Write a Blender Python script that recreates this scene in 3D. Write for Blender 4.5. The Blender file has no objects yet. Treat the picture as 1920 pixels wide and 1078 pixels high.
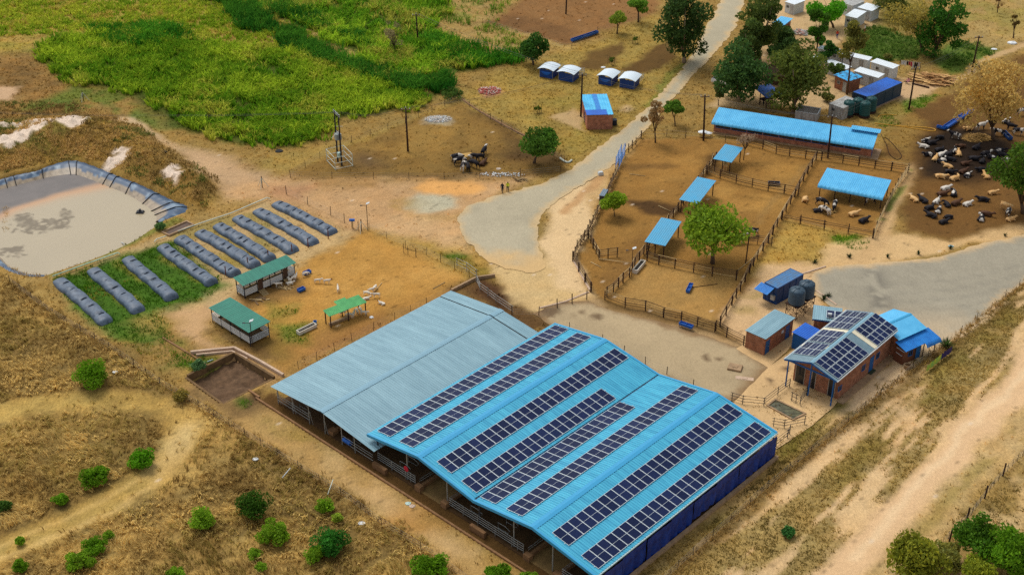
import bpy, math, random
import numpy as np
from mathutils import Vector, Matrix
R = math.radians
random.seed(7)
RNG = np.random.default_rng(11)
scene = bpy.context.scene
COL = scene.collection

# ------------------------------------------------------------------ camera
CAM_H, FPX, PITCH = 93.3, 2500.0, R(30.899)
cam_data = bpy.data.cameras.new('camera')
cam_data.sensor_width = 36.0
cam_data.lens = FPX / 1920.0 * 36.0
cam_data.clip_start = 1.0
cam_data.clip_end = 12000.0
cam = bpy.data.objects.new('camera', cam_data)
COL.objects.link(cam)
cam.location = (0, 0, CAM_H)
cam.rotation_euler = (math.pi / 2 - PITCH, 0, 0)
scene.camera = cam

# ------------------------------------------------------------------ overcast sky and weak soft sun
SUN_EL, SUN_AZ = R(58), R(-35)          # azimuth clockwise from +Y (view direction)
world = bpy.data.worlds.new('World')
scene.world = world
world.use_nodes = True
wn, wl = world.node_tree.nodes, world.node_tree.links
wn.clear()
w_out = wn.new('ShaderNodeOutputWorld')
w_bg = wn.new('ShaderNodeBackground')
w_sky = wn.new('ShaderNodeTexSky')
w_sky.sky_type = 'NISHITA'
w_sky.sun_disc = False
w_sky.sun_elevation = SUN_EL
w_sky.sun_rotation = SUN_AZ
w_sky.altitude = 900
w_sky.air_density = 1.0
w_sky.dust_density = 4.0
w_hsv = wn.new('ShaderNodeHueSaturation')
w_hsv.inputs['Saturation'].default_value = 0.22      # cloud cover takes the blue out of the sky light
wl.new(w_sky.outputs[0], w_hsv.inputs['Color'])
wl.new(w_hsv.outputs[0], w_bg.inputs['Color'])
w_bg.inputs['Strength'].default_value = 0.10
wl.new(w_bg.outputs[0], w_out.inputs['Surface'])
sun_data = bpy.data.lights.new('sun', 'SUN')
sun_data.energy = 1.2
sun_data.angle = R(24)
sun_data.color = (1.0, 0.95, 0.87)
sun = bpy.data.objects.new('sun', sun_data)
COL.objects.link(sun)
sd = Vector((math.sin(SUN_AZ) * math.cos(SUN_EL), math.cos(SUN_AZ) * math.cos(SUN_EL), math.sin(SUN_EL)))
sun.rotation_euler = sd.to_track_quat('Z', 'Y').to_euler()
sun.location = sd * 300
vs = scene.view_settings
vs.view_transform = 'Standard'
vs.look = 'None'
vs.exposure = 0.64
vs.gamma = 1.0
vs.use_curve_mapping = False
scene.cycles.use_denoising = False
scene.cycles.use_adaptive_sampling = False
scene.cycles.max_bounces = 6
scene.cycles.diffuse_bounces = 3
scene.cycles.transparent_max_bounces = 8

# ------------------------------------------------------------------ pixel <-> place (the photograph is 1920 x 1078)
SP, CP = math.sin(PITCH), math.cos(PITCH)
def G(px, py, z=0.0):
    """The place at height z that the photograph shows at pixel (px, py)."""
    X = (px - 960.0) / FPX; Y = -(py - 539.0) / FPX
    dx, dy, dz = X, CP + Y * SP, -SP + Y * CP
    t = (z - CAM_H) / dz
    return Vector((dx * t, dy * t, z))
def to_px(x, y, z=0.0):
    zz = z - CAM_H
    d = y * CP - zz * SP; u = y * SP + zz * CP
    return 960 + FPX * x / d, 539 - FPX * u / d
def pxm(p):
    """pixels per metre at place p: across, and for a vertical metre"""
    d = p.y * CP - (p.z - CAM_H) * SP
    a = to_px(p.x, p.y, p.z); b = to_px(p.x, p.y, p.z + 1)
    return FPX / d, a[1] - b[1]
def poly_px(s, z=0.0):
    return [G(x, y, z) for x, y in s]

# ------------------------------------------------------------------ colour and materials
def lin(c):
    """sRGB 0-255 to linear"""
    return tuple((v / 255 / 12.92) if v / 255 <= 0.04045 else ((v / 255 + 0.055) / 1.055) ** 2.4 for v in c)
MATS = {}
def mat(name, col, rough=0.8, var=0.25, scale=3.0, col2=None, bump=0.0, bscale=None, metal=0.0, spec=0.3, rand=0.0, detail=5.0, stretch=None, coat=0.0, ramp=(0.35, 0.65)):
    """Procedural material: base colour broken up by object-space noise, optional second colour, bump and per-object variation."""
    if name in MATS: return MATS[name]
    m = bpy.data.materials.new(name); m.use_nodes = True
    n, l = m.node_tree.nodes, m.node_tree.links
    b = n['Principled BSDF']
    b.inputs['Roughness'].default_value = rough
    b.inputs['Metallic'].default_value = metal
    b.inputs['Specular IOR Level'].default_value = spec
    if coat: b.inputs['Coat Weight'].default_value = coat
    c = lin(col)
    c2 = lin(col2) if col2 else tuple(v * (1 - var) for v in c)
    tc = n.new('ShaderNodeTexCoord')
    src = tc.outputs['Object']
    if stretch:
        mp = n.new('ShaderNodeMapping'); mp.inputs['Scale'].default_value = stretch
        l.new(src, mp.inputs['Vector']); src = mp.outputs[0]
    nz = n.new('ShaderNodeTexNoise'); nz.inputs['Scale'].default_value = scale; nz.inputs['Detail'].default_value = detail; nz.inputs['Roughness'].default_value = 0.65
    l.new(src, nz.inputs['Vector'])
    rp = n.new('ShaderNodeValToRGB')
    rp.color_ramp.elements[0].position = ramp[0]; rp.color_ramp.elements[0].color = (*c2, 1)
    rp.color_ramp.elements[1].position = ramp[1]; rp.color_ramp.elements[1].color = (*c, 1)
    l.new(nz.outputs[0], rp.inputs[0])
    out = rp.outputs[0]
    if rand:
        oi = n.new('ShaderNodeObjectInfo'); hs = n.new('ShaderNodeHueSaturation')
        mr = n.new('ShaderNodeMapRange'); mr.inputs[3].default_value = 1 - rand; mr.inputs[4].default_value = 1 + rand
        l.new(oi.outputs['Random'], mr.inputs[0]); l.new(mr.outputs[0], hs.inputs['Value']); l.new(out, hs.inputs['Color'])
        out = hs.outputs[0]
    l.new(out, b.inputs['Base Color'])
    if bump:
        bn = n.new('ShaderNodeTexNoise'); bn.inputs['Scale'].default_value = bscale or scale * 4; bn.inputs['Detail'].default_value = 4
        l.new(src, bn.inputs['Vector'])
        bp = n.new('ShaderNodeBump'); bp.inputs['Strength'].default_value = bump; bp.inputs['Distance'].default_value = 0.05
        l.new(bn.outputs[0], bp.inputs['Height']); l.new(bp.outputs[0], b.inputs['Normal'])
    MATS[name] = m
    return m
def attr_mat(name, attr='tint', rough=0.9, spec=0.15, trans=0.0, noise=0.0, nscale=8.0):
    """Colour from a per-face/vertex colour of the thing itself (leaf, blade and soil colours)."""
    if name in MATS: return MATS[name]
    m = bpy.data.materials.new(name); m.use_nodes = True
    n, l = m.node_tree.nodes, m.node_tree.links
    b = n['Principled BSDF']
    b.inputs['Roughness'].default_value = rough; b.inputs['Specular IOR Level'].default_value = spec
    a = n.new('ShaderNodeAttribute'); a.attribute_name = attr
    l.new(a.outputs['Color'], b.inputs['Base Color'])
    if trans:
        t = n.new('ShaderNodeBsdfTranslucent'); mx = n.new('ShaderNodeMixShader'); mx.inputs[0].default_value = trans
        l.new(a.outputs['Color'], t.inputs['Color']); l.new(b.outputs[0], mx.inputs[1]); l.new(t.outputs[0], mx.inputs[2])
        l.new(mx.outputs[0], n['Material Output'].inputs['Surface'])
    MATS[name] = m
    return m

# ------------------------------------------------------------------ objects
def tag(o, label=None, cat=None, group=None, kind=None):
    if cat and not kind: kind = 'thing'
    if label: o['label'] = label
    if cat: o['category'] = cat
    if group: o['group'] = group
    if kind: o['kind'] = kind
    return o
def empty(name, loc=(0, 0, 0), rz=0.0, label=None, cat=None, group=None):
    o = bpy.data.objects.new(name, None); COL.objects.link(o)
    o.location = loc; o.rotation_euler = (0, 0, rz)
    o.empty_display_size = 0.3
    return tag(o, label, cat, group)
def add(name, me, parent=None, loc=None, rot=None, scale=None):
    o = bpy.data.objects.new(name, me); COL.objects.link(o)
    if parent is not None: o.parent = parent
    if loc is not None: o.location = loc
    if rot is not None: o.rotation_euler = rot
    if scale is not None: o.scale = scale
    return o
def copy_tree(o, parent=None):
    c = o.copy(); COL.objects.link(c); c.parent = parent
    for ch in list(o.children): copy_tree(ch, c)
    return c

class MB:
    """Collects faces; build() links them as one mesh object."""
    def __init__(s): s.v, s.f, s.m = [], [], []
    def poly(s, pts, m=0):
        k = len(s.v); s.v += [tuple(p) for p in pts]; s.f.append(tuple(range(k, k + len(pts)))); s.m.append(m); return s
    def hexa(s, p, m=0):
        """8 corners: bottom 0-3 counter-clockwise, top 4-7"""
        k = len(s.v); s.v += [tuple(q) for q in p]
        for f in ((3, 2, 1, 0), (4, 5, 6, 7), (0, 1, 5, 4), (1, 2, 6, 5), (2, 3, 7, 6), (3, 0, 4, 7)):
            s.f.append(tuple(k + i for i in f)); s.m.append(m)
        return s
    def box(s, x0, x1, y0, y1, z0, z1, m=0):
        return s.hexa([(x0, y0, z0), (x1, y0, z0), (x1, y1, z0), (x0, y1, z0), (x0, y0, z1), (x1, y0, z1), (x1, y1, z1), (x0, y1, z1)], m)
    def slab(s, a, b, c, d, t, m=0):
        """quad a b c d (counter-clockwise from above) with thickness t below it"""
        q = [Vector(p) for p in (a, b, c, d)]
        n = (q[1] - q[0]).cross(q[3] - q[0]).normalized()
        return s.hexa([p - n * t for p in q] + q, m)
    def tube(s, pts, r, n=6, m=0, cap=True):
        pts = [Vector(p) for p in pts]; k = len(s.v)
        rs = r if isinstance(r, (list, tuple)) else [r] * len(pts)
        for i, p in enumerate(pts):
            d = (pts[min(i + 1, len(pts) - 1)] - pts[max(i - 1, 0)])
            d = d.normalized() if d.length > 1e-9 else Vector((0, 0, 1))
            u = d.cross(Vector((0, 0, 1)) if abs(d.z) < 0.95 else Vector((1, 0, 0))).normalized(); w = d.cross(u)
            for j in range(n):
                a = 2 * math.pi * j / n
                s.v.append(tuple(p + (u * math.cos(a) + w * math.sin(a)) * rs[i]))
        for i in range(len(pts) - 1):
            for j in range(n):
                a = k + i * n + j; b = k + i * n + (j + 1) % n
                s.f.append((a, b, b + n, a + n)); s.m.append(m)
        if cap:
            s.f.append(tuple(k + j for j in range(n))[::-1]); s.m.append(m)
            e = k + (len(pts) - 1) * n
            s.f.append(tuple(e + j for j in range(n))); s.m.append(m)
        return s
    def lathe(s, prof, n=16, c=(0, 0, 0), m=0, cap=True):
        k = len(s.v)
        for r, z in prof:
            for j in range(n):
                a = 2 * math.pi * j / n
                s.v.append((c[0] + r * math.cos(a), c[1] + r * math.sin(a), c[2] + z))
        for i in range(len(prof) - 1):
            for j in range(n):
                a = k + i * n + j; b = k + i * n + (j + 1) % n
                s.f.append((a, b, b + n, a + n)); s.m.append(m)
        if cap:
            s.f.append(tuple(k + j for j in range(n))[::-1]); s.m.append(m)
            e = k + (len(prof) - 1) * n
            s.f.append(tuple(e + j for j in range(n))); s.m.append(m)
        return s
    def grid(s, P, m=0):
        """P[i][j] points -> quads"""
        k = len(s.v); ni, nj = len(P), len(P[0])
        for row in P: s.v += [tuple(p) for p in row]
        for i in range(ni - 1):
            for j in range(nj - 1):
                a = k + i * nj + j
                s.f.append((a, a + nj, a + nj + 1, a + 1)); s.m.append(m)
        return s
    def mesh(s, name, mats, smooth=False):
        me = bpy.data.meshes.new(name)
        me.from_pydata(s.v, [], s.f)
        for mt in (mats if isinstance(mats, (list, tuple)) else [mats]): me.materials.append(mt)
        if any(s.m): me.polygons.foreach_set('material_index', s.m)
        if smooth: me.polygons.foreach_set('use_smooth', [True] * len(me.polygons))
        me.update()
        return me
    def build(s, name, mats, parent=None, smooth=False, **kw):
        return add(name, s.mesh(name, mats, smooth), parent, **kw)

UNIT = {}
def unit_beam(mt, n=6):
    """one-metre round pole along +Z, shared by all poles of a material"""
    k = ('beam', mt.name, n)
    if k not in UNIT: UNIT[k] = MB().tube([(0, 0, 0), (0, 0, 0.5), (0, 0, 1)], 1.0, n).mesh('pole', mt, True)
    return UNIT[k]
def unit_box(mt):
    k = ('box', mt.name)
    if k not in UNIT: UNIT[k] = MB().box(-.5, .5, -.5, .5, 0, 1).mesh('block', mt)
    return UNIT[k]
def pole(name, p, q, r, mt, parent=None, n=6):
    """a straight pole from p to q (in the parent's space)"""
    p, q = Vector(p), Vector(q); d = q - p
    o = add(name, unit_beam(mt, n), parent)
    o.location = p; o.rotation_euler = d.to_track_quat('Z', 'Y').to_euler(); o.scale = (r, r, d.length)
    return o
def bar(name, p, q, w, t, mt, parent=None):
    """a straight rectangular bar from p to q"""
    p, q = Vector(p), Vector(q); d = q - p
    o = add(name, unit_box(mt), parent)
    o.location = p; o.rotation_euler = d.to_track_quat('Z', 'Y').to_euler(); o.scale = (w, t, d.length)
    return o
def np_mesh(name, V, F, mats, tint=None, mi=None, smooth=False):
    """mesh from numpy arrays; F is (n,3) or (n,4); tint is per-vertex colour"""
    me = bpy.data.meshes.new(name)
    V = np.asarray(V, np.float32); F = np.asarray(F, np.int32)
    me.vertices.add(len(V)); me.vertices.foreach_set('co', V.ravel())
    me.loops.add(F.size); me.loops.foreach_set('vertex_index', F.ravel())
    me.polygons.add(len(F))
    me.polygons.foreach_set('loop_start', np.arange(0, F.size, F.shape[1], dtype=np.int32))
    if smooth: me.polygons.foreach_set('use_smooth', np.ones(len(F), bool))
    for mt in (mats if isinstance(mats, (list, tuple)) else [mats]): me.materials.append(mt)
    if mi is not None: me.polygons.foreach_set('material_index', np.asarray(mi, np.int32))
    if tint is not None:
        a = me.color_attributes.new('tint', 'FLOAT_COLOR', 'POINT')
        c = np.ones((len(V), 4), np.float32); tint = np.asarray(tint); c[:, :tint.shape[1]] = tint
        a.data.foreach_set('color', c.ravel())
    me.update(); me.validate()
    return me

# ------------------------------------------------------------------ noise in numpy
def _hash(ix, iy, seed):
    h = (ix.astype(np.int64) * 374761393 + iy.astype(np.int64) * 668265263 + seed * 974711) & 0x7fffffff
    h = ((h ^ (h >> 13)) * 1274126177) & 0x7fffffff
    return ((h ^ (h >> 16)) & 0xffff) / 65535.0
def vnoise(x, y, seed=0):
    ix = np.floor(x); iy = np.floor(y); fx = x - ix; fy = y - iy
    fx = fx * fx * (3 - 2 * fx); fy = fy * fy * (3 - 2 * fy)
    a = _hash(ix, iy, seed); b = _hash(ix + 1, iy, seed); c = _hash(ix, iy + 1, seed); d = _hash(ix + 1, iy + 1, seed)
    return (a * (1 - fx) + b * fx) * (1 - fy) + (c * (1 - fx) + d * fx) * fy
def fbm(x, y, size, seed=0, octv=4, gain=0.5):
    """0..1, features about `size` metres"""
    s = 0; a = 1; t = 0; f = 1.0 / size
    for o in range(octv):
        s = s + a * vnoise(x * f + o * 17.3, y * f - o * 9.1, seed + o * 7); t += a; a *= gain; f *= 2.03
    return s / t
def sstep(a, b, x):
    t = np.clip((x - a) / (b - a), 0, 1); return t * t * (3 - 2 * t)
def sdf(poly, x, y):
    """signed distance to a polygon (metres, negative inside)"""
    P = np.array([(p[0], p[1]) for p in poly]); n = len(P)
    d = np.full(x.shape, 1e18); ins = np.zeros(x.shape, bool)
    for i in range(n):
        a = P[i]; b = P[(i + 1) % n]; e = b - a
        wx = x - a[0]; wy = y - a[1]
        t = np.clip((wx * e[0] + wy * e[1]) / (e @ e + 1e-12), 0, 1)
        d = np.minimum(d, (wx - e[0] * t) ** 2 + (wy - e[1] * t) ** 2)
        c1 = (a[1] <= y) != (b[1] <= y)
        ins ^= c1 & (x < a[0] + (y - a[1]) * (e[0] / (e[1] if abs(e[1]) > 1e-12 else 1e-12)))
    d = np.sqrt(d)
    return np.where(ins, -d, d)
def ldist(line, x, y):
    """distance to an open polyline"""
    P = np.array([(p[0], p[1]) for p in line]); d = np.full(x.shape, 1e18)
    for i in range(len(P) - 1):
        a = P[i]; e = P[i + 1] - a
        wx = x - a[0]; wy = y - a[1]
        t = np.clip((wx * e[0] + wy * e[1]) / (e @ e + 1e-12), 0, 1)
        d = np.minimum(d, (wx - e[0] * t) ** 2 + (wy - e[1] * t) ** 2)
    return np.sqrt(d)
def smooth_line(pts, n=8, closed=False):
    """Catmull-Rom through the points"""
    P = [Vector(p) for p in pts]; N = len(P); out = []
    rng = range(N if closed else N - 1)
    for i in rng:
        if closed: a, b, c, d = P[i - 1], P[i], P[(i + 1) % N], P[(i + 2) % N]
        else: a, b, c, d = P[max(i - 1, 0)], P[i], P[i + 1], P[min(i + 2, N - 1)]
        for k in range(n):
            t = k / n
            out.append(0.5 * ((2 * b) + (c - a) * t + (2 * a - 5 * b + 4 * c - d) * t * t + (3 * b - a - 3 * c + d) * t ** 3))
    if not closed: out.append(P[-1])
    return out
# ================================================================== GROUND
BARN_O = Vector((-16.01, 118.74, 0)); BARN_YAW = R(46.952); BL, BW, BRISE, EAVE = 31.3, 16.53, 1.28, 3.3
bA = Vector((math.cos(BARN_YAW), math.sin(BARN_YAW), 0)); bB = Vector((math.sin(BARN_YAW), -math.cos(BARN_YAW), 0))
def BP(a, b, z=0.0):
    """place in the barn's own axes: a along the ridges, b across (from the blue barn's left eave)"""
    p = BARN_O + bA * a + bB * b; return Vector((p.x, p.y, z))

WATER_Z = -0.5
pond_edge = poly_px([(-140, 392), (-60, 372), (0, 356), (36, 347), (92, 333), (134, 328), (156, 333), (195, 348), (236, 365), (267, 384), (287, 401), (291, 415), (278, 430), (242, 454), (195, 476), (156, 491), (117, 504), (83, 516), (50, 512), (17, 498), (0, 481), (-70, 462), (-140, 440)], WATER_Z)
LINER_AREA = poly_px([(-70, 352), (0, 333), (33, 324), (70, 317), (92, 307), (136, 297), (178, 309), (220, 326), (259, 341), (295, 358), (325, 373), (350, 383), (344, 398), (300, 418), (240, 440), (60, 440), (-70, 420)])
pit_rim = poly_px([(439.6, 663.7), (349.8, 707.6), (417, 755.5), (513, 708.6)])
GX0, GX1, GY0, GY1, GS = -150.0, 150.0, 72.0, 312.0, 0.45
gx = np.arange(GX0, GX1 + 1e-6, GS); gy = np.arange(GY0, GY1 + 1e-6, GS)
XX, YY = np.meshgrid(gx, gy); NXg, NYg = len(gx), len(gy)
x = XX.ravel(); y = YY.ravel()
wx = x + (fbm(x, y, 6, 1) - .5) * 3.4 + (fbm(x, y, 1.6, 2, 3) - .5) * 1.3
wy = y + (fbm(x, y, 6, 3) - .5) * 3.4 + (fbm(x, y, 1.6, 4, 3) - .5) * 1.3
n_big = fbm(x, y, 14, 5); n_mid = fbm(x, y, 4, 6); n_sm = fbm(x, y, 1.3, 8, 3); n_wh = RNG.random(x.shape)
tint = np.zeros((len(x), 3)); tint[:] = lin((152, 119, 64))
grassy = np.full(len(x), 0.8)          # how strongly the fine grass grain shows
def zone(pts, col, soft=1.2, amount=1.0, gr=None, patch=None, warp=1.0, px=True):
    """lay a soil or grass colour over a patch of ground with a ragged edge; patch=(noise, lo, hi) thins it out"""
    P = poly_px(pts) if px else pts
    xs = [p[0] for p in P]; ys = [p[1] for p in P]
    sel = np.where((x > min(xs) - 6) & (x < max(xs) + 6) & (y > min(ys) - 6) & (y < max(ys) + 6))[0]
    if not len(sel): return
    ax = x[sel] + (wx[sel] - x[sel]) * warp; ay = y[sel] + (wy[sel] - y[sel]) * warp
    w = sstep(soft, -soft, sdf(P, ax, ay)) * amount
    if patch is not None: w = w * sstep(patch[1], patch[2], patch[0][sel])
    c = np.array(lin(col))
    tint[sel] = tint[sel] * (1 - w[:, None]) + c * w[:, None]
    if gr is not None: grassy[sel] = grassy[sel] * (1 - w) + gr * w
def streak(pts, col, width, soft=0.5, amount=1.0, gr=None, n=6, patch=None, warp=0.6):
    L = smooth_line(poly_px(pts), n)
    xs = [p[0] for p in L]; ys = [p[1] for p in L]; m = width + 5
    sel = np.where((x > min(xs) - m) & (x < max(xs) + m) & (y > min(ys) - m) & (y < max(ys) + m))[0]
    if not len(sel): return
    ax = x[sel] + (wx[sel] - x[sel]) * warp; ay = y[sel] + (wy[sel] - y[sel]) * warp
    w = sstep(width / 2 + soft, width / 2 - soft, ldist(L, ax, ay)) * amount
    if patch is not None: w = w * sstep(patch[1], patch[2], patch[0][sel])
    c = np.array(lin(col)); tint[sel] = tint[sel] * (1 - w[:, None]) + c * w[:, None]
    if gr is not None: grassy[sel] = grassy[sel] * (1 - w) + gr * w
def spot(px, py, rx, ry, col, amount=1.0, gr=None, soft=0.5):
    """an irregular stain; rx, ry in pixels of the photograph"""
    zone([(px + rx * math.cos(a), py + ry * math.sin(a)) for a in np.linspace(0, 2 * math.pi, 14)[:-1]], col, soft * 2, amount, gr)

# --- far and left
zone([(-300, -120), (480, -120), (600, 60), (330, 70), (150, 70), (60, 100), (-300, 110)], (158, 137, 58), 4, gr=1)
zone([(-300, -120), (200, -120), (160, 50), (60, 100), (-300, 120)], (164, 132, 70), 5, .8, patch=(n_mid, .35, .6))
zone([(60, 100), (-300, 100), (-300, 260), (160, 225), (130, 160)], (142, 106, 58), 3, gr=1)
zone([(0, 115), (90, 120), (60, 170), (0, 190)], (112, 84, 46), 2, .8, patch=(n_mid, .4, .6))
zone([(-60, 160), (35, 165), (20, 188), (-60, 190)], (196, 158, 128), 1, gr=.2)
zone([(140, 160), (230, 165), (330, 240), (260, 235), (170, 215), (40, 205)], (86, 104, 36), 2, .85, gr=1, patch=(n_mid, .3, .55))
FIELD_LOW = [(52, 96), (150, 62), (330, 72), (520, 96), (620, 122), (700, 152), (770, 168), (830, 178), (800, 196), (640, 224), (560, 276), (450, 272), (330, 238), (230, 166), (130, 152)]
FIELD_UP = [(470, -60), (820, -60), (850, 10), (800, 60), (880, 95), (985, 112), (900, 128), (800, 150), (740, 150), (640, 90), (560, 45), (470, 0)]
zone(FIELD_LOW, (78, 86, 30), 1.5, gr=1)
zone(FIELD_UP, (80, 90, 32), 1.5, gr=1)
zone([(360, -60), (470, -10), (560, 50), (640, 95), (700, 130), (800, 165), (740, 168), (620, 120), (480, 62), (380, 10)], (118, 104, 46), 1.5, gr=1)
streak([(450, -20), (560, 42), (640, 88), (700, 122)], (160, 132, 76), 2.2, .8)
zone([(840, -60), (1060, -60), (960, 15), (905, 45), (1000, 75), (1040, 95), (985, 108), (880, 90), (800, 60)], (164, 132, 78), 3, gr=.7)
zone([(820, -60), (1000, -60), (930, 30), (860, 60)], (104, 118, 40), 3, .7, patch=(n_mid, .5, .65))
zone([(905, 42), (960, 14), (1020, -60), (1260, -60), (1240, 22), (1120, 64), (1070, 86), (1000, 70)], (140, 98, 58), 1.5, gr=.5)
zone([(905, 42), (960, 24), (1080, 60), (1070, 86), (1000, 70)], (110, 76, 46), 2, .6)
streak([(905, 46), (1000, 74), (1072, 94)], (168, 136, 78), 2.5)
zone([(1000, 110), (1080, 95), (1230, 25), (1330, 20), (1290, 115), (1200, 215), (1080, 312), (1000, 272), (880, 196), (840, 185), (900, 150)], (157, 127, 62), 2, gr=.9)
zone([(1000, 180), (1150, 170), (1100, 290), (1000, 260)], (126, 112, 50), 4, .5, patch=(n_mid, .4, .6))
zone([(1080, 128), (1110, 96), (1165, 76), (1170, 96), (1130, 132)], (98, 70, 36), 1, .9, gr=.25)
zone([(1170, 132), (1200, 104), (1262, 66), (1290, 76), (1240, 130), (1200, 140)], (94, 66, 34), 1, .92, gr=.25)
zone([(1030, 218), (1060, 208), (1095, 220), (1100, 245), (1060, 230)], (188, 154, 112), .8, gr=.2)
spot(1172, 206, 10, 5, (190, 158, 120))
spot(918, 172, 22, 9, (176, 120, 96), .8)
zone([(1200, 200), (1290, 108), (1300, 112), (1215, 206)], (100, 116, 42), .8, .6)
zone([(1240, -60), (1350, -60), (1330, 40), (1290, 110), (1240, 60)], (160, 128, 70), 2)
# --- cow paddock in the middle
zone([(535, 334), (560, 318), (660, 264), (860, 190), (882, 196), (1060, 302), (1056, 322), (1000, 331), (900, 334), (760, 333)], (132, 99, 49), 1.2, gr=.55)
zone([(640, 272), (860, 196), (900, 240), (860, 290), (700, 300)], (152, 116, 58), 4, .7, patch=(n_mid, .35, .6))
spot(690, 300, 32, 14, (92, 70, 52), .7, soft=1.5)
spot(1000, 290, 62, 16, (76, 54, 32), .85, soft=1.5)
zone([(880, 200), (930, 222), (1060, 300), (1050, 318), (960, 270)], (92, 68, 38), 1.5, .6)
zone([(540, 333), (1050, 318), (1000, 331), (900, 334)], (96, 70, 38), 1, .6)
spot(878, 300, 40, 15, (92, 68, 34), .6, soft=1.5)
spot(822, 224, 26, 8, (176, 170, 158), .9, gr=.3)
zone([(490, 300), (640, 262), (860, 186), (862, 192), (662, 266), (545, 322), (500, 330)], (154, 124, 64), 1, gr=.8)
# --- track past the mound and pink sand plain
streak([(232, 230), (262, 248), (300, 280), (350, 310), (400, 330), (470, 345), (520, 352)], (204, 170, 140), 4.2, 1.0, gr=.15)
zone([(300, 275), (400, 290), (500, 325), (500, 350), (430, 370), (400, 355), (340, 320)], (190, 152, 118), 2, gr=.3)
zone([(490, 340), (540, 335), (900, 336), (995, 332), (885, 390), (862, 402), (872, 442), (800, 460), (690, 428), (645, 440), (560, 388), (420, 372), (440, 350)], (190, 147, 106), 2, gr=.45)
zone([(540, 335), (900, 336), (700, 362), (560, 360)], (152, 114, 68), 2.5, .75, patch=(n_mid, .3, .55))
spot(838, 350, 62, 14, (219, 158, 92), .95, gr=.2)
spot(805, 380, 46, 17, (180, 172, 154), .9, gr=.3)
zone([(740, 345), (790, 350), (770, 400), (860, 410), (800, 420), (720, 390)], (160, 126, 66), 2, .7, patch=(n_mid, .35, .55))
zone([(500, 352), (580, 350), (560, 376), (500, 372)], (170, 118, 88), 2, .6)
# --- goat yard and around
zone([(690, 428), (760, 462), (880, 522), (842, 552), (520, 694), (460, 650), (505, 620), (440, 562), (560, 500), (640, 446)], (184, 133, 64), 1.5, gr=.4)
zone([(640, 470), (780, 480), (860, 520), (700, 560), (560, 560), (520, 540)], (196, 146, 78), 4, .7, patch=(n_mid, .3, .6))
zone([(470, 655), (520, 620), (560, 630), (700, 590), (850, 540), (842, 556), (520, 694)], (146, 104, 54), 2.5, .75)
zone([(590, 650), (700, 600), (720, 620), (560, 690)], (150, 100, 60), 2, .6)
zone([(430, 552), (560, 520), (580, 545), (520, 570), (450, 580)], (112, 82, 48), 1.2, .75)
zone([(500, 570), (560, 575), (540, 600), (505, 605)], (110, 112, 46), 1.5, .7, gr=1)
zone([(520, 610), (590, 608), (580, 650), (530, 640)], (82, 104, 34), 1.5, .85, gr=1)
zone([(500, 630), (560, 640), (520, 680), (470, 655)], (118, 96, 42), 2, .7)
zone([(690, 428), (780, 440), (880, 470), (930, 500), (900, 535), (860, 510), (760, 462)], (176, 137, 70), 2, gr=.6)
zone([(800, 462), (880, 485), (930, 515), (905, 538), (850, 500)], (122, 104, 40), 1.5, .85, gr=1, patch=(n_mid, .3, .5))
spot(850, 478, 20, 6, (78, 100, 34), .9)
zone([(690, 424), (780, 400), (850, 425), (870, 470), (780, 445)], (200, 158, 116), 2, .7)
zone([(310, 595), (400, 548), (440, 562), (398, 590), (386, 640), (500, 690), (520, 702), (480, 700), (380, 655)], (196, 154, 114), 1.2, gr=.2)
zone([(380, 650), (430, 660), (530, 705), (505, 722), (440, 680)], (168, 128, 92), 1.5, .8)
zone([(395, 615), (430, 640), (470, 668), (510, 672), (505, 650), (420, 615)], (104, 78, 50), 1, .7)
# --- digester beds
zone([(92, 522), (500, 374), (655, 436), (560, 502), (430, 562), (300, 592), (215, 625), (180, 604)], (190, 156, 112), 1.5, gr=.5)
zone([(92, 522), (330, 452), (430, 540), (300, 592), (215, 630), (170, 600)], (66, 98, 24), 1.2, 1, gr=1)
zone([(300, 440), (520, 380), (560, 440), (440, 520)], (118, 108, 44), 1.5, .65, gr=.8, patch=(n_mid, .42, .58))
for k in range(4):
    a0, a1 = (128 + 62 * k, 512 - 20 * k), (222 + 62 * k, 580 - 24 * k)
    streak([(a0[0] + 38, a0[1] - 2), ((a0[0] + a1[0]) / 2 + 38, (a0[1] + a1[1]) / 2 - 4), (a1[0] + 30, a1[1] - 6)], (152, 128, 58), 1.6, .9, .75, patch=(n_mid, .35, .6))
zone([(170, 596), (300, 586), (330, 640), (400, 680), (375, 700), (330, 690), (215, 640)], (74, 100, 28), 1.5, .9, gr=1, patch=(n_mid, .3, .5))
zone([(230, 600), (320, 590), (400, 640), (390, 660), (300, 630)], (160, 128, 74), 2, .7, patch=(n_mid, .4, .6))
zone([(0, 372), (90, 500), (240, 458), (350, 400), (420, 372), (500, 372), (92, 526), (40, 540)], (160, 126, 74), 1.2, .6)
streak([(100, 512), (180, 485), (250, 455), (330, 415)], (88, 106, 36), 1.6, .8, .7, patch=(n_mid, .35, .55))
# --- mound north of the pond
zone([(-120, 235), (150, 215), (260, 240), (340, 300), (420, 350), (380, 392), (330, 372), (260, 335), (140, 296), (60, 312), (-120, 345)], (146, 112, 52), 2, gr=1)
zone([(-120, 235), (150, 215), (240, 235), (160, 260), (0, 275)], (112, 108, 44), 2.5, .75, gr=1, patch=(n_mid, .4, .6))
zone([(0, 270), (140, 262), (160, 290), (60, 310), (-100, 330)], (104, 96, 42), 2, .7, patch=(n_mid, .35, .55))
zone([(240, 300), (330, 330), (400, 350), (380, 375), (300, 350)], (118, 88, 42), 2, .8)
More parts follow.
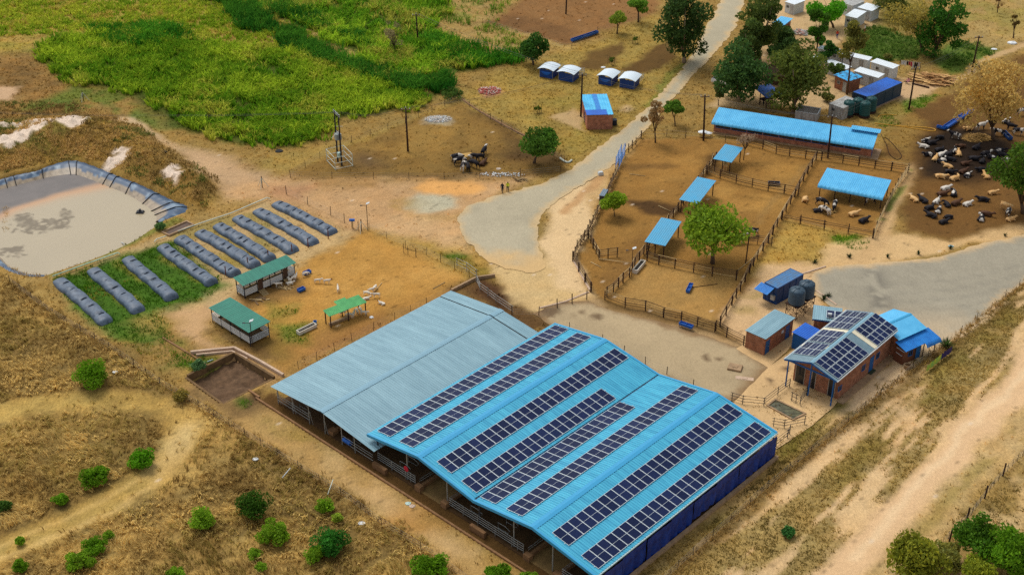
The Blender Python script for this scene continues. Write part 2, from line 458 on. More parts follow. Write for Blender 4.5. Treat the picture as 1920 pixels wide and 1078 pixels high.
# --- meadow, lower left
MEADOW = [(-300, 505), (0, 512), (92, 570), (200, 640), (330, 735), (430, 800), (620, 905), (760, 990), (880, 1110), (900, 1300), (-300, 1300)]
zone(MEADOW, (150, 119, 68), 1.5, gr=1)
zone(MEADOW, (122, 96, 54), 1.5, .8, patch=(n_big, .45, .62))
zone(MEADOW, (176, 140, 78), 1.5, .6, patch=(n_mid, .52, .68))
zone([(60, 590), (300, 720), (270, 740), (60, 700), (-100, 640)], (128, 104, 50), 4, .6, patch=(n_mid, .4, .6))
zone([(40, 790), (250, 760), (305, 800), (290, 880), (150, 930), (0, 960)], (124, 98, 50), 3, .6)
TRACK = [(-60, 1052), (60, 1003), (170, 955), (262, 905), (322, 852), (346, 806), (330, 772), (250, 750), (160, 748), (60, 762), (-60, 792)]
streak(TRACK, (182, 147, 80), 3.8, 1.1, .82, gr=.6)
streak([(p[0] - 2, p[1] - 8) for p in TRACK[:6]], (200, 162, 98), .7, .4, .85, gr=.4)
streak([(p[0] + 10, p[1] + 14) for p in TRACK[:6]], (204, 166, 104), .8, .4, .85, gr=.4)
streak([(346, 806), (322, 852), (300, 880)], (206, 172, 120), 3.0, 1.2, .7, gr=.4)
streak([(330, 765), (420, 800), (400, 860), (330, 880)], (180, 142, 80), 4, 2, .6)
# --- strip between the meadow fence and the barn drain
zone([(330, 735), (400, 690), (500, 752), (690, 885), (880, 1010), (1000, 1110), (880, 1110), (760, 990), (620, 905), (430, 800)], (176, 138, 86), 1.5, gr=.45)
zone([(470, 760), (600, 820), (690, 905), (640, 900), (500, 800)], (140, 118, 58), 2, .7, gr=.8, patch=(n_mid, .42, .6))
zone([(600, 830), (700, 900), (900, 1040), (860, 1040), (700, 950), (600, 870)], (204, 164, 118), 1.5, .7, gr=.2, patch=(n_mid, .3, .6))
spot(780, 975, 40, 18, (176, 122, 56), .8, soft=1.2)
zone([(370, 700), (420, 752), (500, 740), (520, 760), (440, 800), (360, 745)], (104, 78, 50), 1.5, .7)
zone([(452, 752), (500, 735), (505, 755), (470, 770)], (84, 62, 46), 1, .8)
spot(460, 757, 14, 8, (74, 100, 30), .9, gr=1)
# --- yards round the barns
zone([(1010, 582), (1100, 552), (1150, 560), (1400, 640), (1460, 690), (1380, 760), (1200, 665), (1040, 605), (960, 560)], (172, 138, 100), 1.5, gr=.3)
zone([BP(-1.6, -18), BP(-1.6, 36), BP(.6, 36), BP(.6, -18)], (92, 64, 34), .3, .95, gr=.3, warp=.15, px=False)
zone([(845, 548), (905, 522), (960, 560), (1010, 590), (1040, 612), (990, 630), (930, 590)], (96, 66, 40), 1.2, .9, gr=.5)
zone([(930, 520), (1010, 540), (1110, 545), (1090, 565), (1010, 585), (960, 560)], (202, 164, 114), 1.2, gr=.3)
zone([(918, 492), (1030, 485), (1095, 545), (1010, 588), (960, 562), (940, 530)], (203, 168, 121), 1.2, gr=.3)
zone([(885, 520), (935, 535), (970, 562), (960, 590), (905, 560)], (78, 50, 34), 1, .85)
zone([(1070, 348), (1140, 318), (1128, 348), (1102, 432), (1076, 490), (1104, 552), (1040, 535), (1010, 452), (1026, 400)], (218, 182, 142), 1, gr=.15)
zone([(1100, 352), (1140, 318), (1200, 262), (1216, 262), (1160, 320), (1110, 420)], (196, 156, 108), 1, .9, gr=.3)
streak([(1060, 400), (1100, 360), (1130, 335)], (188, 140, 96), 1.4, .5, .8)
# --- timber pens
zone([(1195, 262), (1320, 256), (1400, 262), (1650, 294), (1704, 312), (1640, 446), (1480, 408), (1450, 440), (1395, 640), (1350, 606), (1140, 566), (1106, 548), (1074, 492), (1120, 400), (1165, 300)], (150, 107, 52), .9, gr=.4)
zone([(1160, 545), (1205, 498), (1385, 520), (1340, 604), (1170, 572)], (172, 130, 74), 1.6, .9)
zone([(1195, 300), (1320, 280), (1330, 330), (1280, 350), (1180, 350)], (164, 118, 58), 3, .7, patch=(n_mid, .35, .6))
zone([(1360, 310), (1530, 300), (1500, 345), (1340, 330)], (168, 122, 60), 2.5, .8, patch=(n_mid, .3, .6))
zone([(1340, 345), (1500, 358), (1440, 420), (1330, 375)], (172, 126, 64), 2.5, .8, patch=(n_mid, .3, .6))
zone([(1510, 345), (1600, 380), (1640, 430), (1500, 400)], (134, 94, 44), 2, .7)
zone([(1165, 375), (1235, 380), (1290, 395), (1260, 412), (1200, 402), (1190, 390)], (62, 42, 28), 1, .85, gr=.2)
zone([(1320, 295), (1345, 290), (1340, 320), (1300, 335)], (84, 60, 34), 1, .8)
zone([(1190, 440), (1240, 455), (1195, 500), (1150, 545), (1120, 520)], (124, 88, 46), 1.5, .7)
spot(1215, 315, 50, 8, (96, 68, 38), .6)
zone([(1330, 430), (1410, 430), (1380, 500), (1330, 490)], (134, 96, 44), 2, .7)
zone([(1110, 555), (1160, 562), (1360, 606), (1400, 650), (1370, 640), (1150, 580)], (112, 82, 44), .8, .8)
streak([(1545, 285), (1480, 345), (1420, 420)], (150, 114, 66), 1.0, .5, .6)
# --- grass between pens and the right yard
zone([(1395, 520), (1450, 440), (1480, 412), (1640, 448), (1650, 470), (1560, 498), (1500, 492), (1420, 530)], (166, 130, 62), 1.2, gr=.8)
zone([(1562, 446), (1600, 440), (1632, 455), (1615, 472), (1575, 462)], (84, 116, 24), .8, .9, gr=1)
zone([(1560, 460), (1680, 440), (1780, 452), (1920, 412), (2050, 380), (2050, 430), (1840, 458), (1640, 496), (1520, 500)], (208, 168, 122), 1, gr=.25)
streak([(1722, 300), (1690, 360), (1660, 420), (1635, 470), (1600, 488)], (200, 160, 116), 2.2, .6, .95, gr=.2)
streak([(1712, 318), (1690, 352), (1655, 412)], (88, 112, 30), 1.2, .5, .8, patch=(n_mid, .35, .5))
zone([(1350, 600), (1400, 535), (1430, 500), (1530, 492), (1545, 520), (1540, 570), (1600, 590), (1500, 640), (1400, 650)], (208, 168, 128), 1, gr=.2)
zone([(1380, 560), (1440, 545), (1430, 590), (1370, 600)], (150, 126, 70), 1.2, .6, patch=(n_mid, .45, .6))
# --- cattle lot
zone([(1690, 205), (1755, 190), (1850, 130), (2050, 60), (2050, 430), (1920, 420), (1780, 450), (1690, 436), (1716, 312), (1650, 292), (1660, 262)], (110, 77, 40), 1.5, gr=.35)
zone([(1722, 262), (1760, 246), (1830, 238), (1900, 270), (1900, 330), (1820, 350), (1735, 328)], (40, 29, 22), 1.8, .97, gr=.2)
spot(1800, 300, 70, 26, (44, 31, 24), .7, soft=1.5)
spot(1765, 232, 22, 8, (84, 58, 36), .7)
zone([(1700, 340), (1900, 330), (1920, 420), (1780, 445)], (122, 84, 42), 4, .6)
spot(1822, 262, 14, 6, (178, 136, 74), .85, gr=.6)
zone([(1660, 262), (1690, 205), (1745, 225), (1720, 260), (1700, 300)], (150, 116, 58), 1.5, .8, gr=.8)
zone([(1655, 205), (1690, 192), (1722, 178), (1760, 180), (1740, 195), (1690, 215), (1650, 225)], (92, 118, 36), 1, .85, gr=1, patch=(n_mid, .3, .5))
spot(1662, 228, 20, 11, (70, 110, 28), .9, gr=1)
# --- village
zone([(1330, 200), (1350, 150), (1400, 100), (1440, 20), (1440, -60), (1660, -60), (1650, 40), (1580, 80), (1540, 110), (1640, 140), (1720, 150), (1690, 190), (1560, 205)], (196, 160, 120), 1.2, gr=.25)
zone([(1380, 120), (1480, 60), (1580, 90), (1560, 160), (1420, 180)], (160, 126, 88), 3, .6)
zone([(1600, 62), (1640, 45), (1735, 80), (1720, 112), (1660, 118), (1600, 98)], (84, 102, 40), 1.5, gr=1)
zone([(1640, 118), (1730, 110), (1760, 140), (1700, 150)], (150, 120, 66), 2, .8)
zone([(1620, -60), (1720, -60), (1740, 40), (1690, 60), (1640, 40)], (128, 116, 56), 3, .8, gr=1)
zone([(1750, -60), (2050, -60), (2050, 70), (1900, 96), (1800, 110), (1780, 60)], (170, 138, 84), 3, gr=.7)
zone([(1780, -60), (2050, -60), (1900, 60), (1800, 80)], (132, 120, 54), 3, .6, patch=(n_mid, .45, .6))
zone([(1770, 82), (1830, 80), (1872, 100), (1830, 125), (1770, 140), (1740, 115)], (78, 106, 34), 1.5, .9, gr=1)
streak([(1690, 178), (1760, 160), (1810, 140), (1830, 120), (1900, 92), (2000, 40)], (196, 158, 116), 1.6, .5, .9, gr=.2)
zone([(1680, 150), (1760, 160), (1740, 178), (1690, 190), (1655, 180)], (198, 160, 124), 1, gr=.2)
zone([(1640, 195), (1690, 185), (1700, 230), (1650, 270), (1620, 240)], (150, 122, 64), 1.2, .8, gr=.8)
# --- right verge, yard sand and dirt track
zone([(1570, 780), (1600, 735), (1680, 690), (1660, 640), (1740, 640), (1800, 625), (1860, 585), (1900, 545), (1700, 690), (1620, 745), (1570, 800)], (222, 186, 150), 1, gr=.15)
VERGE = [(1990, 480), (1900, 548), (1760, 650), (1600, 760), (1480, 860), (1330, 965), (1180, 1110), (1540, 1110), (1660, 965), (1780, 835), (1900, 708), (1990, 640)]
_a, _b = G(1557, 1072), G(1874, 728); _d = (_b - _a).normalized()
def along(x, y, seed=61, l=9.0, w=1.5):
    """noise drawn out along the dirt track, as wheels and graders leave it"""
    return fbm((x * _d.x + y * _d.y) / l, (-x * _d.y + y * _d.x) / w, 1.0, seed, 4)
n_tr = along(x, y)
zone(VERGE, (206, 166, 124), 1.5, gr=.5)
zone(VERGE, (146, 120, 68), 1.2, .9, gr=.9, patch=(n_tr, .40, .53))
zone(VERGE, (218, 180, 138), 1.2, .5, gr=.2, patch=(n_tr, .42, .34))
zone([(1920, 545), (1760, 690), (1660, 790), (1600, 850), (1560, 920), (1600, 900), (1720, 770), (1860, 640), (1920, 600)], (122, 104, 46), 1.5, .8, gr=1, patch=(n_mid, .38, .52))
zone([(1450, 820), (1480, 812), (1580, 752), (1500, 870), (1330, 990), (1180, 1110), (1130, 1110), (1260, 1010), (1440, 880)], (160, 128, 72), 1.5, .95, gr=.9)
zone([(1455, 830), (1540, 770), (1580, 752), (1600, 760), (1500, 850), (1460, 870)], (112, 100, 38), 1.2, .85, gr=1)
zone([(1280, 990), (1360, 960), (1340, 1040), (1250, 1060)], (110, 98, 40), 1.5, .7, patch=(n_mid, .4, .55))
zone([(1360, 920), (1450, 880), (1440, 950), (1360, 980)], (204, 160, 100), 2, .6, patch=(n_mid, .35, .6))
streak([(1930, 550), (1760, 668), (1600, 790), (1480, 890), (1340, 1010), (1250, 1095)], (112, 86, 42), 1.3, .6, .85, gr=1)
zone([(1960, 590), (1960, 750), (1914, 772), (1790, 905), (1690, 1008), (1610, 1110), (1380, 1110), (1500, 1000), (1640, 905), (1760, 800), (1860, 705)], (208, 170, 126), 1.6, .4, gr=.4, patch=(n_tr, .6, .42))
zone([(1585, 768), (1640, 700), (1692, 674), (1700, 652), (1750, 650), (1800, 632), (1850, 600), (1890, 568), (1742, 664), (1652, 736), (1604, 772)], (222, 186, 150), .6, .95, gr=.1, warp=.35)
DIRT = [(1960, 600), (1960, 740), (1914, 766), (1785, 905), (1680, 1008), (1604, 1110), (1490, 1110), (1540, 1066), (1735, 862), (1866, 722)]
zone(DIRT, (220, 178, 140), .8, gr=.08, warp=.6)
streak([(1960, 690), (1840, 800), (1640, 1030)], (216, 176, 140), .7, .4, .7)
streak([(1945, 670), (1800, 820), (1600, 1050)], (232, 198, 164), .9, .4, .6)
zone([(1990, 760), (1914, 764), (1781, 908), (1674, 1012), (1610, 1110), (2050, 1110), (2050, 760)], (196, 160, 112), 1.5, gr=.6)
zone([(1990, 790), (1880, 880), (1760, 1000), (1700, 1110), (2050, 1110), (2050, 790)], (134, 106, 54), 1.5, .85, gr=.9, patch=(n_mid, .38, .55))
streak([(1960, 770), (1860, 860), (1760, 960), (1690, 1030)], (142, 118, 58), 1.6, .7, .7, patch=(n_mid, .4, .55))

tint[:] = (tint * .95 + tint.mean(1)[:, None] * .05) * np.array([.98, 1.02, .90])          # dust over everything
# small-scale soil and grass variation that belongs to the ground itself
v = 1 + grassy * ((n_sm - .5) * .55 + (n_mid - .5) * .5) + (n_wh - .5) * .22 * (0.3 + grassy)
tint *= v[:, None]
hue = (fbm(x, y, 2.2, 21, 3) - .5) * grassy
tint[:, 0] *= 1 + hue * .22; tint[:, 2] *= 1 - hue * .3
# droppings, pebbles and clods on the bare yards
sp = (n_wh > .985) & (grassy < .62); tint[sp] *= .55
sp = (n_wh < .0012) & (grassy < .6); tint[sp] = tint[sp] * .4 + np.array(lin((225, 205, 180))) * .6

# heights: mound, pond hollow, pit, drain
WHITE = [[(-20, 276), (30, 260), (60, 254), (95, 247), (150, 234), (178, 238), (150, 257), (100, 260), (72, 274), (30, 292), (-20, 296)], [(190, 312), (222, 289), (248, 292), (236, 312), (205, 320)], [(304, 332), (338, 320), (356, 338), (332, 360), (318, 348)], [(-10, 250), (60, 243), (130, 238), (134, 242), (60, 251), (-10, 256)]]
WHITE_W = [poly_px(q) for q in WHITE]
def height(x, y):
    h = (fbm(x, y, 3, 31, 3) - .5) * .10
    m = sdf(poly_px([(-160, 250), (0, 238), (150, 222), (250, 244), (330, 305), (400, 345), (360, 372), (300, 345), (220, 308), (136, 280), (40, 300), (-160, 330)]), x, y)
    h = h + sstep(3.5, -4.5, m) * (1.1 + 1.6 * fbm(x, y, 7, 33, 3)) * (1 + .35 * (fbm(x, y, 1.8, 35, 2) - .5))
    for q in WHITE_W:
        w_ = sstep(.6, -.6, sdf(q, x, y)); h = h + w_ * ((np.abs(fbm(x, y, 1.5, 37, 3) - .5) * 3.2) - .35)
    p = sdf(pond_edge, x, y)
    h = np.where(p < 5, h * sstep(1.0, 5, p) + .25 * sstep(5, 2.5, p), h)
    h = h - sstep(1.8, -1.0, p) * 1.7
    w_ = sstep(.3, -.5, sdf(LINER_AREA, x, y)); h = h * (1 - w_) - .75 * w_
    h = h - sstep(.1, -.35, sdf(pit_rim, x, y)) * 1.5
    d = ldist([BP(-.98, -19), BP(-.98, 36)], x, y)
    h = h - sstep(.75, .35, d) * .4
    e = np.minimum(np.minimum(x - GX0, GX1 - x), np.minimum(y - GY0, GY1 - y))
    return h * sstep(0, 3, e)
zz = height(x, y); ZG = zz.reshape(NYg, NXg)
def height(x, y):
    """height of the built ground at any place (bilinear on its grid)"""
    u = np.clip((np.asarray(x, float) - GX0) / GS, 0, NXg - 1.001); v = np.clip((np.asarray(y, float) - GY0) / GS, 0, NYg - 1.001)
    i = u.astype(int); j = v.astype(int); u = u - i; v = v - j
    return (ZG[j, i] * (1 - u) + ZG[j, i + 1] * u) * (1 - v) + (ZG[j + 1, i] * (1 - u) + ZG[j + 1, i + 1] * u) * v
def gz(p):
    return float(height(p[0], p[1]))
def GP(px, py, dz=0.0):
    """on the ground surface (mounds included) seen at this pixel"""
    p = G(px, py)
    for _ in range(3): p = G(px, py, gz(p))
    return p + Vector((0, 0, dz))

# pale eroded earth in the cut banks
for pts in WHITE: zone(pts, (226, 206, 186), .5, .97, gr=.35, patch=(n_sm, .22, .36))

idx = np.arange(NXg * NYg).reshape(NYg, NXg)
F = np.stack([idx[:-1, :-1], idx[:-1, 1:], idx[1:, 1:], idx[1:, :-1]], -1).reshape(-1, 4)
V = np.stack([x, y, zz], -1)
n0 = len(V); far = 6000.0
ring = [(GX0, GY0), (GX1, GY0), (GX1, GY1), (GX0, GY1), (-far, -far), (far, -far), (far, far), (-far, far)]
V = np.vstack([V, np.array([(a, b, 0.0) for a, b in ring])])
F = np.vstack([F, n0 + np.array([(4, 5, 1, 0), (5, 6, 2, 1), (6, 7, 3, 2), (7, 4, 0, 3)])])
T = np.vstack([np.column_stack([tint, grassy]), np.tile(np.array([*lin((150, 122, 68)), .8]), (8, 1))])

def soil_mat(name, rough=0.95, grain=1.0, spec=0.1):
    """ground: its own soil colour, with grain, small pebbles and relief from noise"""
    m = bpy.data.materials.new(name); m.use_nodes = True
    n, l = m.node_tree.nodes, m.node_tree.links
    b = n['Principled BSDF']; b.inputs['Roughness'].default_value = rough; b.inputs['Specular IOR Level'].default_value = spec
    a = n.new('ShaderNodeAttribute'); a.attribute_name = 'tint'
    tc = n.new('ShaderNodeTexCoord')
    n1 = n.new('ShaderNodeTexNoise'); n1.inputs['Scale'].default_value = 3.4; n1.inputs['Detail'].default_value = 5; n1.inputs['Roughness'].default_value = .8
    l.new(tc.outputs['Object'], n1.inputs['Vector'])
    mp = n.new('ShaderNodeMapping'); mp.inputs['Rotation'].default_value = (0, 0, .8); mp.inputs['Scale'].default_value = (1.0, .3, 1)
    l.new(tc.outputs['Object'], mp.inputs['Vector'])
    n2 = n.new('ShaderNodeTexNoise'); n2.inputs['Scale'].default_value = 5.5; n2.inputs['Detail'].default_value = 3
    l.new(mp.outputs[0], n2.inputs['Vector'])
    vo = n.new('ShaderNodeTexVoronoi'); vo.inputs['Scale'].default_value = 1.3; l.new(tc.outputs['Object'], vo.inputs['Vector'])
    def mth(op, p, q=None):
        k = n.new('ShaderNodeMath'); k.operation = op
        for i, v_ in enumerate((p, q)):
            if v_ is None: continue
            if isinstance(v_, (int, float)): k.inputs[i].default_value = v_
            else: l.new(v_, k.inputs[i])
        return k.outputs[0]
    amp = mth('MULTIPLY', mth('ADD', mth('MULTIPLY', a.outputs['Alpha'], .75), .25), grain)
    g1 = mth('MULTIPLY', mth('SUBTRACT', n1.outputs[0], .5), 2.2); g2 = mth('MULTIPLY', mth('SUBTRACT', n2.outputs[0], .5), 1.0)
    fac = mth('ADD', mth('MULTIPLY', mth('ADD', g1, g2), amp), 1.0)
    speck = mth('LESS_THAN', mth('ADD', vo.outputs['Distance'], mth('MULTIPLY', n1.outputs[0], .35)), .22)      # clods and droppings
    fac = mth('MAXIMUM', mth('SUBTRACT', fac, mth('MULTIPLY', speck, .38 if grain > .9 else .05)), .25)
    mu = n.new('ShaderNodeMath'); mu.operation = 'MULTIPLY'; mu.inputs[1].default_value = 1.0; l.new(fac, mu.inputs[0])
    vm = n.new('ShaderNodeVectorMath'); vm.operation = 'SCALE'
    l.new(a.outputs['Color'], vm.inputs[0]); l.new(mu.outputs[0], vm.inputs['Scale'])
    l.new(vm.outputs[0], b.inputs['Base Color'])
    bp = n.new('ShaderNodeBump'); bp.inputs['Strength'].default_value = .5 * grain; bp.inputs['Distance'].default_value = .12
    l.new(n1.outputs[0], bp.inputs['Height']); l.new(bp.outputs[0], b.inputs['Normal'])
    MATS[name] = m
    return m
M_soil = soil_mat('soil')
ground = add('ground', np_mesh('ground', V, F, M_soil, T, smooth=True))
tag(ground, 'dry ground of bare soil, sand and straw grass', 'ground', kind='structure')

# ------------------------------------------------------------------ paved sheets
from mathutils.geometry import delaunay_2d_cdt
def sheet(name, outline, z, tintf, material, label, step=0.8, jitter=.35, kind='structure'):
    """flat sheet with a ragged outline, tinted by tintf(x, y, distance_from_edge)"""
    ring = []
    n = len(outline)
    for i in range(n):
        a, b = outline[i], outline[(i + 1) % n]; d = ((b[0] - a[0]) ** 2 + (b[1] - a[1]) ** 2) ** .5
        k = max(1, int(d / .45))
        for j in range(k): ring.append((a[0] + (b[0] - a[0]) * j / k, a[1] + (b[1] - a[1]) * j / k))
    A = np.array(ring)
    A = A + np.stack([fbm(A[:, 0], A[:, 1], 1.1, 41, 3) - .5, fbm(A[:, 0], A[:, 1], 1.1, 43, 3) - .5], -1) * 2 * jitter
    xs = np.arange(A[:, 0].min(), A[:, 0].max(), step); ys = np.arange(A[:, 1].min(), A[:, 1].max(), step)
    X, Y = np.meshgrid(xs, ys); X = X.ravel() + (RNG.random(X.size) - .5) * .2; Y = Y.ravel() + (RNG.random(Y.size) - .5) * .2
    s = sdf(A, X, Y); keep = s < -.3
    pts = [Vector(p) for p in A] + [Vector(p) for p in zip(X[keep], Y[keep])]
    vo, eo, fo, *_ = delaunay_2d_cdt(pts, [], [list(range(len(A)))], 1, 1e-5)
    Vx = np.array([(p[0], p[1], z) for p in vo])
    t = tintf(Vx[:, 0], Vx[:, 1], -sdf(A, Vx[:, 0], Vx[:, 1])) * np.array([.985, 1.01, .94])
    o = add(name, np_mesh(name, Vx, np.array([f if True else f for f in fo]), material, t))
    if label: tag(o, label, name.replace('_', ' '), kind=kind)
    return o
M_pave = soil_mat('paving', rough=.9, grain=.3, spec=.2)
def blend(t, c, w):
    return t * (1 - w[:, None]) + np.array(lin(c)) * w[:, None]
def road_tint(x, y, e):
    t = np.tile(np.array(lin((174, 162, 141))), (len(x), 1))
    t = t * (1 + (fbm(x, y, 7, 51) - .5)[:, None] * .22 + (fbm(x, y, 1.2, 52, 2) - .5)[:, None] * .12)
    t = blend(t, (201, 170, 128), sstep(1.1, 0, e + (fbm(x, y, 2, 53) - .5) * 1.8) * .9)
    c = G(945, 440); r = np.hypot(x - c.x, y - c.y)
    for rr in (5.2, 6.0, 8.0, 9.0): t = t * (1 - .10 * np.exp(-((r - rr) / .28) ** 2) * (fbm(x, y, 5, 54) > .42))[:, None]
    px, py = to_px(x, y)
    t = blend(t, (203, 168, 121), sstep(455, 500, py + (fbm(x, y, 3, 55) - .5) * 60) * sstep(1150, 1100, px))
    return t
road_l = [(1356, -70), (1352, 0), (1330, 40), (1310, 80), (1290, 115), (1262, 150), (1235, 180), (1200, 215), (1160, 248), (1120, 280), (1080, 310), (1040, 335), (990, 352), (930, 368), (888, 383), (864, 398), (858, 420), (872, 448), (900, 476), (930, 498), (952, 506)]
road_r = [(1415, -70), (1396, 0), (1386, 35), (1370, 65), (1345, 95), (1310, 132), (1280, 165), (1250, 198), (1215, 238), (1180, 278), (1140, 316), (1095, 346), (1055, 369), (1026, 392), (1011, 420), (1008, 450), (1014, 480), (1020, 500), (1000, 512)]
lo = smooth_line(poly_px(road_l), 3); ro = smooth_line(poly_px(road_r), 3)
sheet('road', lo + ro[::-1], .055, road_tint, M_pave, 'grey brown tarred road widening into a turning circle', jitter=.6)
def yard_tint(x, y, e):
    t = np.tile(np.array(lin((156, 147, 133))), (len(x), 1))
    t = t * (1 + (fbm(x, y, 8, 61) - .5)[:, None] * .3 + (fbm(x, y, 1.0, 62, 3) - .5)[:, None] * .2)
    px, py = to_px(x, y)
    t = blend(t, (104, 98, 92), np.exp(-((px - 1650 - (py - 560) * .25) / 22) ** 2) * sstep(490, 520, py) * sstep(620, 580, py) * .7 * (fbm(x, y, 1.5, 63) > .42))
    for q in range(5): t = blend(t, (126, 120, 112), np.exp(-((py - (600 - q * 17) - ((px - 1690) / 60.) ** 2 * (-2.5)) / 2.2) ** 2) * .35 * sstep(1600, 1700, px))
    t = blend(t, (206, 172, 130), sstep(1.2, 0, e + (fbm(x, y, 2, 64) - .5) * 2) * .9)
    t = blend(t, (205, 176, 142), sstep(560, 640, py) * sstep(.3, .6, fbm(x, y, 4, 65)) * .6)
    return t
yard = [(2080, 385), (1920, 440), (1840, 457), (1760, 481), (1640, 494), (1560, 501), (1526, 514), (1526, 545), (1552, 572), (1600, 590), (1680, 600), (1740, 648), (1800, 634), (1850, 592), (1925, 528), (2080, 440)]
sheet('paved_yard', smooth_line(poly_px(yard), 3, True), .055, yard_tint, M_pave, 'worn grey tarred yard beside the dairy building')
def apron_tint(x, y, e):
    t = np.tile(np.array(lin((176, 154, 124))), (len(x), 1))
    t = t * (1 + (fbm(x, y, 5, 71) - .5)[:, None] * .34 + (fbm(x, y, 1.0, 72, 3) - .5)[:, None] * .16)
    t = blend(t, (126, 92, 58), sstep(1.2, 0, e + (fbm(x, y, 2, 74) - .5) * 2) * .8)
    for px, py, rx, ry in ((1120, 594, 12, 5), (1086, 588, 7, 3), (1044, 568, 9, 4), (1325, 672, 5, 7), (1055, 570, 16, 3), (1030, 585, 20, 9), (1078, 590, 4, 2), (1350, 674, 5, 2)):
        c = G(px, py); k = pxm(c)[0]
        d = ((x - c.x) / (rx / k)) ** 2 + ((y - c.y) / (ry / k * 1.8)) ** 2
        t = blend(t, (92, 68, 48), sstep(1.6, .5, d + (fbm(x, y, .8, 75) - .5) * 1.6) * .8)
    return t
apron = [(1000, 588), (1050, 566), (1100, 566), (1150, 584), (1270, 612), (1350, 640), (1395, 656), (1442, 690), (1396, 736), (1372, 752), (1300, 740), (1200, 690), (1050, 622)]
sheet('concrete_apron', poly_px(apron), .055, apron_tint, M_pave, 'stained tan concrete apron behind the blue roofed barn')
def floor_tint(x, y, e):
    t = np.tile(np.array(lin((204, 168, 124))), (len(x), 1))
    t = t * (1 + (fbm(x, y, 4, 81) - .5)[:, None] * .3 + (fbm(x, y, .8, 82, 3) - .5)[:, None] * .15)
    for px, py, rx, ry in ((1446, 714, 5, 3), (1452, 720, 6, 2), (1470, 690, 16, 3), (1500, 722, 14, 4)):
        c = G(px, py); k = pxm(c)[0]
        d = ((x - c.x) / (rx / k)) ** 2 + ((y - c.y) / (ry / k * 1.7)) ** 2
        t = blend(t, (84, 62, 46), sstep(1.5, .5, d + (fbm(x, y, .6, 75) - .5) * 1.6) * .85)
    return t
sheet('concrete_floor', poly_px([(1442, 688), (1492, 652), (1548, 640), (1600, 720), (1562, 764), (1520, 800), (1456, 842), (1370, 760)]), .075, floor_tint, M_pave, 'pale concrete holding floor in front of the dairy building', jitter=.1)
sheet('concrete_floor', poly_px([(1380, 655), (1470, 600), (1500, 610), (1480, 655), (1440, 690)]), .065, floor_tint, M_pave, 'concrete path beside the small brick store', jitter=.15)

# ------------------------------------------------------------------ slurry pond
def pond_tint(x, y, e):
    px, py = to_px(x, y, WATER_Z)
    t = np.tile(np.array(lin((170, 154, 129))), (len(x), 1))
    t = t * (1 + (fbm(x, y, 9, 91) - .5)[:, None] * .12)
    w = (fbm(x, y, 5, 92) - .5) * 26
    edge = 405 - .42 * px + .0006 * px * px     # edge of the settled sludge along the far side
    d = py + w * .4 - edge
    t = blend(t, (196, 140, 92), np.exp(-(d / 9) ** 2) * .75)
    t = blend(t, (98, 88, 84), sstep(4, -8, d))
    t = t * (1 - (sstep(2, -8, d) * (fbm(x, y, 1.1, 93, 3) - .5) * .5)[:, None])
    for cx, cy, rx, ry in ((48, 412, 26, 10), (62, 428, 34, 13), (108, 420, 22, 9), (125, 404, 14, 12), (22, 472, 22, 9), (95, 415, 20, 6)):
        q = ((px - cx) / rx) ** 2 + ((py - cy) / ry) ** 2 + (fbm(x, y, 1.1, 94, 5, .7) - .5) * 5
        t = blend(t, (112, 96, 70), sstep(1.1, .8, q) * (.55 + .45 * (fbm(x, y, .5, 95, 2) > .45)))
    return t
M_pond = soil_mat('slurry_water', rough=.28, grain=.12, spec=.5)
def grown(P, d):
    c = sum(P, Vector()) / len(P); return [p + (p - c).normalized() * d for p in P]
sheet('pond', grown(pond_edge, .7), WATER_Z, pond_tint, M_pond, 'brown slurry pond with floating scum inside a blue liner', step=.4, jitter=.12)
# liner along the banks: outer lip above ground, folds, crust near the water
M_liner = attr_mat('liner_sheet', rough=.42, spec=.4)
def liner(outer, inner, label):
    no = smooth_line([Vector((p[0], p[1], 0)) for p in poly_px(outer, .35)], 10); ni = smooth_line([Vector((p[0], p[1], 0)) for p in poly_px(inner, WATER_Z)], 10)
    n = 160; Vv, Tt = [], []
    def samp(L, t):
        k = t * (len(L) - 1); i = min(int(k), len(L) - 2); return L[i].lerp(L[i + 1], k - i)
    cols = 9
    for i in range(n + 1):
        t = i / n; a = samp(no, t); b = samp(ni, t)
        for j in range(cols + 1):
            s = j / cols; p = a.lerp(b, s)
            z = -.05 + .42 * math.sin(min(1, s * 2.2) * math.pi / 2) if s < .3 else .37 + (WATER_Z - .45) * ((s - .3) / .7) ** 1.15
            z += .05 * math.sin(t * 210 + s * 9) * (1 - s) + .06 * float(fbm(np.array([p.x]), np.array([p.y]), .9, 96, 2)[0] - .5)
            Vv.append((p.x, p.y, z))
            q = float(fbm(np.array([p.x]), np.array([p.y]), 1.4, 97, 3)[0])
            c = np.array(lin((58, 84, 112))) * (.7 + .6 * q)
            if q > .68: c = c * .5 + np.array(lin((150, 172, 186))) * .5  # pale sheen patches painted into the liner colour
            if s > .66 + .12 * (q - .5): c = np.array(lin((150, 134, 112))) * (.6 + .8 * float(vnoise(np.array([p.x * 3.1]), np.array([p.y * 3.1]), 98)[0]))
            Tt.append(c)
    Fq = [(i * (cols + 1) + j, i * (cols + 1) + j + 1, (i + 1) * (cols + 1) + j + 1, (i + 1) * (cols + 1) + j) for i in range(n) for j in range(cols)]
    root = empty('pond_liner', samp(no, .5), 0, label, 'liner')
    o = add('liner_sheet', np_mesh('liner_sheet', Vv, Fq, M_liner, np.array(Tt), smooth=True), root); o.location = -root.location
    return root, no, ni, samp
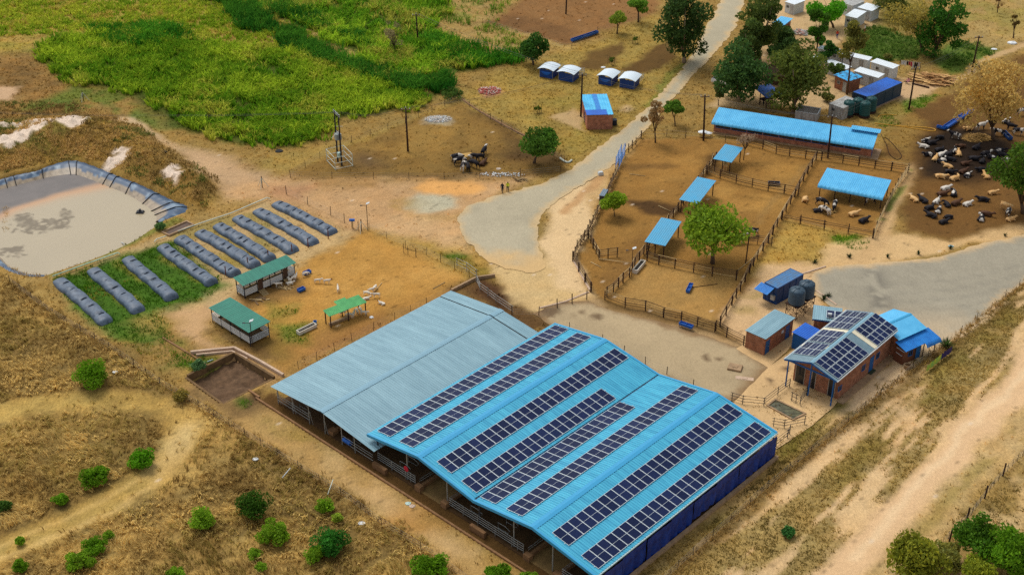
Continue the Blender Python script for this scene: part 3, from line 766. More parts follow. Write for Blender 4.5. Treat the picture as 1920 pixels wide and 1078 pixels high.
LN, no, ni, samp = liner([(-70, 352), (0, 333), (33, 324), (70, 317), (92, 307), (136, 297), (178, 309), (220, 326), (259, 341), (295, 358), (325, 373), (350, 383), (344, 398), (300, 418)],
                [(-70, 374), (0, 356), (36, 347), (70, 338), (92, 333), (134, 328), (156, 333), (195, 348), (236, 365), (262, 380), (276, 390), (287, 401), (291, 408), (291, 415)], 'blue grey plastic pond liner along the far bank')
M_strap = mat('black_strap', (38, 40, 46), .7)
for t in (.09, .13, .26, .37, .40, .52, .545, .6, .7, .8, .86):
    a = samp(no, t); b = samp(ni, min(1, t + .012))
    pts = []
    for j in range(9):
        s = j / 8; z = (-.05 + .42 * math.sin(min(1, s * 2.2) * math.pi / 2) if s < .3 else .37 + (WATER_Z - .45) * ((s - .3) / .7) ** 1.15) + .07
        p = a.lerp(b, s); pts.append((p.x, p.y, z))
    o = MB().tube(pts, .07, 5).build('strap', M_strap, LN); o.location = -LN.location
LN2, *_ = liner([(-70, 482), (-20, 492), (0, 500), (17, 512), (56, 521), (84, 520)], [(-70, 462), (-20, 474), (0, 481), (17, 498), (50, 512), (83, 516)], 'blue plastic pond liner at the near left corner of the pond')
# ================================================================== BARNS
M_blue = mat('roof_blue', (80, 184, 214), .45, var=.0, scale=.8, col2=(54, 150, 186), stretch=(3, .3, 1), spec=.3, ramp=(.32, .68))
M_bluetrim = mat('trim_blue', (56, 158, 206), .45, var=.1)
M_grey = mat('roof_grey_blue', (144, 180, 192), .5, var=.0, col2=(116, 152, 166), scale=.5, stretch=(2.5, .3, 1), spec=.35, ramp=(.3, .7))
M_greytrim = mat('trim_grey', (126, 166, 184), .5, var=.1)
M_galv = mat('galvanised_pipe', (168, 172, 170), .5, var=.3, scale=6, metal=.4)
M_darksteel = mat('dark_steel', (58, 60, 66), .6, var=.3)
M_conc = mat('concrete', (176, 146, 112), .9, var=.35, scale=1.6, bump=.3)
M_concdirty = mat('dirty_concrete', (150, 112, 76), .92, var=.4, scale=1.1, bump=.3)
M_dung = mat('barn_floor', (92, 66, 38), .95, var=.45, scale=.8, bump=.6, bscale=5)
M_dung2 = mat('barn_floor_dry', (150, 120, 74), .95, var=.35, scale=.9, bump=.4)
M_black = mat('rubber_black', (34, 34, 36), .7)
M_pvframe = mat('panel_frame', (214, 224, 226), .4, var=.05, metal=.3)
def pv_glass(name):
    m = bpy.data.materials.new(name); m.use_nodes = True
    n, l = m.node_tree.nodes, m.node_tree.links; b = n['Principled BSDF']
    b.inputs['Roughness'].default_value = .25; b.inputs['Specular IOR Level'].default_value = .1
    tc = n.new('ShaderNodeTexCoord'); br = n.new('ShaderNodeTexBrick'); br.offset = 0
    br.inputs['Color1'].default_value = (*lin((22, 34, 70)), 1); br.inputs['Color2'].default_value = (*lin((17, 28, 60)), 1); br.inputs['Mortar'].default_value = (*lin((44, 58, 96)), 1)
    br.inputs['Scale'].default_value = 1; br.inputs['Mortar Size'].default_value = .006; br.inputs['Brick Width'].default_value = .18; br.inputs['Row Height'].default_value = .09
    oi = n.new('ShaderNodeObjectInfo'); mr = n.new('ShaderNodeMapRange'); mr.inputs[3].default_value = .8; mr.inputs[4].default_value = 1.25
    hs = n.new('ShaderNodeHueSaturation')
    l.new(tc.outputs['Object'], br.inputs['Vector']); l.new(oi.outputs['Random'], mr.inputs[0]); l.new(mr.outputs[0], hs.inputs['Value']); l.new(br.outputs[0], hs.inputs['Color']); l.new(hs.outputs[0], b.inputs['Base Color'])
    MATS[name] = m; return m
M_pv = pv_glass('panel_cells')
def corr(mb, A, B, C, D, pitch=.34, amp=.052, thick=.03, m=0):
    """ribbed metal sheet over quad A B C D: ribs repeat from A to B and run from A to D"""
    A, B, C, D = (Vector(p) for p in (A, B, C, D))
    nrm = (B - A).cross(D - A).normalized()
    if nrm.z < 0: nrm = -nrm
    n = max(2, int((B - A).length / pitch)); k = len(mb.v)
    prof = ((0, 0), (.42, 0), (.55, 1), (.87, 1))
    ts = [((i + u) / n, h) for i in range(n) for u, h in prof] + [(1, 0)]
    for t, h in ts:
        for P, Q in ((A, B), (D, C)): mb.v.append(tuple(P.lerp(Q, t) + nrm * amp * h))
        for P, Q in ((A, B), (D, C)): mb.v.append(tuple(P.lerp(Q, t) + nrm * (amp * h - thick)))
    for i in range(len(ts) - 1):
        a = k + i * 4; b = a + 4
        for f in ((a, b, b + 1, a + 1), (a + 2, a + 3, b + 3, b + 2), (a, a + 2, b + 2, b), (a + 1, b + 1, b + 3, a + 3)): mb.f.append(f); mb.m.append(m)
    e = k + (len(ts) - 1) * 4
    mb.f += [(k, k + 1, k + 3, k + 2), (e, e + 2, e + 3, e + 1)]; mb.m += [m, m]
    return mb
def panel_mesh(name='solar_panel', L=1.13, Wd=2.25):
    m = MB(); m.box(-L / 2, L / 2, -Wd / 2, Wd / 2, 0, .035, 0)
    f = .042
    for y0, y1 in ((-Wd / 2 + f, -.016), (.016, Wd / 2 - f)): m.box(-L / 2 + f, L / 2 - f, y0, y1, .03, .04, 1)
    return m.mesh(name, [M_pvframe, M_pv])
PV = panel_mesh()

root = empty('blue_barn', BP(0, 0), BARN_YAW, 'large open cattle barn with twin blue ribbed roofs and solar panels', 'barn')
BLUE = root
def lp(a, b, z): return (a, -b, z)
hw = BW / 2
A0, A1 = -.15, BL
for k in range(4):
    b0, b1 = k * hw, (k + 1) * hw
    z0, z1 = (EAVE, EAVE + BRISE) if k % 2 == 0 else (EAVE + BRISE, EAVE)
    if k == 1: b1 -= .12; z1 += .02
    if k == 2: b0 += .12; z0 += .02
    m = MB(); corr(m, lp(A0, b0, z0), lp(A1, b0, z0), lp(A1, b1, z1), lp(A0, b1, z1)); m.build('roof_slope', M_blue, root)
for c in (hw, 3 * hw):
    m = MB()
    z = EAVE + BRISE + .075
    m.slab(lp(A0 - .02, c + .42, z - .065), lp(A1 + .02, c + .42, z - .065), lp(A1 + .02, c, z), lp(A0 - .02, c, z), .02)
    m.slab(lp(A0 - .02, c, z), lp(A1 + .02, c, z), lp(A1 + .02, c - .42, z - .065), lp(A0 - .02, c - .42, z - .065), .02)
    m.build('ridge_cap', M_bluetrim, root)
for e, nm in ((A0, 'gable_trim'), (A1, 'gable_trim')):     # barge flashing along each gable end
    for k in range(4):
        b0, b1 = k * hw, (k + 1) * hw
        z0, z1 = (EAVE, EAVE + BRISE) if k % 2 == 0 else (EAVE + BRISE, EAVE)
        s = -1 if e == A0 else 1
        p = [Vector(lp(e + s * .03, b0, z0 - .26)), Vector(lp(e + s * .03, b1, z1 - .26)), Vector(lp(e + s * .03, b1, z1 + .07)), Vector(lp(e + s * .03, b0, z0 + .07))]
        q = [Vector(lp(e - s * .22, b1, z1 + .07)), Vector(lp(e - s * .22, b0, z0 + .07))]
        m = MB(); m.slab(p[0], p[1], p[2], p[3], .02); m.slab(p[3], p[2], q[0], q[1], -.02)
        m.build(nm, M_bluetrim, root)
MB().box(A0, A1, -BW - .16, -BW + .16, EAVE - .16, EAVE - .04).build('valley_gutter', mat('gutter_dark_blue', (60, 120, 160), .5, col2=(40, 60, 80)), root)  # valley gutter, blue mottled with a darker blue
MB().box(A0, A1, -2 * BW - .14, -2 * BW + .02, EAVE - .14, EAVE - .01).build('gutter', mat('gutter_pale', (180, 205, 208), .5), root)
MB().box(A0, A1, -.02, .12, EAVE - .12, EAVE - .01).build('gutter', M_greytrim, root)
ang = math.atan2(BRISE, hw)
rows = [(0, .46, 2.76, .92, 26), (0, 4.24, 6.49, .78, 26), (1, 10.10, 12.36, .83, 26), (1, 13.84, 16.0, .83, 20), (2, 16.76, 18.94, .68, 20), (2, 20.47, 22.72, .63, 26), (3, 26.62, 28.80, .78, 26), (3, 30.44, 32.66, .75, 26)]
for k, b0, b1, a0, n in rows:
    bc = (b0 + b1) / 2; t = (bc - k * hw) / hw
    z = EAVE + BRISE * (t if k % 2 == 0 else 1 - t) + .10
    for i in range(n):
        add('solar_panel', PV, root, lp(a0 + 1.15 * (i + .5), bc, z), ((-ang if k % 2 == 0 else ang), 0, 0))
    for bo in (b0 + .45, b1 - .45):          # mounting rails under the row
        tt = (bo - k * hw) / hw; zr = EAVE + BRISE * (tt if k % 2 == 0 else 1 - tt) + .06
        MB().box(a0 - .12, a0 + 1.15 * n + .25, -bo - .025, -bo + .025, zr, zr + .035).build('mounting_rail', M_pvframe, root)
# frame: posts, rafters and purlins
post_b = [1.23, 6.0, 12.2, 17.0, 21.9, 27.2, 32.9]
def roof_z(b):
    k = int(b // hw); t = (b - k * hw) / hw; k = min(k, 3)
    return EAVE + BRISE * (t if k % 2 == 0 else 1 - t)
for a in (.3, 7.9, 15.6, 23.2, 30.9):
    for b in post_b:
        if a > .3 and b in (6.0, 21.9, 12.2, 27.2): continue
        pole('post', lp(a, b, -.1), lp(a, b, roof_z(b) - .12), .075 if b not in (1.23, 17.0, 32.9) else .1, M_galv if b not in (1.23, 17.0) else M_darksteel, root)
    for k in range(4):
        b0, b1 = k * hw, (k + 1) * hw
        bar('rafter', lp(a, b0 + .1, roof_z(b0 + .1) - .17), lp(a, b1 - .1, roof_z(b1 - .1) - .17), .1, .16, M_darksteel, root)
for b in (2.2, 4.4, 6.6, 9.9, 12.1, 14.3, 18.7, 20.9, 23.1, 26.4, 28.6, 30.8):
    bar('purlin', lp(.05, b, roof_z(b) - .1), lp(BL - .1, b, roof_z(b) - .1), .06, .08, M_darksteel, root)
# inside: floors, low feed walls, rails
MB().box(-.2, BL - .3, -8.0, -1.0, -.3, .06).build('floor', M_dung, root)
MB().box(-.2, BL - .3, -12.0, -8.35, -.3, .05).build('floor', M_dung2, root)
MB().box(-.2, BL - .3, -24.0, -12.35, -.3, .06).build('floor', M_dung, root)
MB().box(-.2, BL - .3, -28.0, -24.35, -.3, .05).build('floor', M_dung2, root)
MB().box(-.2, BL - .3, -33.2, -28.35, -.3, .06).build('floor', M_dung, root)
for b in (8.0, 12.0, 24.0, 28.0):
    m = MB(); m.box(0.0, BL - .5, -b - .35, -b, .0, .5); m.box(-.35, .25, -b - .6, -b + .25, -.1, .62); m.build('feed_wall', M_concdirty, root)
for b in (1.4, 16.6):
    MB().box(-.75, -.35, -b - 2.0, -b + .1, -.3, .45).build('kerb_block', M_concdirty, root)
for b0, b1 in ((1.3, 5.9), (5.9, 7.4), (12.6, 16.9), (17.0, 21.8), (21.8, 23.4), (28.6, 33.0)):
    for z in (.45, .75, 1.05, 1.35):
        pole('rail', lp(.12, b0, z), lp(.12, b1, z), .032, M_galv, root, 5)
    pole('rail_post', lp(.12, b1 - .02, 0), lp(.12, b1 - .02, 1.4), .04, M_galv, root, 5)
    pole('rail_post', lp(.12, (b0 + b1) / 2, 0), lp(.12, (b0 + b1) / 2, 1.4), .035, M_galv, root, 5)
for b in (7.9, 12.5, 23.9, 28.5):
    for z in (.8, 1.1): pole('rail', lp(.3, b, z), lp(BL - 1, b, z), .03, M_galv, root, 5)
for b in (4.0, 15.0, 19.0):       # cubicle loops
    for i in range(8):
        a = 1.0 + i * 1.25
        MB().tube([lp(a, b, .1), lp(a, b, 1.1), lp(a, b + 1.0, 1.15), lp(a, b + 1.7, .9), lp(a, b + 1.4, .45), lp(a, b, .4)], .03, 5).build('cubicle_loop', M_galv, root)
# hanging blue curtains on the road side
def curtain_mesh(w, h, seed):
    rr = random.Random(seed); P = []
    nx, nz = 22, 8; ph = rr.random() * 6
    for i in range(nx + 1):
        u = i / nx; row = []
        for j in range(nz + 1):
            s = j / nz
            d = (.05 * math.sin(u * 17 + ph) + .04 * math.sin(u * 31 + 2 * ph)) * (.3 + s) + .03 * math.sin(s * 9 + u * 5)
            row.append((u * w, d, -h * s * (1 + .03 * math.sin(u * 9 + ph))))
        P.append(row)
    m = MB(); m.grid(P); m.grid([[(p[0], p[1] - .015, p[2]) for p in r] for r in P][::-1]); return m
M_tarp = mat('blue_tarpaulin', (20, 62, 150), .45, var=.0, col2=(12, 36, 104), scale=1.1, spec=.4, bump=.25, bscale=3)
cur = [(31.0, 3.5, 3.0), (27.45, 3.6, 2.6), (23.7, 4.1, 3.1), (19.5, 3.9, 2.35), (15.5, 3.7, 3.0), (11.7, 4.0, 3.05), (7.6, 3.8, 2.9), (3.7, 3.7, 3.0)]
for i, (a, w, h) in enumerate(cur):
    o = curtain_mesh(w, h, i).build('curtain', M_tarp, root, smooth=True); o.location = lp(a - w, 33.25 + (.1 if i % 2 else 0), EAVE - .18)
MB().box(-.3, BL - .2, -33.75, -33.4, -.2, .42).build('kerb_wall', M_conc, root)
MB().box(-1.78, -1.55, -34, 18.5, -.45, .14).build('drain_kerb', M_concdirty, root)

# grey barn beside it
GE, GR = 2.2, 3.15; GB0, GBR, GB1 = -16.5, -7.2, 1.8
root = empty('grey_barn', BP(0, -7), BARN_YAW, 'low open cattle barn with pale grey blue ribbed roof', 'barn')
def lq(a, b, z): return (a, -(b + 7), z)
for a0, a1 in ((-.77, 27.15), (27.32, 29.25)):
    dz = 0 if a0 < 0 else .03
    m = MB(); corr(m, lq(a0, GB0, GE + dz), lq(a1, GB0, GE + dz), lq(a1, GBR, GR + dz), lq(a0, GBR, GR + dz), .34, .04); m.build('roof_slope', M_grey, root)
    m = MB(); corr(m, lq(a0, GBR, GR + dz), lq(a1, GBR, GR + dz), lq(a1, GB1, GE + dz), lq(a0, GB1, GE + dz), .34, .04); m.build('roof_slope', M_grey, root)
    m = MB(); z = GR + .07 + dz
    m.slab(lq(a0, GBR + .4, z - .04), lq(a1, GBR + .4, z - .04), lq(a1, GBR, z), lq(a0, GBR, z), .02); m.slab(lq(a0, GBR, z), lq(a1, GBR, z), lq(a1, GBR - .4, z - .04), lq(a0, GBR - .4, z - .04), .02)
    m.build('ridge_cap', M_greytrim, root)
for b0, b1, z0, z1 in ((GB0, GBR, GE, GR), (GBR, GB1, GR, GE)):        # black strip added to stand in for the shade in the sheet gap
    m = MB(); q = [Vector(lq(27.1, b0, z0 - .05)), Vector(lq(27.1, b1, z1 - .05)), Vector(lq(27.4, b1, z1 - .05)), Vector(lq(27.4, b0, z0 - .05))]; m.hexa([p - Vector((0, 0, .03)) for p in q] + q); m.build('gap_shade_strip', M_black, root)
def grey_z(b): return GE + (GR - GE) * (1 - abs(b - GBR) / (9.2))
for a in (-.45, 7, 14.2, 21.5, 28.6):
    for b in (-15.7, -12.9, -9.9, -7.1, -4.1, -1.9):
        if a > 0 and b not in (-15.7, -7.1): continue
        pole('post', lq(a, b, -.1), lq(a, b, grey_z(b) - .1), .06, M_galv, root)
    for b0, b1 in ((GB0 + .1, GBR), (GBR, GB1 - .1)): bar('rafter', lq(a, b0, grey_z(b0) - .13), lq(a, b1, grey_z(b1) - .13), .08, .12, M_galv, root)
for b0, b1 in ((-15.7, -9.9), (-4.1, 1.2)):
    for z in (.5, .95, 1.3): pole('rail', lq(-.5, b0, z), lq(-.5, b1, z), .03, M_galv, root, 5)
for b in (-15.3, -12.5, -9.4, -6.7):
    pole('brace', lq(-.45, b + .1, .05), lq(-.45, b - .35, 1.75), .03, M_galv, root, 5)
MB().box(-.35, 28.8, -23 + 14, 8.9, -.3, .05).build('floor', M_dung, root)
m = MB(); m.box(.1, 28, -.9, -.5, 0, .5); m.box(-.3, .5, -1.1, -.2, 0, .6); m.build('feed_wall', M_concdirty, root)
for b in (-13, -3.5):
    for i in range(6):
        a = .6 + i * 1.3
        MB().tube([lq(a, b, .1), lq(a, b, 1.1), lq(a, b + 1.0, 1.15), lq(a, b + 1.7, .9), lq(a, b + 1.4, .45), lq(a, b, .4)], .03, 5).build('cubicle_loop', M_galv, root)
# things at the barn fronts
M_pblue = mat('plastic_blue', (32, 100, 190), .4, var=.25, scale=2)
o = MB().lathe([(.0, -.62), (.26, -.62), (.29, -.6), (.29, -.2), (.31, -.18), (.29, -.16), (.29, .16), (.31, .18), (.29, .2), (.29, .6), (.26, .62), (0, .62)], 14, cap=False).build('plastic_drum', M_pblue, smooth=False)
o.location = BP(-.35, -3.3, .75); o.rotation_euler = (R(90), 0, BARN_YAW)
tag(o, 'blue plastic drum lying under the grey barn roof edge', 'drum')
o = MB().lathe([(0, .0), (.32, .02), (.36, .05), (.36, .1), (.3, .12), (0, .13)], 18, cap=False).build('red_lid', mat('plastic_red', (196, 36, 62), .5), smooth=False)
o.location = BP(.17, 6.0, 1.62); o.rotation_euler = (0, R(-90), BARN_YAW)
tag(o, 'round red plastic lid hung on a barn post', 'lid')
# ================================================================== BUILDINGS
def brick_mat(name, c1, c2, mortar, scale=1.0):
    m = bpy.data.materials.new(name); m.use_nodes = True
    n, l = m.node_tree.nodes, m.node_tree.links; b = n['Principled BSDF']; b.inputs['Roughness'].default_value = .92; b.inputs['Specular IOR Level'].default_value = .15
    tc = n.new('ShaderNodeTexCoord'); sx = n.new('ShaderNodeSeparateXYZ'); ad = n.new('ShaderNodeMath'); cb = n.new('ShaderNodeCombineXYZ')
    l.new(tc.outputs['Object'], sx.inputs[0]); l.new(sx.outputs[0], ad.inputs[0]); l.new(sx.outputs[1], ad.inputs[1]); l.new(ad.outputs[0], cb.inputs[0]); l.new(sx.outputs[2], cb.inputs[1])
    br = n.new('ShaderNodeTexBrick'); br.inputs['Scale'].default_value = 1 / scale; br.inputs['Brick Width'].default_value = .26; br.inputs['Row Height'].default_value = .1; br.inputs['Mortar Size'].default_value = .012
    br.inputs['Color1'].default_value = (*lin(c1), 1); br.inputs['Color2'].default_value = (*lin(c2), 1); br.inputs['Mortar'].default_value = (*lin(mortar), 1)
    l.new(cb.outputs[0], br.inputs['Vector'])
    nz = n.new('ShaderNodeTexNoise'); nz.inputs['Scale'].default_value = 1.6; nz.inputs['Detail'].default_value = 6; l.new(tc.outputs['Object'], nz.inputs['Vector'])
    mr = n.new('ShaderNodeMapRange'); mr.inputs[1].default_value = .3; mr.inputs[2].default_value = .7; mr.inputs[3].default_value = .66; mr.inputs[4].default_value = 1.25; l.new(nz.outputs[0], mr.inputs[0])
    vm = n.new('ShaderNodeVectorMath'); vm.operation = 'SCALE'; l.new(br.outputs[0], vm.inputs[0]); l.new(mr.outputs[0], vm.inputs['Scale']); l.new(vm.outputs[0], b.inputs['Base Color'])
    bp = n.new('ShaderNodeBump'); bp.inputs['Strength'].default_value = .5; bp.inputs['Distance'].default_value = .03; l.new(br.outputs['Fac'], bp.inputs['Height']); bp.invert = True; l.new(bp.outputs[0], b.inputs['Normal'])
    MATS[name] = m; return m
M_brick = brick_mat('brick_red', (158, 98, 72), (138, 80, 58), (170, 138, 112))
M_brick2 = brick_mat('brick_orange', (176, 112, 86), (158, 92, 70), (176, 140, 116))
M_skyroof = mat('roof_sky_blue', (98, 190, 236), .45, var=.0, col2=(78, 172, 222), scale=.6, spec=.3)
M_midblue = mat('roof_mid_blue', (46, 140, 220), .5, var=.0, col2=(36, 118, 196), scale=.8)
M_royal = mat('roof_royal_blue', (22, 104, 206), .45, var=.0, col2=(18, 86, 182), scale=.7)
M_penblue = mat('roof_pen_blue', (72, 168, 214), .5, var=.0, col2=(92, 160, 194), scale=.7, ramp=(.3, .75))
M_bluepaint = mat('paint_blue', (26, 92, 158), .55, var=.25, scale=3)
M_navy = mat('container_navy', (20, 62, 118), .5, var=.25, scale=2)
M_contop = mat('container_top', (64, 124, 180), .5, var=.0, col2=(86, 112, 140), scale=1.2)
M_white = mat('cabin_white', (200, 206, 208), .6, var=.12, scale=1.5)
M_whiteroof = mat('cabin_roof', (226, 236, 242), .5, var=.08, scale=.8)
M_tin = mat('weathered_tin', (190, 194, 192), .55, var=.0, col2=(138, 134, 128), scale=1.3, stretch=(3, .6, .6))
M_greydark = mat('roof_grey_dark', (124, 150, 160), .5, var=.0, col2=(100, 126, 138), scale=.6)
M_cream = mat('skylight_strip', (222, 214, 186), .5, var=.1)
M_glass = mat('window_dark', (26, 32, 40), .15, var=.1, spec=.5)
M_tank = mat('tank_grey_blue', (64, 86, 102), .5, var=.25, scale=3)
M_tankgreen = mat('tank_green', (34, 84, 84), .5, var=.25, scale=3)
M_timber = mat('old_timber', (126, 100, 70), .9, var=.45, scale=4, rand=.25, stretch=(1, 1, .3))
M_timberpale = mat('pale_timber', (192, 164, 116), .9, var=.3, scale=4, rand=.2, stretch=(1, 1, .3))
M_postdark = mat('creosote_post', (66, 44, 36), .9, var=.4, scale=5, rand=.25)
M_green = mat('roof_green', (48, 132, 112), .5, var=.0, col2=(38, 114, 98), scale=1.0, stretch=(2, .4, 1))
M_lime = mat('roof_light_green', (92, 176, 106), .5, var=.0, col2=(70, 152, 90), scale=1.0)
M_slat = mat('white_slat', (206, 208, 206), .6, var=.22, scale=3, rand=.08)
M_blackpaint = mat('paint_black', (36, 40, 52), .6)
M_wallgrey = mat('plaster_grey', (176, 166, 152), .85, var=.3, scale=1.0)

def rect4(px4, zs):
    """four roof corners seen in the photograph (at heights zs) -> centre, heading and size of the rectangle"""
    P = [G(x, y, z) for (x, y), z in zip(px4, zs)]
    u = (P[1] - P[0]) + (P[2] - P[3]); v = (P[3] - P[0]) + (P[2] - P[1]); u.z = v.z = 0
    s = 1 if u.cross(v).z > 0 else -1
    if v.length > u.length: v.normalize(); uu = Vector((v.y, -v.x, 0)) * s        # the longer side gives the heading
    else: uu = u.normalized()
    L = u.dot(uu) / 2; u = uu; v = Vector((-u.y, u.x, 0))
    W = (((P[3] - P[0]) + (P[2] - P[1])) / 2).dot(v)
    c = sum(P, Vector()) / 4
    za, zb = (zs[0] + zs[1]) / 2, (zs[2] + zs[3]) / 2
    yaw = math.atan2(u.y, u.x)
    if W < 0: yaw += math.pi; W = -W
    return Vector((c.x, c.y, 0)), yaw, L, W, za, zb
def roof_mono(root, L, W, za, zb, m, over=0.0, pitch=.25, amp=.03, name='roof', bull=False):
    mb = MB(); x0, x1, y0, y1 = -L / 2 - over, L / 2 + over, -W / 2 - over, W / 2 + over
    corr(mb, (x0, y0, za), (x1, y0, za), (x1, y1, zb), (x0, y1, zb), pitch, amp)
    if bull:      # rolled-over lower eave
        prev = (y0, za)
        for k in range(1, 5):
            a = k / 4 * math.pi / 2; cur = (y0 - .45 * math.sin(a), za - .45 * (1 - math.cos(a)))
            corr(mb, (x0, cur[0], cur[1]), (x1, cur[0], cur[1]), (x1, prev[0], prev[1]), (x0, prev[0], prev[1]), pitch * 2, amp); prev = cur
    return mb.build(name, m, root)
def walls_mono(root, L, W, za, zb, m, inset=.25, th=.18, z0=-.2, name='wall'):
    """four walls under a single-slope roof, each a part"""
    x0, x1, y0, y1 = -L / 2 + inset, L / 2 - inset, -W / 2 + inset, W / 2 - inset
    def zt(y): return za + (zb - za) * (y + W / 2) / W - .05
    out = []
    out.append(MB().hexa([(x0, y0, z0), (x1, y0, z0), (x1, y0 + th, z0), (x0, y0 + th, z0), (x0, y0, zt(y0)), (x1, y0, zt(y0)), (x1, y0 + th, zt(y0 + th)), (x0, y0 + th, zt(y0 + th))]).build(name, m, root))
    out.append(MB().hexa([(x0, y1 - th, z0), (x1, y1 - th, z0), (x1, y1, z0), (x0, y1, z0), (x0, y1 - th, zt(y1 - th)), (x1, y1 - th, zt(y1 - th)), (x1, y1, zt(y1)), (x0, y1, zt(y1))]).build(name, m, root))
    for xa in (x0, x1 - th):
        out.append(MB().hexa([(xa, y0 + th, z0), (xa + th, y0 + th, z0), (xa + th, y1 - th, z0), (xa, y1 - th, z0), (xa, y0 + th, zt(y0 + th)), (xa + th, y0 + th, zt(y0 + th)), (xa + th, y1 - th, zt(y1 - th)), (xa, y1 - th, zt(y1 - th))]).build(name, m, root))
    return out
def opening(root, name, x, y, z0, w, h, face, m, frame=None, proud=.04):
    """door or window on a wall face ('x-','x+','y-','y+') with a frame proud of the wall and the leaf set back in it"""
    f = frame or m; t = .07
    o = MB()
    if face[0] == 'y':
        s = 1 if face[1] == '+' else -1
        def bx(mb, a0, a1, b0, b1, d0, d1): return mb.box(x + a0, x + a1, *sorted((y + s * d0, y + s * d1)), b0, b1)
    else:
        s = 1 if face[1] == '+' else -1
        def bx(mb, a0, a1, b0, b1, d0, d1): return mb.box(*sorted((x + s * d0, x + s * d1)), y + a0, y + a1, b0, b1)
    leaf = MB(); bx(leaf, -w / 2 + t, w / 2 - t, z0 + .02, z0 + h - t, -.05, proud * .4); lo = leaf.build(name, m, root)
    bx(o, -w / 2, -w / 2 + t, z0, z0 + h, -.05, proud); bx(o, w / 2 - t, w / 2, z0, z0 + h, -.05, proud); bx(o, -w / 2 + t, w / 2 - t, z0 + h - t, z0 + h, -.05, proud)
    if name == 'window':
        bx(o, -w / 2 + t, w / 2 - t, z0, z0 + t, -.05, proud + .03); bx(o, -.025, .025, z0 + t, z0 + h - t, -.05, proud * .8)
    o.build('frame', f, lo)
    if name == 'door':
        hb = MB(); bx(hb, w / 2 - .25, w / 2 - .13, z0 + 1.0, z0 + 1.06, proud * .4, proud + .05); hb.build('handle', M_galv, lo)
    return lo
def simple_hut(name, label, cat, px4, zs, roofm, wallm, over=.25, inset=None, group=None, bull=False, pitch=.25):
    c, yaw, L, W, za, zb = rect4(px4, zs)
    root = empty(name, c, yaw, label, cat, group)
    roof_mono(root, L, W, za, zb, roofm, 0, pitch, bull=bull)
    walls_mono(root, L, W, za, zb, wallm, over if inset is None else inset)
    return root, L, W, za, zb

# ---- long brick building with the blue roof above the pens
c, yaw, L, W, za, zb = rect4([(1336, 226), (1636, 275), (1650, 247), (1347, 202)], [2.3, 2.3, 3.1, 3.1])
root = empty('long_brick_building', c, yaw, 'long low brick building with light blue roof above the timber pens', 'building')
roof_mono(root, L, W, za, zb, M_skyroof, 0, .3, .03, bull=True)
walls = walls_mono(root, L, W, za, zb, M_brick2, .3)
yw = -W / 2 + .3
for i in range(9):
    x = -L / 2 + 1.9 + i * (L - 3.6) / 8.6
    opening(root, 'window', x, yw, 1.05, 2.55, .85, 'y-', M_glass, M_bluepaint)
MB().box(-L / 2 + .3, L / 2 - .3, yw - .28, yw - .005, -.1, .28).build('plinth', M_conc, root)
MB().box(L / 2 - .29, L / 2 + .9, -W / 2 - .1, W / 2, -.05, .1).build('plinth', M_conc, root)
opening(root, 'door', L / 2 - .3, -1.0, 0, .9, 2.0, 'x+', M_bluepaint)
m = MB(); corr(m, (L / 2 - 4.4, W / 2 - 1.1, zb + .22), (L / 2 + .35, W / 2 - 1.1, zb + .22), (L / 2 + .35, W / 2 + .35, zb + .3), (L / 2 - 4.4, W / 2 + .35, zb + .3), .3); m.build('roof_step', M_skyroof, root)
o = MB().box(-.75, .75, -.4, .4, 0, .5); o.box(-.8, .8, -.45, .45, .5, .75)
o = o.build('feed_bin', M_pblue); o.location = GP(1609, 285); o.rotation_euler = (0, 0, yaw); tag(o, 'blue plastic bin standing against the long brick building', 'bin')

# ---- dairy building with solar roof
c0, yaw, L, W, za, zb = rect4([(1567.3, 716), (1684.2, 617.8), (1586, 582), (1472.7, 672)], [3.9] * 4)
DA = empty('dairy_building', c0, yaw, 'brick dairy building with grey gable roof, solar panels and blue posts', 'building')
hr = 1.05
for s in (-1, 1):
    m = MB(); A = (-L / 2, s * W / 2, za); B = (L / 2, s * W / 2, za); C = (L / 2, 0, za + hr); D = (-L / 2, 0, za + hr)
    corr(m, A, B, C, D, .25, .03); m.build('roof_slope', M_greydark, DA)
    for x in ((-L * .19, L * .14) if s < 0 else (-L * .22, L * .10)):
        k = .035; nrm = Vector((0, s * hr, W / 2)).normalized() * (.045)
        q = [Vector((x - .38, s * W / 2 - s * .02, za)), Vector((x + .38, s * W / 2 - s * .02, za)), Vector((x + .38, 0, za + hr)), Vector((x - .38, 0, za + hr))]
        q = [p + nrm for p in q]
        MB().slab(*(q if s < 0 else q[::-1]), .02).build('skylight', M_cream, DA)
    for e in (-1, 1):
        x = e * (L / 2 + .02)
        m = MB(); m.hexa([(x - .02, s * W / 2, za - .2), (x + .02, s * W / 2, za - .2), (x + .02, 0, za + hr - .2), (x - .02, 0, za + hr - .2), (x - .02, s * W / 2, za + .02), (x + .02, s * W / 2, za + .02), (x + .02, 0, za + hr + .02), (x - .02, 0, za + hr + .02)]); m.build('gable_trim', M_bluepaint, DA)
    MB().box(-L / 2, L / 2, *sorted((s * (W / 2 + .01), s * (W / 2 + .13))), za - .12, za - .01).build('gutter', M_white, DA)
m = MB(); z = za + hr + .05; m.slab((-L / 2, -.22, z - .05), (L / 2, -.22, z - .05), (L / 2, 0, z), (-L / 2, 0, z), .02); m.slab((-L / 2, 0, z), (L / 2, 0, z), (L / 2, .22, z - .05), (-L / 2, .22, z - .05), .02); m.build('ridge_cap', M_greytrim, DA)
sl = math.atan2(hr, W / 2); cs = math.cos(sl)
PV2 = panel_mesh('solar_panel', 1.0, 1.65)
PV3 = panel_mesh('solar_panel', 1.66, 1.0)
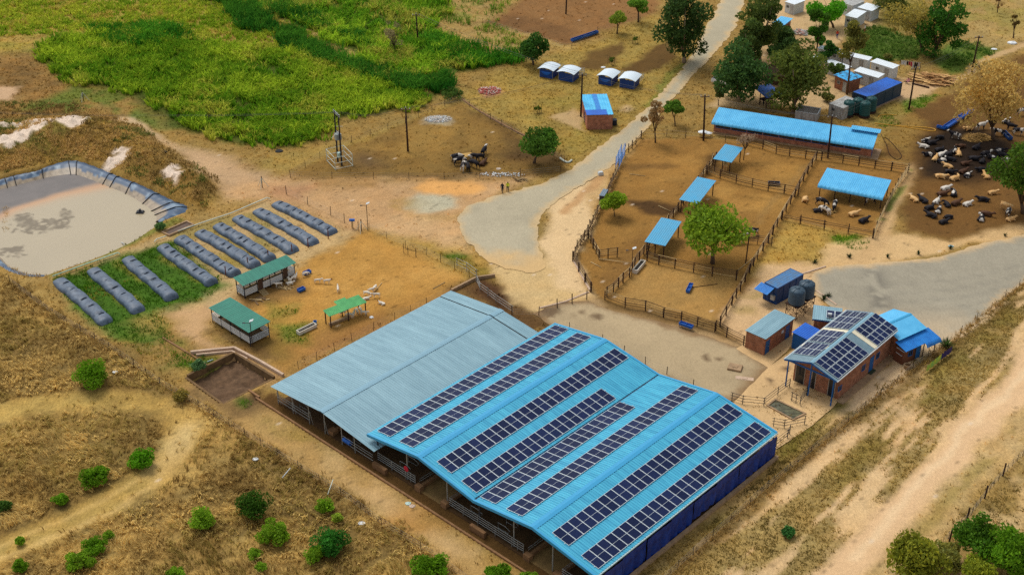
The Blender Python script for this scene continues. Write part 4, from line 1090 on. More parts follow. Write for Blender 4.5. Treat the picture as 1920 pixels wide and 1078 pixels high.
def dairy_panels(s, x0, nx, t0, nt, mesh, dx, dt):
    for i in range(nx):
        for j in range(nt):
            t = t0 + dt * (j + .5)                      # metres down the slope from the ridge
            add('solar_panel', mesh, DA, (x0 + dx * (i + .5), s * t * cs, za + hr - t * math.sin(sl) + .1), ((-sl if s > 0 else sl), 0, 0))
ws = (W / 2) / cs
dairy_panels(-1, -L * .475, 3, .25, 2, PV2, 1.04, 1.7); dairy_panels(-1, -L * .475 + 3.3, 4, .25, 2, PV2, 1.04, 1.7) if False else None
dairy_panels(-1, -L * .30 + .5, 4, .25, 2, PV2, 1.04, 1.7)
dairy_panels(-1, L * .16, 5, .25, 2, PV2, 1.04, 1.7); dairy_panels(-1, L * .30, 3, 3.7, 1, PV2, 1.04, 1.5) if ws > 5 else None
dairy_panels(1, -L * .40, 2, .35, 3, PV3, 1.7, 1.04); dairy_panels(1, -L * .15, 2, .35, 3, PV3, 1.7, 1.04)
dairy_panels(1, L * .13, 3, .35, 4 if ws > 4.6 else 3, PV3, 1.7, 1.04)
ins = .45; xw0 = -L / 2 + 1.9; xw1 = L / 2 - .3; yw = W / 2 - ins
for s in (-1, 1): MB().box(xw0, xw1, *sorted((s * yw, s * (yw - .22))), -.2, za - .1).build('wall', M_brick, DA)
for x in (xw0, xw1 - .22):
    m = MB(); y0, y1 = -yw + .22, yw - .22
    zt = lambda y: za + hr * (1 - abs(y) / (W / 2)) - .12
    m.hexa([(x, y0, -.2), (x + .22, y0, -.2), (x + .22, 0, -.2), (x, 0, -.2), (x, y0, zt(y0)), (x + .22, y0, zt(y0)), (x + .22, 0, zt(0)), (x, 0, zt(0))])
    m.hexa([(x, 0, -.2), (x + .22, 0, -.2), (x + .22, y1, -.2), (x, y1, -.2), (x, 0, zt(0)), (x + .22, 0, zt(0)), (x + .22, y1, zt(y1)), (x, y1, zt(y1))])
    m.build('wall', M_brick, DA)
for y, w in ((-2.1, .95), (.35, .6), (2.2, 1.3)): opening(DA, 'doorway', xw0, y, .05, w, 2.5, 'x-', M_glass, M_wallgrey)
for y in (-W / 2 + .45, 0, W / 2 - .45):
    pole('post', (-L / 2 + .25, y, 0), (-L / 2 + .25, y, za + (hr if abs(y) < .1 else .08) - .12), .1, M_bluepaint, DA)
bar('beam', (-L / 2 + .25, -W / 2 + .3, za - .12), (-L / 2 + .25, W / 2 - .3, za - .12), .12, .16, M_bluepaint, DA)
for x, nm, w, z0, h in ((-L * .36, 'window', .8, 1.3, .7), (.3, 'window', .85, 1.3, .8), (L * .16, 'door', 1.0, .1, 2.2), (L * .26, 'window', .9, 1.3, .8)):
    opening(DA, nm, x, -yw, z0, w, h, 'y-', M_bluepaint if nm == 'door' else M_glass, M_bluepaint)
MB().box(xw0 - .4, xw1 + .2, -yw - .95, -yw - .005, -.1, .1).build('plinth', M_conc, DA)
MB().box(L * .16 - .6, L * .16 + .6, -yw - .5, -yw - .02, .1, .2).build('step', mat('door_mat', (60, 70, 50), .9), DA)
# ---- house with sky blue roof behind it
dy = DA.matrix_basis
c, yaw2, L2, W2, z2, _ = rect4([(1691.2, 643.7), (1733, 609.4), (1669, 577.4), (1630, 603)], [3.0] * 4)
HS = empty('blue_roof_house', c, yaw2, 'brick house with sky blue gable roof and awnings beside the dairy building', 'house')
hr2 = .7
for s in (-1, 1):
    m = MB(); corr(m, (-L2 / 2, s * W2 / 2, z2), (L2 / 2, s * W2 / 2, z2), (L2 / 2, 0, z2 + hr2), (-L2 / 2, 0, z2 + hr2), .4, .015); m.build('roof_slope', M_skyroof, HS)
m = MB(); z = z2 + hr2 + .04; m.slab((-L2 / 2, -.2, z - .04), (L2 / 2, -.2, z - .04), (L2 / 2, 0, z), (-L2 / 2, 0, z), .02); m.slab((-L2 / 2, 0, z), (L2 / 2, 0, z), (L2 / 2, .2, z - .04), (-L2 / 2, .2, z - .04), .02); m.build('ridge_cap', M_bluetrim, HS)
for s in (-1, 1): MB().box(-L2 / 2 + .3, L2 / 2 - .3, *sorted((s * (W2 / 2 - .4), s * (W2 / 2 - .6))), -.2, z2 - .1).build('wall', M_brick, HS)
for x in (-L2 / 2 + .3, L2 / 2 - .5):
    MB().hexa([(x, -W2 / 2 + .6, -.2), (x + .2, -W2 / 2 + .6, -.2), (x + .2, W2 / 2 - .6, -.2), (x, W2 / 2 - .6, -.2), (x, -W2 / 2 + .6, z2), (x + .2, -W2 / 2 + .6, z2), (x + .2, W2 / 2 - .6, z2), (x, W2 / 2 - .6, z2)]).build('wall', M_brick, HS)
a0 = -W2 / 2
m = MB(); corr(m, (-L2 / 2 - .3, a0 - 1.55, 2.25), (L2 / 2 * .2, a0 - 1.55, 2.25), (L2 / 2 * .2, a0 + .3, 2.72), (-L2 / 2 - .3, a0 + .3, 2.72), .22); m.build('awning', M_midblue, HS)
m = MB()
x0, x1 = L2 / 2 * .2 + .02, L2 / 2 + .6
corr(m, (x0, a0 - 1.5, 2.3), (x1, a0 - 1.5, 2.3), (x1, a0 + .3, 2.7), (x0, a0 + .3, 2.7), .22)
prev = (a0 - 1.5, 2.3)
for k in range(1, 5):
    a = k / 4 * math.pi / 2; cur = (a0 - 1.5 - .5 * math.sin(a), 2.3 - .5 * (1 - math.cos(a)))
    corr(m, (x0, cur[0], cur[1]), (x1, cur[0], cur[1]), (x1, prev[0], prev[1]), (x0, prev[0], prev[1]), .22); prev = cur
m.build('awning', M_midblue, HS)
m = MB(); corr(m, (L2 / 2 + .0, .3, 2.5), (L2 / 2 + 1.3, .3, 2.2), (L2 / 2 + 1.3, W2 / 2 + .2, 2.2), (L2 / 2, W2 / 2 + .2, 2.5), .25); m.build('awning', M_midblue, HS)
MB().box(-L2 / 2 - .1, L2 / 2 * .15, a0 - 1.1, a0 + .395, -.2, 2.2).build('porch_wall', mat('timber_clad', (120, 74, 52), .85, var=.35, scale=3, stretch=(6, 6, .5)), HS)
for x in (-L2 / 2 * .3, x0 + .2, x1 - .25): pole('post', (x, a0 - 1.35, 0), (x, a0 - 1.35, 2.3), .07, M_postdark, HS)
opening(HS, 'door', L2 / 2 * .02, a0 - 1.1, 0, .9, 2.0, 'y-', M_bluepaint); opening(HS, 'window', -L2 / 2 * .55, a0 - 1.1, .9, .8, .8, 'y-', M_glass, M_bluepaint)
pole('pipe', (-L2 / 2 - .12, a0 + .1, 2.0), (-L2 / 2 - .12, a0 - 1.2, 1.9), .05, M_white, HS)
pole('pipe', (-L2 / 2 - .12, a0 + .1, 1.3), (-L2 / 2 - .12, a0 - .9, 1.2), .04, M_white, HS)
# planter by its corner
o = MB().lathe([(.2, 0), (.32, .05), (.42, .35), (.46, .62), (.4, .62), (.36, .5), (0, .5)], 16, cap=False)
root = empty('plant_pot', GP(1700.5, 691), 0, 'round pale concrete plant pot at the corner of the blue roofed house', 'pot')
o.build('pot', M_conc, root); MB().lathe([(.37, .5), (.25, .56), (0, .57)], 12, cap=False).build('soil', M_dung, root)
# ---- grey annex, blue lean-to, brick store
root, L, W, za, zb = simple_hut('grey_roof_annex', 'low grey roofed brick annex joined to the dairy building, one solar panel on top', 'annex', [(1509, 597), (1566, 602.5), (1592, 580.2), (1539.5, 572.4)], [2.9, 2.9, 3.1, 3.1], M_grey, M_brick, .3)
o = add('solar_panel', PV2, root, (L * .1, -.3, 3.14), (math.atan2(zb - za, W), 0, 0)); o2 = add('solar_panel', PV2, root, (L * .1 + 1.06, -.3, 3.14), (math.atan2(zb - za, W), 0, 0))
MB().box(-L / 2, L / 2, -W / 2 - .02, -W / 2 + .1, 2.7, 2.88).build('fascia', M_bluepaint, root)
MB().box(-.25, .25, -.16, .16, 0, .3).build('junction_box', M_white, root, loc=(L * .1 - .1, -.7, 3.2))
root, L, W, za, zb = simple_hut('blue_lean_to', 'small bright blue metal lean-to shed between brick store and dairy building', 'shed', [(1482.5, 622.5), (1516, 637), (1541, 616.4), (1507.5, 607)], [2.4, 2.4, 2.7, 2.7], M_royal, M_bluepaint, .12, pitch=.3)
root, L, W, za, zb = simple_hut('brick_store', 'small brick store with grey metal roof and two blue doors', 'shed', [(1396.2, 619), (1436.5, 636.5), (1492.2, 594.7), (1451.8, 580.8)], [2.6, 2.6, 2.6, 2.6], M_grey, M_brick, .15, pitch=.28)
xe = L / 2 - .15
if L < W: opening(root, 'door', xe, -W * .38, 0, .9, 2.0, 'x+', M_bluepaint); opening(root, 'door', xe, W * .3, 0, .9, 2.0, 'x+', M_bluepaint); opening(root, 'window', xe, W * .12, 1.5, .5, .4, 'x+', M_white)
else: opening(root, 'door', -L * .38, -W / 2 + .15, 0, .9, 2.0, 'y-', M_bluepaint)

# ---- container with awning, tanks on stands
def container(name, label, px4, z, topm, sidem, ribs=True):
    c, yaw, L, W, za, zb = rect4(px4, [z] * 4)
    root = empty(name, c, yaw, label, 'container')
    m = MB(); corr(m, (-L / 2 + .06, -W / 2 + .06, z), (L / 2 - .06, -W / 2 + .06, z), (L / 2 - .06, W / 2 - .06, z), (-L / 2 + .06, W / 2 - .06, z), .35, .02); m.build('roof', topm, root)
    for y in (-W / 2, W / 2):
        m = MB(); n = int(L / .3); s = 1 if y < 0 else -1
        for i in range(n):
            xa = -L / 2 + .1 + (L - .2) * i / n; xb = xa + (L - .2) / n
            d = .05 if i % 2 else 0
            m.box(xa, xb, *sorted((y + s * d, y + s * .12)), .18, z - .14)
        m.build('side_wall', sidem, root)
    for x in (-L / 2, L / 2):
        s = 1 if x < 0 else -1; m = MB()
        for i in range(8):
            ya = -W / 2 + .12 + (W - .24) * i / 8; d = .05 if i % 2 else 0
            m.box(*sorted((x + s * d, x + s * .1)), ya, ya + (W - .24) / 8, .18, z - .14)
        m.build('end_wall', sidem, root)
    for x in (-L / 2, L / 2 - .12):
        for y in (-W / 2, W / 2 - .12): MB().box(x, x + .12, y, y + .12, .05, z + .02).build('corner_post', sidem, root)
    for zz in (.04, z - .13):
        m = MB(); m.box(-L / 2 + .12, L / 2 - .12, -W / 2 - .005, -W / 2 + .11, zz, zz + .14); m.box(-L / 2 + .12, L / 2 - .12, W / 2 - .11, W / 2 + .005, zz, zz + .14); m.box(-L / 2 - .005, -L / 2 + .11, -W / 2 + .12, W / 2 - .12, zz, zz + .14); m.box(L / 2 - .11, L / 2 + .005, -W / 2 + .12, W / 2 - .12, zz, zz + .14)
        m.build('edge_rail', sidem, root)
    return root, L, W
root, L, W = container('office_container', 'navy blue container with small blue awning beside the grey water tanks', [(1434.5, 530.5), (1456.8, 540.5), (1509, 514.5), (1480, 502.3)], 2.55, M_contop, M_navy)
CY = root.rotation_euler.z
# awning on the end that faces the yard (short side towards the pens)
sx = 1 if L < W else 0
if L < W:
    m = MB(); corr(m, (-L / 2 - .5, -W / 2 - 1.5, 1.95), (L / 2 - .5, -W / 2 - 1.5, 1.95), (L / 2 - .5, -W / 2 - .01, 2.4), (-L / 2 - .5, -W / 2 - .01, 2.4), .22); m.build('awning', M_midblue, root)
    MB().box(L * .15, L * .15 + .6, -W / 2 - .32, -W / 2 - .02, .7, 1.4).build('air_unit', M_tin, root)
else:
    m = MB(); corr(m, (-L / 2 - 1.5, -W / 2 + .3, 1.95), (-L / 2 - 1.5, W / 2 + .2, 1.95), (-L / 2 - .01, W / 2 + .2, 2.4), (-L / 2 - .01, -W / 2 + .3, 2.4), .22); m.build('awning', M_midblue, root)
    MB().box(-L / 2 - .32, -L / 2 - .02, -W * .3, -W * .3 + .6, .7, 1.4).build('air_unit', M_tin, root)
def tank_mesh(m, r=1.05, h=2.2):
    p = [(r * .98, 0), (r, .05)]
    for i in range(6):
        z = .15 + i * (h - .55) / 6; d = (h - .55) / 6
        p += [(r, z), (r + .025, z + d * .15), (r + .025, z + d * .55), (r - .015, z + d * .7), (r - .015, z + d * .9)]
    p += [(r, h - .36), (r * .86, h - .2), (r * .45, h - .04), (r * .24, h), (r * .24, h + .09), (0, h + .1)]
    mb = MB().lathe(p, 24, cap=False)
    for k in range(8):
        a = k * math.pi / 4
        mb.tube([(math.cos(a) * r * .98, math.sin(a) * r * .98, h - .36), (math.cos(a) * r * .84, math.sin(a) * r * .84, h - .17), (math.cos(a) * r * .3, math.sin(a) * r * .3, h - .0)], .05, 5)
    return mb.mesh('water_tank', m, True)
TK = tank_mesh(M_tank)
for (px, py), lab in (((1489.5, 592), 'grey water tank on a lattice stand, nearer one beside the navy container'), ((1507.5, 579), 'grey water tank on a lattice stand, farther one beside the navy container')):
    p = GP(px, py); root = empty('water_tank', (p.x, p.y, 0), CY, lab, 'water tank', 'grey water tanks on stands')
    add('tank', TK, root, (0, 0, 2.05))
    st = 1.9
    for sx in (-.85, .85):
        for sy in (-.85, .85): pole('stand_leg', (sx, sy, 0), (sx, sy, st), .045, M_postdark, root, 5)
    for k in range(4):
        a = [(-.85, -.85), (.85, -.85), (.85, .85), (-.85, .85)][k]; b = [(-.85, -.85), (.85, -.85), (.85, .85), (-.85, .85)][(k + 1) % 4]
        for z0, z1 in ((.1, 1.0), (1.0, 1.9)): pole('brace', (*a, z0), (*b, z1), .025, M_postdark, root, 5); pole('brace', (*b, z0), (*a, z1), .025, M_postdark, root, 5)
        pole('stand_rail', (*a, 1.0), (*b, 1.0), .03, M_postdark, root, 5)
    MB().box(-1.0, 1.0, -1.0, 1.0, st, st + .12).build('platform', M_postdark, root)

# ---- brick hut by the road with a two-tone blue roof
c, yaw, L, W, za, zb = rect4([(1098.7, 217.5), (1152, 214), (1136, 175.7), (1091.3, 178.8)], [2.75, 2.75, 2.75, 2.75])
root = empty('brick_hut', c, yaw, 'small brick hut with patched blue roof beside the tarred road', 'hut')
roof_mono(root, L, W, za, zb, mat('roof_cyan', (58, 172, 226), .5, col2=(92, 196, 238), scale=.5), 0, .42, .045)
MB().slab((-L / 2 - .02, -W / 2 - .05, za + .06), (L / 2 - 1.0, -W / 2 - .05, za + .06), (L / 2 - 1.0, -W / 2 + 2.1, za + .06), (-L / 2 - .02, -W / 2 + 2.1, za + .06), .02).build('roof_patch', M_royal, root)
MB().slab((-L / 2 + 1.9, -W / 2 + 2.11, za + .055), (-L / 2 + 2.7, -W / 2 + 2.11, za + .055), (-L / 2 + 2.7, W / 2, za + .055), (-L / 2 + 1.9, W / 2, za + .055), .02).build('roof_patch', M_midblue, root)
walls_mono(root, L, W, za, zb, M_brick2, .12)
MB().box(-.05, 0.0, -.05, .05, 0, .1)
opening(root, 'door', -L / 2 + .12, -W * .1, 0, .9, 2.0, 'x-', M_glass, M_bluepaint)
MB().box(-.45, .45, -.5, .5, .1, 1.0).build('equipment_box', M_blackpaint, root, loc=(L / 2 + .4, -W * .28, 0))
# ---- four calf hutches
M_hutroof = mat('hutch_roof', (214, 228, 238), .45, var=.08)
M_hut = mat('hutch_blue', (24, 66, 138), .5, var=.25, scale=2)
def Z5(x, y): return (980 + x / 5.39, 100 + y / 5.39)
hut = [([(145, 158), (315, 185), (382, 125), (235, 92)], 'blue calf hutch with white arched roof, leftmost of four'), ([(345, 190), (515, 222), (598, 158), (420, 125)], 'blue calf hutch with white arched roof, second from left of four'),
       ([(740, 228), (915, 258), (990, 188), (830, 162)], 'blue calf hutch with white arched roof, third from left of four'), ([(960, 262), (1140, 290), (1208, 218), (1030, 190)], 'blue calf hutch with white arched roof, rightmost of four nearest the road')]
for k, (q, lab) in enumerate(hut):
    c, yaw, L, W, za, zb = rect4([Z5(*p) for p in q], [1.65] * 4)
    root = empty('calf_hutch', c, yaw, lab, 'calf hutch', 'calf hutches by the road')
    n = 10; m = MB(); rise = .38
    for i in range(n):
        xa, xb = -L / 2 + L * i / n, -L / 2 + L * (i + 1) / n
        f = lambda x: 1.65 + rise * (1 - (2 * x / L) ** 2)
        m.slab((xa, -W / 2, f(xa)), (xb, -W / 2, f(xb)), (xb, W / 2, f(xb)), (xa, W / 2, f(xa)), .04)
    m.build('roof', M_hutroof, root)
    x0, x1, y0, y1 = -L / 2 + .3, L / 2 - .3, -W / 2 + .3, W / 2 - .5
    for (a, b, c2, d) in ((x0, x1, y0, y0 + .06), (x0, x0 + .06, y0 + .06, y1), (x1 - .06, x1, y0 + .06, y1)):
        mm = MB(); mm.box(a, b, c2, d, .0, 1.6); mm.build('side_sheet', M_hut, root)
    if k in (0, 2):      # sagging canvas flap on the front
        P = [[(x0 + (x1 - x0) * (.1 + .8 * i / 12), y0 - .05 - .04 * math.sin(j), 1.2 - (.55 * math.sin(math.pi * i / 12) + .1) * j / 4) for j in range(5)] for i in range(13)]
        mb = MB(); mb.grid(P); mb.grid([[(p[0], p[1] - .02, p[2]) for p in r] for r in P][::-1]); mb.build('canvas_flap', M_royal, root, smooth=True)
    for sx in (x0, x1):
        for sy in (y0, y1): pole('post', (sx, sy, 0), (sx, sy, 1.75), .04, M_galv, root, 5)
    for z in (.35, .65, .95):
        for a, b in (((x0, y1, z), (x0, y1 + 2.6, z)), ((x1, y1, z), (x1, y1 + 2.6, z)), ((x0, y1 + 2.6, z), (x1, y1 + 2.6, z))): pole('pen_rail', a, b, .028, M_galv, root, 5)
    for a in ((x0, y1 + 2.6), (x1, y1 + 2.6), (x0, y1 + 1.3), (x1, y1 + 1.3)): pole('pen_post', (*a, 0), (*a, 1.05), .03, M_galv, root, 5)

# ---- open shelters in the pens
def shelter(label, px4, zs, roofm, group, nx=2, pitch=.3, bull=False, wall=None):
    c, yaw, L, W, za, zb = rect4(px4, zs)
    root = empty('open_shelter', c, yaw, label, 'shelter', group)
    roof_mono(root, L, W, za, zb, roofm, 0, pitch, .03, bull=bull)
    for i in range(nx + 1):
        x = -L / 2 + .3 + (L - .6) * i / nx
        for y, z in ((-W / 2 + .3, za), (W / 2 - .3, zb)): pole('post', (x, y, -.1), (x, y, z - .1 + (zb - za) * .3 / W * (1 if y < 0 else -1)), .08, M_postdark, root)
    for y, z in ((-W / 2 + .3, za), (W / 2 - .3, zb)): pole('beam', (-L / 2 + .1, y, z - .14), (L / 2 - .1, y, z - .14), .06, M_timber, root)
    return root, L, W
g = 'blue roofed shelters in the timber pens'
sh1 = shelter('blue roofed cattle shelter beside the bare shrub at the top of the pens', [(1335.1, 300.8), (1373.5, 302.5), (1396.8, 274.7), (1356.7, 272.9)], [2.2, 2.2, 2.5, 2.5], M_penblue, g)
sh2 = shelter('blue roofed cattle shelter between the other two along the pen divide', [(1271.2, 376), (1311.4, 380.5), (1344, 337), (1306.4, 333.7)], [2.2, 2.2, 2.5, 2.5], M_penblue, g)
sh3 = shelter('pale blue roofed cattle shelter left of the round green tree', [(1205.7, 455.3), (1250.2, 459.3), (1278, 414.4), (1240, 409.2)], [2.2, 2.2, 2.5, 2.5], M_penblue, g)
sh4 = shelter('wide bright blue roofed shelter in the right hand pen', [(1532.6, 344.3), (1656.2, 368.8), (1672.2, 338.1), (1552.7, 315.2)], [2.2, 2.2, 2.7, 2.7], M_skyroof, g, 4, .3, True)

# ---- goat sheds with green roofs
def Z6(x, y): return (380 + x / 5.391, 460 + y / 5.391)
def goat_shed(label, px4, zs, door_side):
    c, yaw, L, W, za, zb = rect4([Z6(*p) for p in px4], zs)
    root = empty('goat_shed', c, yaw, label, 'goat shed', 'green roofed goat sheds')
    roof_mono(root, L, W, za, zb, M_green, 0, .35, .03)
    x0, x1, y0, y1 = -L / 2 + .25, L / 2 - .25, -W / 2 + .25, W / 2 - .25
    MB().box(x0, x1, y0, y1, .32, .4).build('deck', M_timber, root)
    n = 5
    for i in range(n):
        x = x0 + (x1 - x0) * i / (n - 1)
        for y, z in ((y0, za), (y1, zb)): pole('post', (x, y, -.1), (x, y, z - .05), .075, M_blackpaint, root)
    zs_ = [.42 + .2 * k for k in range(5)]
    for z in zs_:
        for y in (y0 - .04, y1 + .04):
            for i in range(n - 1):
                if y < 0 and door_side and i in door_side: continue
                xa = x0 + (x1 - x0) * i / (n - 1); xb = x0 + (x1 - x0) * (i + 1) / (n - 1)
                bar('slat', (xa + .05, y, z + .08), (xb - .05, y, z + .08), .03, .155, M_slat, root)
        for x in (x0 - .04, x1 + .04): bar('slat', (x, y0 + .05, z + .08), (x, y1 - .05, z + .08), .155, .03, M_slat, root)
    if door_side:
        for i in door_side:
            xa = x0 + (x1 - x0) * i / (n - 1); w = (x1 - x0) / (n - 1)
            for z in zs_: bar('slat', (xa + w * .45, y0 - .04, z + .08), (xa + w - .05, y0 - .04, z + .08), .03, .155, M_slat, root)
            MB().box(xa + w * .08, xa + w * .43, y0 - .03, y0 + .01, .42, za - .25).build('door', mat('dark_board', (84, 62, 46), .9), root)
            m = MB()
            for k in range(6): m.box(xa + w * .0, xa + w * .45, y0 - .3 - .2 * k, y0 - .14 - .2 * k, .36 - .065 * k, .40 - .065 * k)
            m.build('ramp', M_timberpale, root)
    return root
goat_shed('long green roofed goat shed with white slat walls below the digester bags', [(425, 407), (962, 167), (830, 105), (290, 330)], [2.2, 2.2, 2.55, 2.55], (1, 3))
goat_shed('green roofed goat shed with white slat walls nearest the grey barn', [(58, 632), (470, 887), (680, 766), (275, 522)], [2.25, 2.25, 2.35, 2.35], None)
c, yaw, L, W, za, zb = rect4([Z6(1285, 715), Z6(1665, 572), Z6(1570, 507), Z6(1190, 650)], [1.9] * 4)
root = empty('open_shelter', c, yaw, 'light green stepped roof on poles over white goats', 'shelter')
m = MB(); corr(m, (-L / 2, -W / 2, 1.85), (-L * .12, -W / 2, 1.85), (-L * .12, W / 2 - .5, 2.0), (-L / 2, W / 2 - .5, 2.0), .22); m.build('roof', M_lime, root)
m = MB(); corr(m, (-L * .12 + .02, -W / 2, 1.88), (L * .18, -W / 2, 1.88), (L * .18, W / 2 + .45, 2.06), (-L * .12 + .02, W / 2 + .45, 2.06), .22); m.build('roof', M_lime, root)
m = MB(); corr(m, (L * .18 + .02, -W / 2, 1.85), (L / 2, -W / 2, 1.85), (L / 2, W / 2, 2.0), (L * .18 + .02, W / 2, 2.0), .22); m.build('roof', M_lime, root)
for x, y in ((-L / 2 + .2, -W / 2 + .15), (0, -W / 2 + .15), (L / 2 - .2, -W / 2 + .15), (-L / 2 + .2, W / 2 - .7), (0, W / 2 - .4), (L / 2 - .2, W / 2 - .2)): pole('post', (x, y, -.1), (x, y, 1.85), .08, M_postdark, root)
MB().box(-L / 2 + .3, L * .1, -.5, -.15, .0, .35).build('feed_ledge', M_conc, root)

# ---- village cabins and sheds
def Z7(x, y): return (1480 + x / 4.493, y / 4.493)
def Z8(x, y): return (1320 + x / 5.39, y / 5.39)
def cabin(label, px4, z=2.3, conv=None, roofm=None, wallm=None, doors=1, cat='cabin', group='white metal cabins in the village', name='metal_cabin', inset=.15):
    q = [conv(*p) for p in px4] if conv else px4
    c, yaw, L, W, za, zb = rect4(q, [z, z, z + .12, z + .12])
    root = empty(name, c, yaw, label, cat, group)
    roof_mono(root, L, W, za, zb, roofm or M_whiteroof, 0, .45, .02)
    walls_mono(root, L, W, za, zb, wallm or M_white, inset, .08)
    opening(root, 'door', L * .22, -W / 2 + inset, 0, .85, 1.9, 'y-', M_tin, M_tin)
    opening(root, 'window', -L * .18, -W / 2 + inset, 1.1, .7, .6, 'y-', M_glass, M_tin)
    return root, L, W
cabin('white metal cabin at the top edge beside the tarred road trees', [(805, 22), (925, 47), (1037, 4), (918, -22)], 2.3, Z8)
cabin('white metal cabin in front of two others behind the bright green tree', [(470, 127), (565, 162), (642, 102), (560, 73)], 2.3, Z7)
cabin('white roofed cabin farthest right at the top of the village', [(570, 64), (700, 97), (757, 62), (665, 20)], 2.3, Z7)
cabin('grey roofed cabin at the top edge of the village', [(443, 12), (522, 62), (622, 14), (555, -22)], 2.4, Z7, M_tin)
cabin('small white cabin leftmost in the back row, half hidden by a tree', [(228, 405), (330, 430), (375, 405), (275, 383)], 2.2, Z7)
cabin('white cabin second from left in the back row', [(350, 428), (450, 462), (495, 437), (395, 405)], 2.2, Z7)
cabin('long white roofed cabin in the middle of the back row', [(440, 462), (655, 508), (715, 487), (490, 436)], 2.2, Z7)
cabin('white cabin at the right end of the back row beside the washing line', [(685, 522), (872, 582), (932, 552), (735, 492)], 2.3, Z7)
cabin('long white roofed cabin in the front row behind the blue patched roof', [(297, 522), (490, 592), (515, 557), (345, 498)], 2.2, Z7)
cabin('white roofed cabin in the front row behind the long blue container', [(537, 597), (740, 657), (814, 627), (600, 566)], 2.2, Z7)
cabin('white roofed cabin at the left of the village, below the tall thin tree', [(185, 480), (240, 505), (285, 480), (225, 452)], 2.2, Z7)
root, L, W = container('long_container', 'long dark container store with bright blue roof beside the log heap', [(538, 772), (665, 827), (940, 702), (830, 645)] and [Z7(538, 772), Z7(665, 827), Z7(940, 702), Z7(830, 645)], 2.6, M_royal, mat('container_slate', (44, 66, 86), .55, var=.25))
MB().box(-L / 2 - .4, L / 2 + .4, -W / 2 - .4, W / 2 + .4, -.1, .06).build('plinth', M_conc, root)
# patched roof house
root, L, W = cabin('dark walled house with a flaking bright blue roof', [(383, 632), (505, 694), (617, 642), (480, 590)], 2.5, Z7, mat('flaking_blue', (60, 170, 230), .6, var=0, col2=(40, 52, 66), scale=1.6, ramp=(.42, .5)), M_brick, cat='house', group=None, name='patched_house', inset=.3)
root, L, W = cabin('grey corrugated tin shed beside the green water tanks', [(345, 877), (445, 912), (615, 852), (455, 806)], 2.2, Z7, M_tin, M_tin, cat='shed', group=None, name='tin_shed', inset=.05)
# open-topped tin enclosure
c, yaw, L, W, za, zb = rect4([Z7(42, 935), Z7(205, 968), Z7(300, 914), Z7(92, 888)], [1.5] * 4)
root = empty('tin_enclosure', c, yaw, 'low white tin shed with sagging flat roof behind the long brick building', 'shed')
walls_mono(root, L, W, 1.55, 1.55, M_tin, .02, .06); roof_mono(root, L - .5, W - .5, 1.3, 1.35, mat('rusted_sheet', (150, 146, 138), .8, col2=(104, 90, 78), scale=1.5), 0, .3)
MB().box(-L / 2, L / 2, -W / 2 - .03, -W / 2 + .12, 1.5, 1.58).build('rim_board', M_white, root); MB().box(L / 2 - .12, L / 2 + .03, -W / 2 + .121, W / 2, 1.5, 1.58).build('rim_board', M_white, root)
# four green tanks
TG = tank_mesh(M_tankgreen, .92, 2.5)
for (px, py), lab in (((490, 978), 'dark green water tank, leftmost of four beside the tin shed'), ((567, 958), 'dark green water tank, second from left of four beside the tin shed'), ((628, 985), 'dark green water tank, third from left of four beside the tin shed'), ((680, 945), 'dark green water tank, rightmost of four beside the tin shed')):
    p = G(*Z7(px, py)); root = empty('green_tank', p, random.random(), lab, 'water tank', 'green water tanks in the village')
    add('tank', TG, root, (0, 0, .4)); MB().lathe([(1.0, 0), (1.0, .4), (0, .4)], 12).build('stand', M_postdark, root)
# blue open shelter with table, thatched hut, blue roof under the trees
shelter('dark blue flat roofed open shelter under the big trees', [Z8(512, 875), Z8(652, 1032), Z8(792, 932), Z8(645, 850)], [2.4] * 4, mat('roof_dusty_blue', (30, 96, 178), .6, col2=(70, 84, 124), scale=.8), None)
p = G(1436, 193); o = empty('pool_table', p, .5, 'dark table under the blue open shelter', 'table')
MB().box(-1.1, 1.1, -.6, .6, .72, .86).build('tabletop', mat('table_dark', (60, 28, 36), .6), o)
for sx in (-.95, .95):
    for sy in (-.45, .45): MB().box(sx - .07, sx + .07, sy - .07, sy + .07, 0, .72).build('leg', M_blackpaint, o)
p = G(1458, 152); o = empty('thatched_hut', p, .4, 'round hut with dark thatched roof under the big trees', 'hut')
M_thatch = mat('thatch', (72, 56, 40), .95, var=.4, scale=6, bump=.5)
MB().lathe([(2.9, 1.9), (2.95, 2.05), (1.6, 2.9), (.5, 3.5), (0, 3.65)], 20, cap=False).build('roof', M_thatch, o); MB().lathe([(2.2, 0), (2.2, 2.2)], 20).build('wall', mat('mud_wall', (86, 66, 50), .95), o)
cabin('small house with light blue roof half hidden behind the tall trees', [(735, 215), (755, 285), (895, 208), (785, 147)], 2.5, Z8, M_skyroof, M_brick, cat='house', group=None, name='blue_roof_cottage', inset=.3)
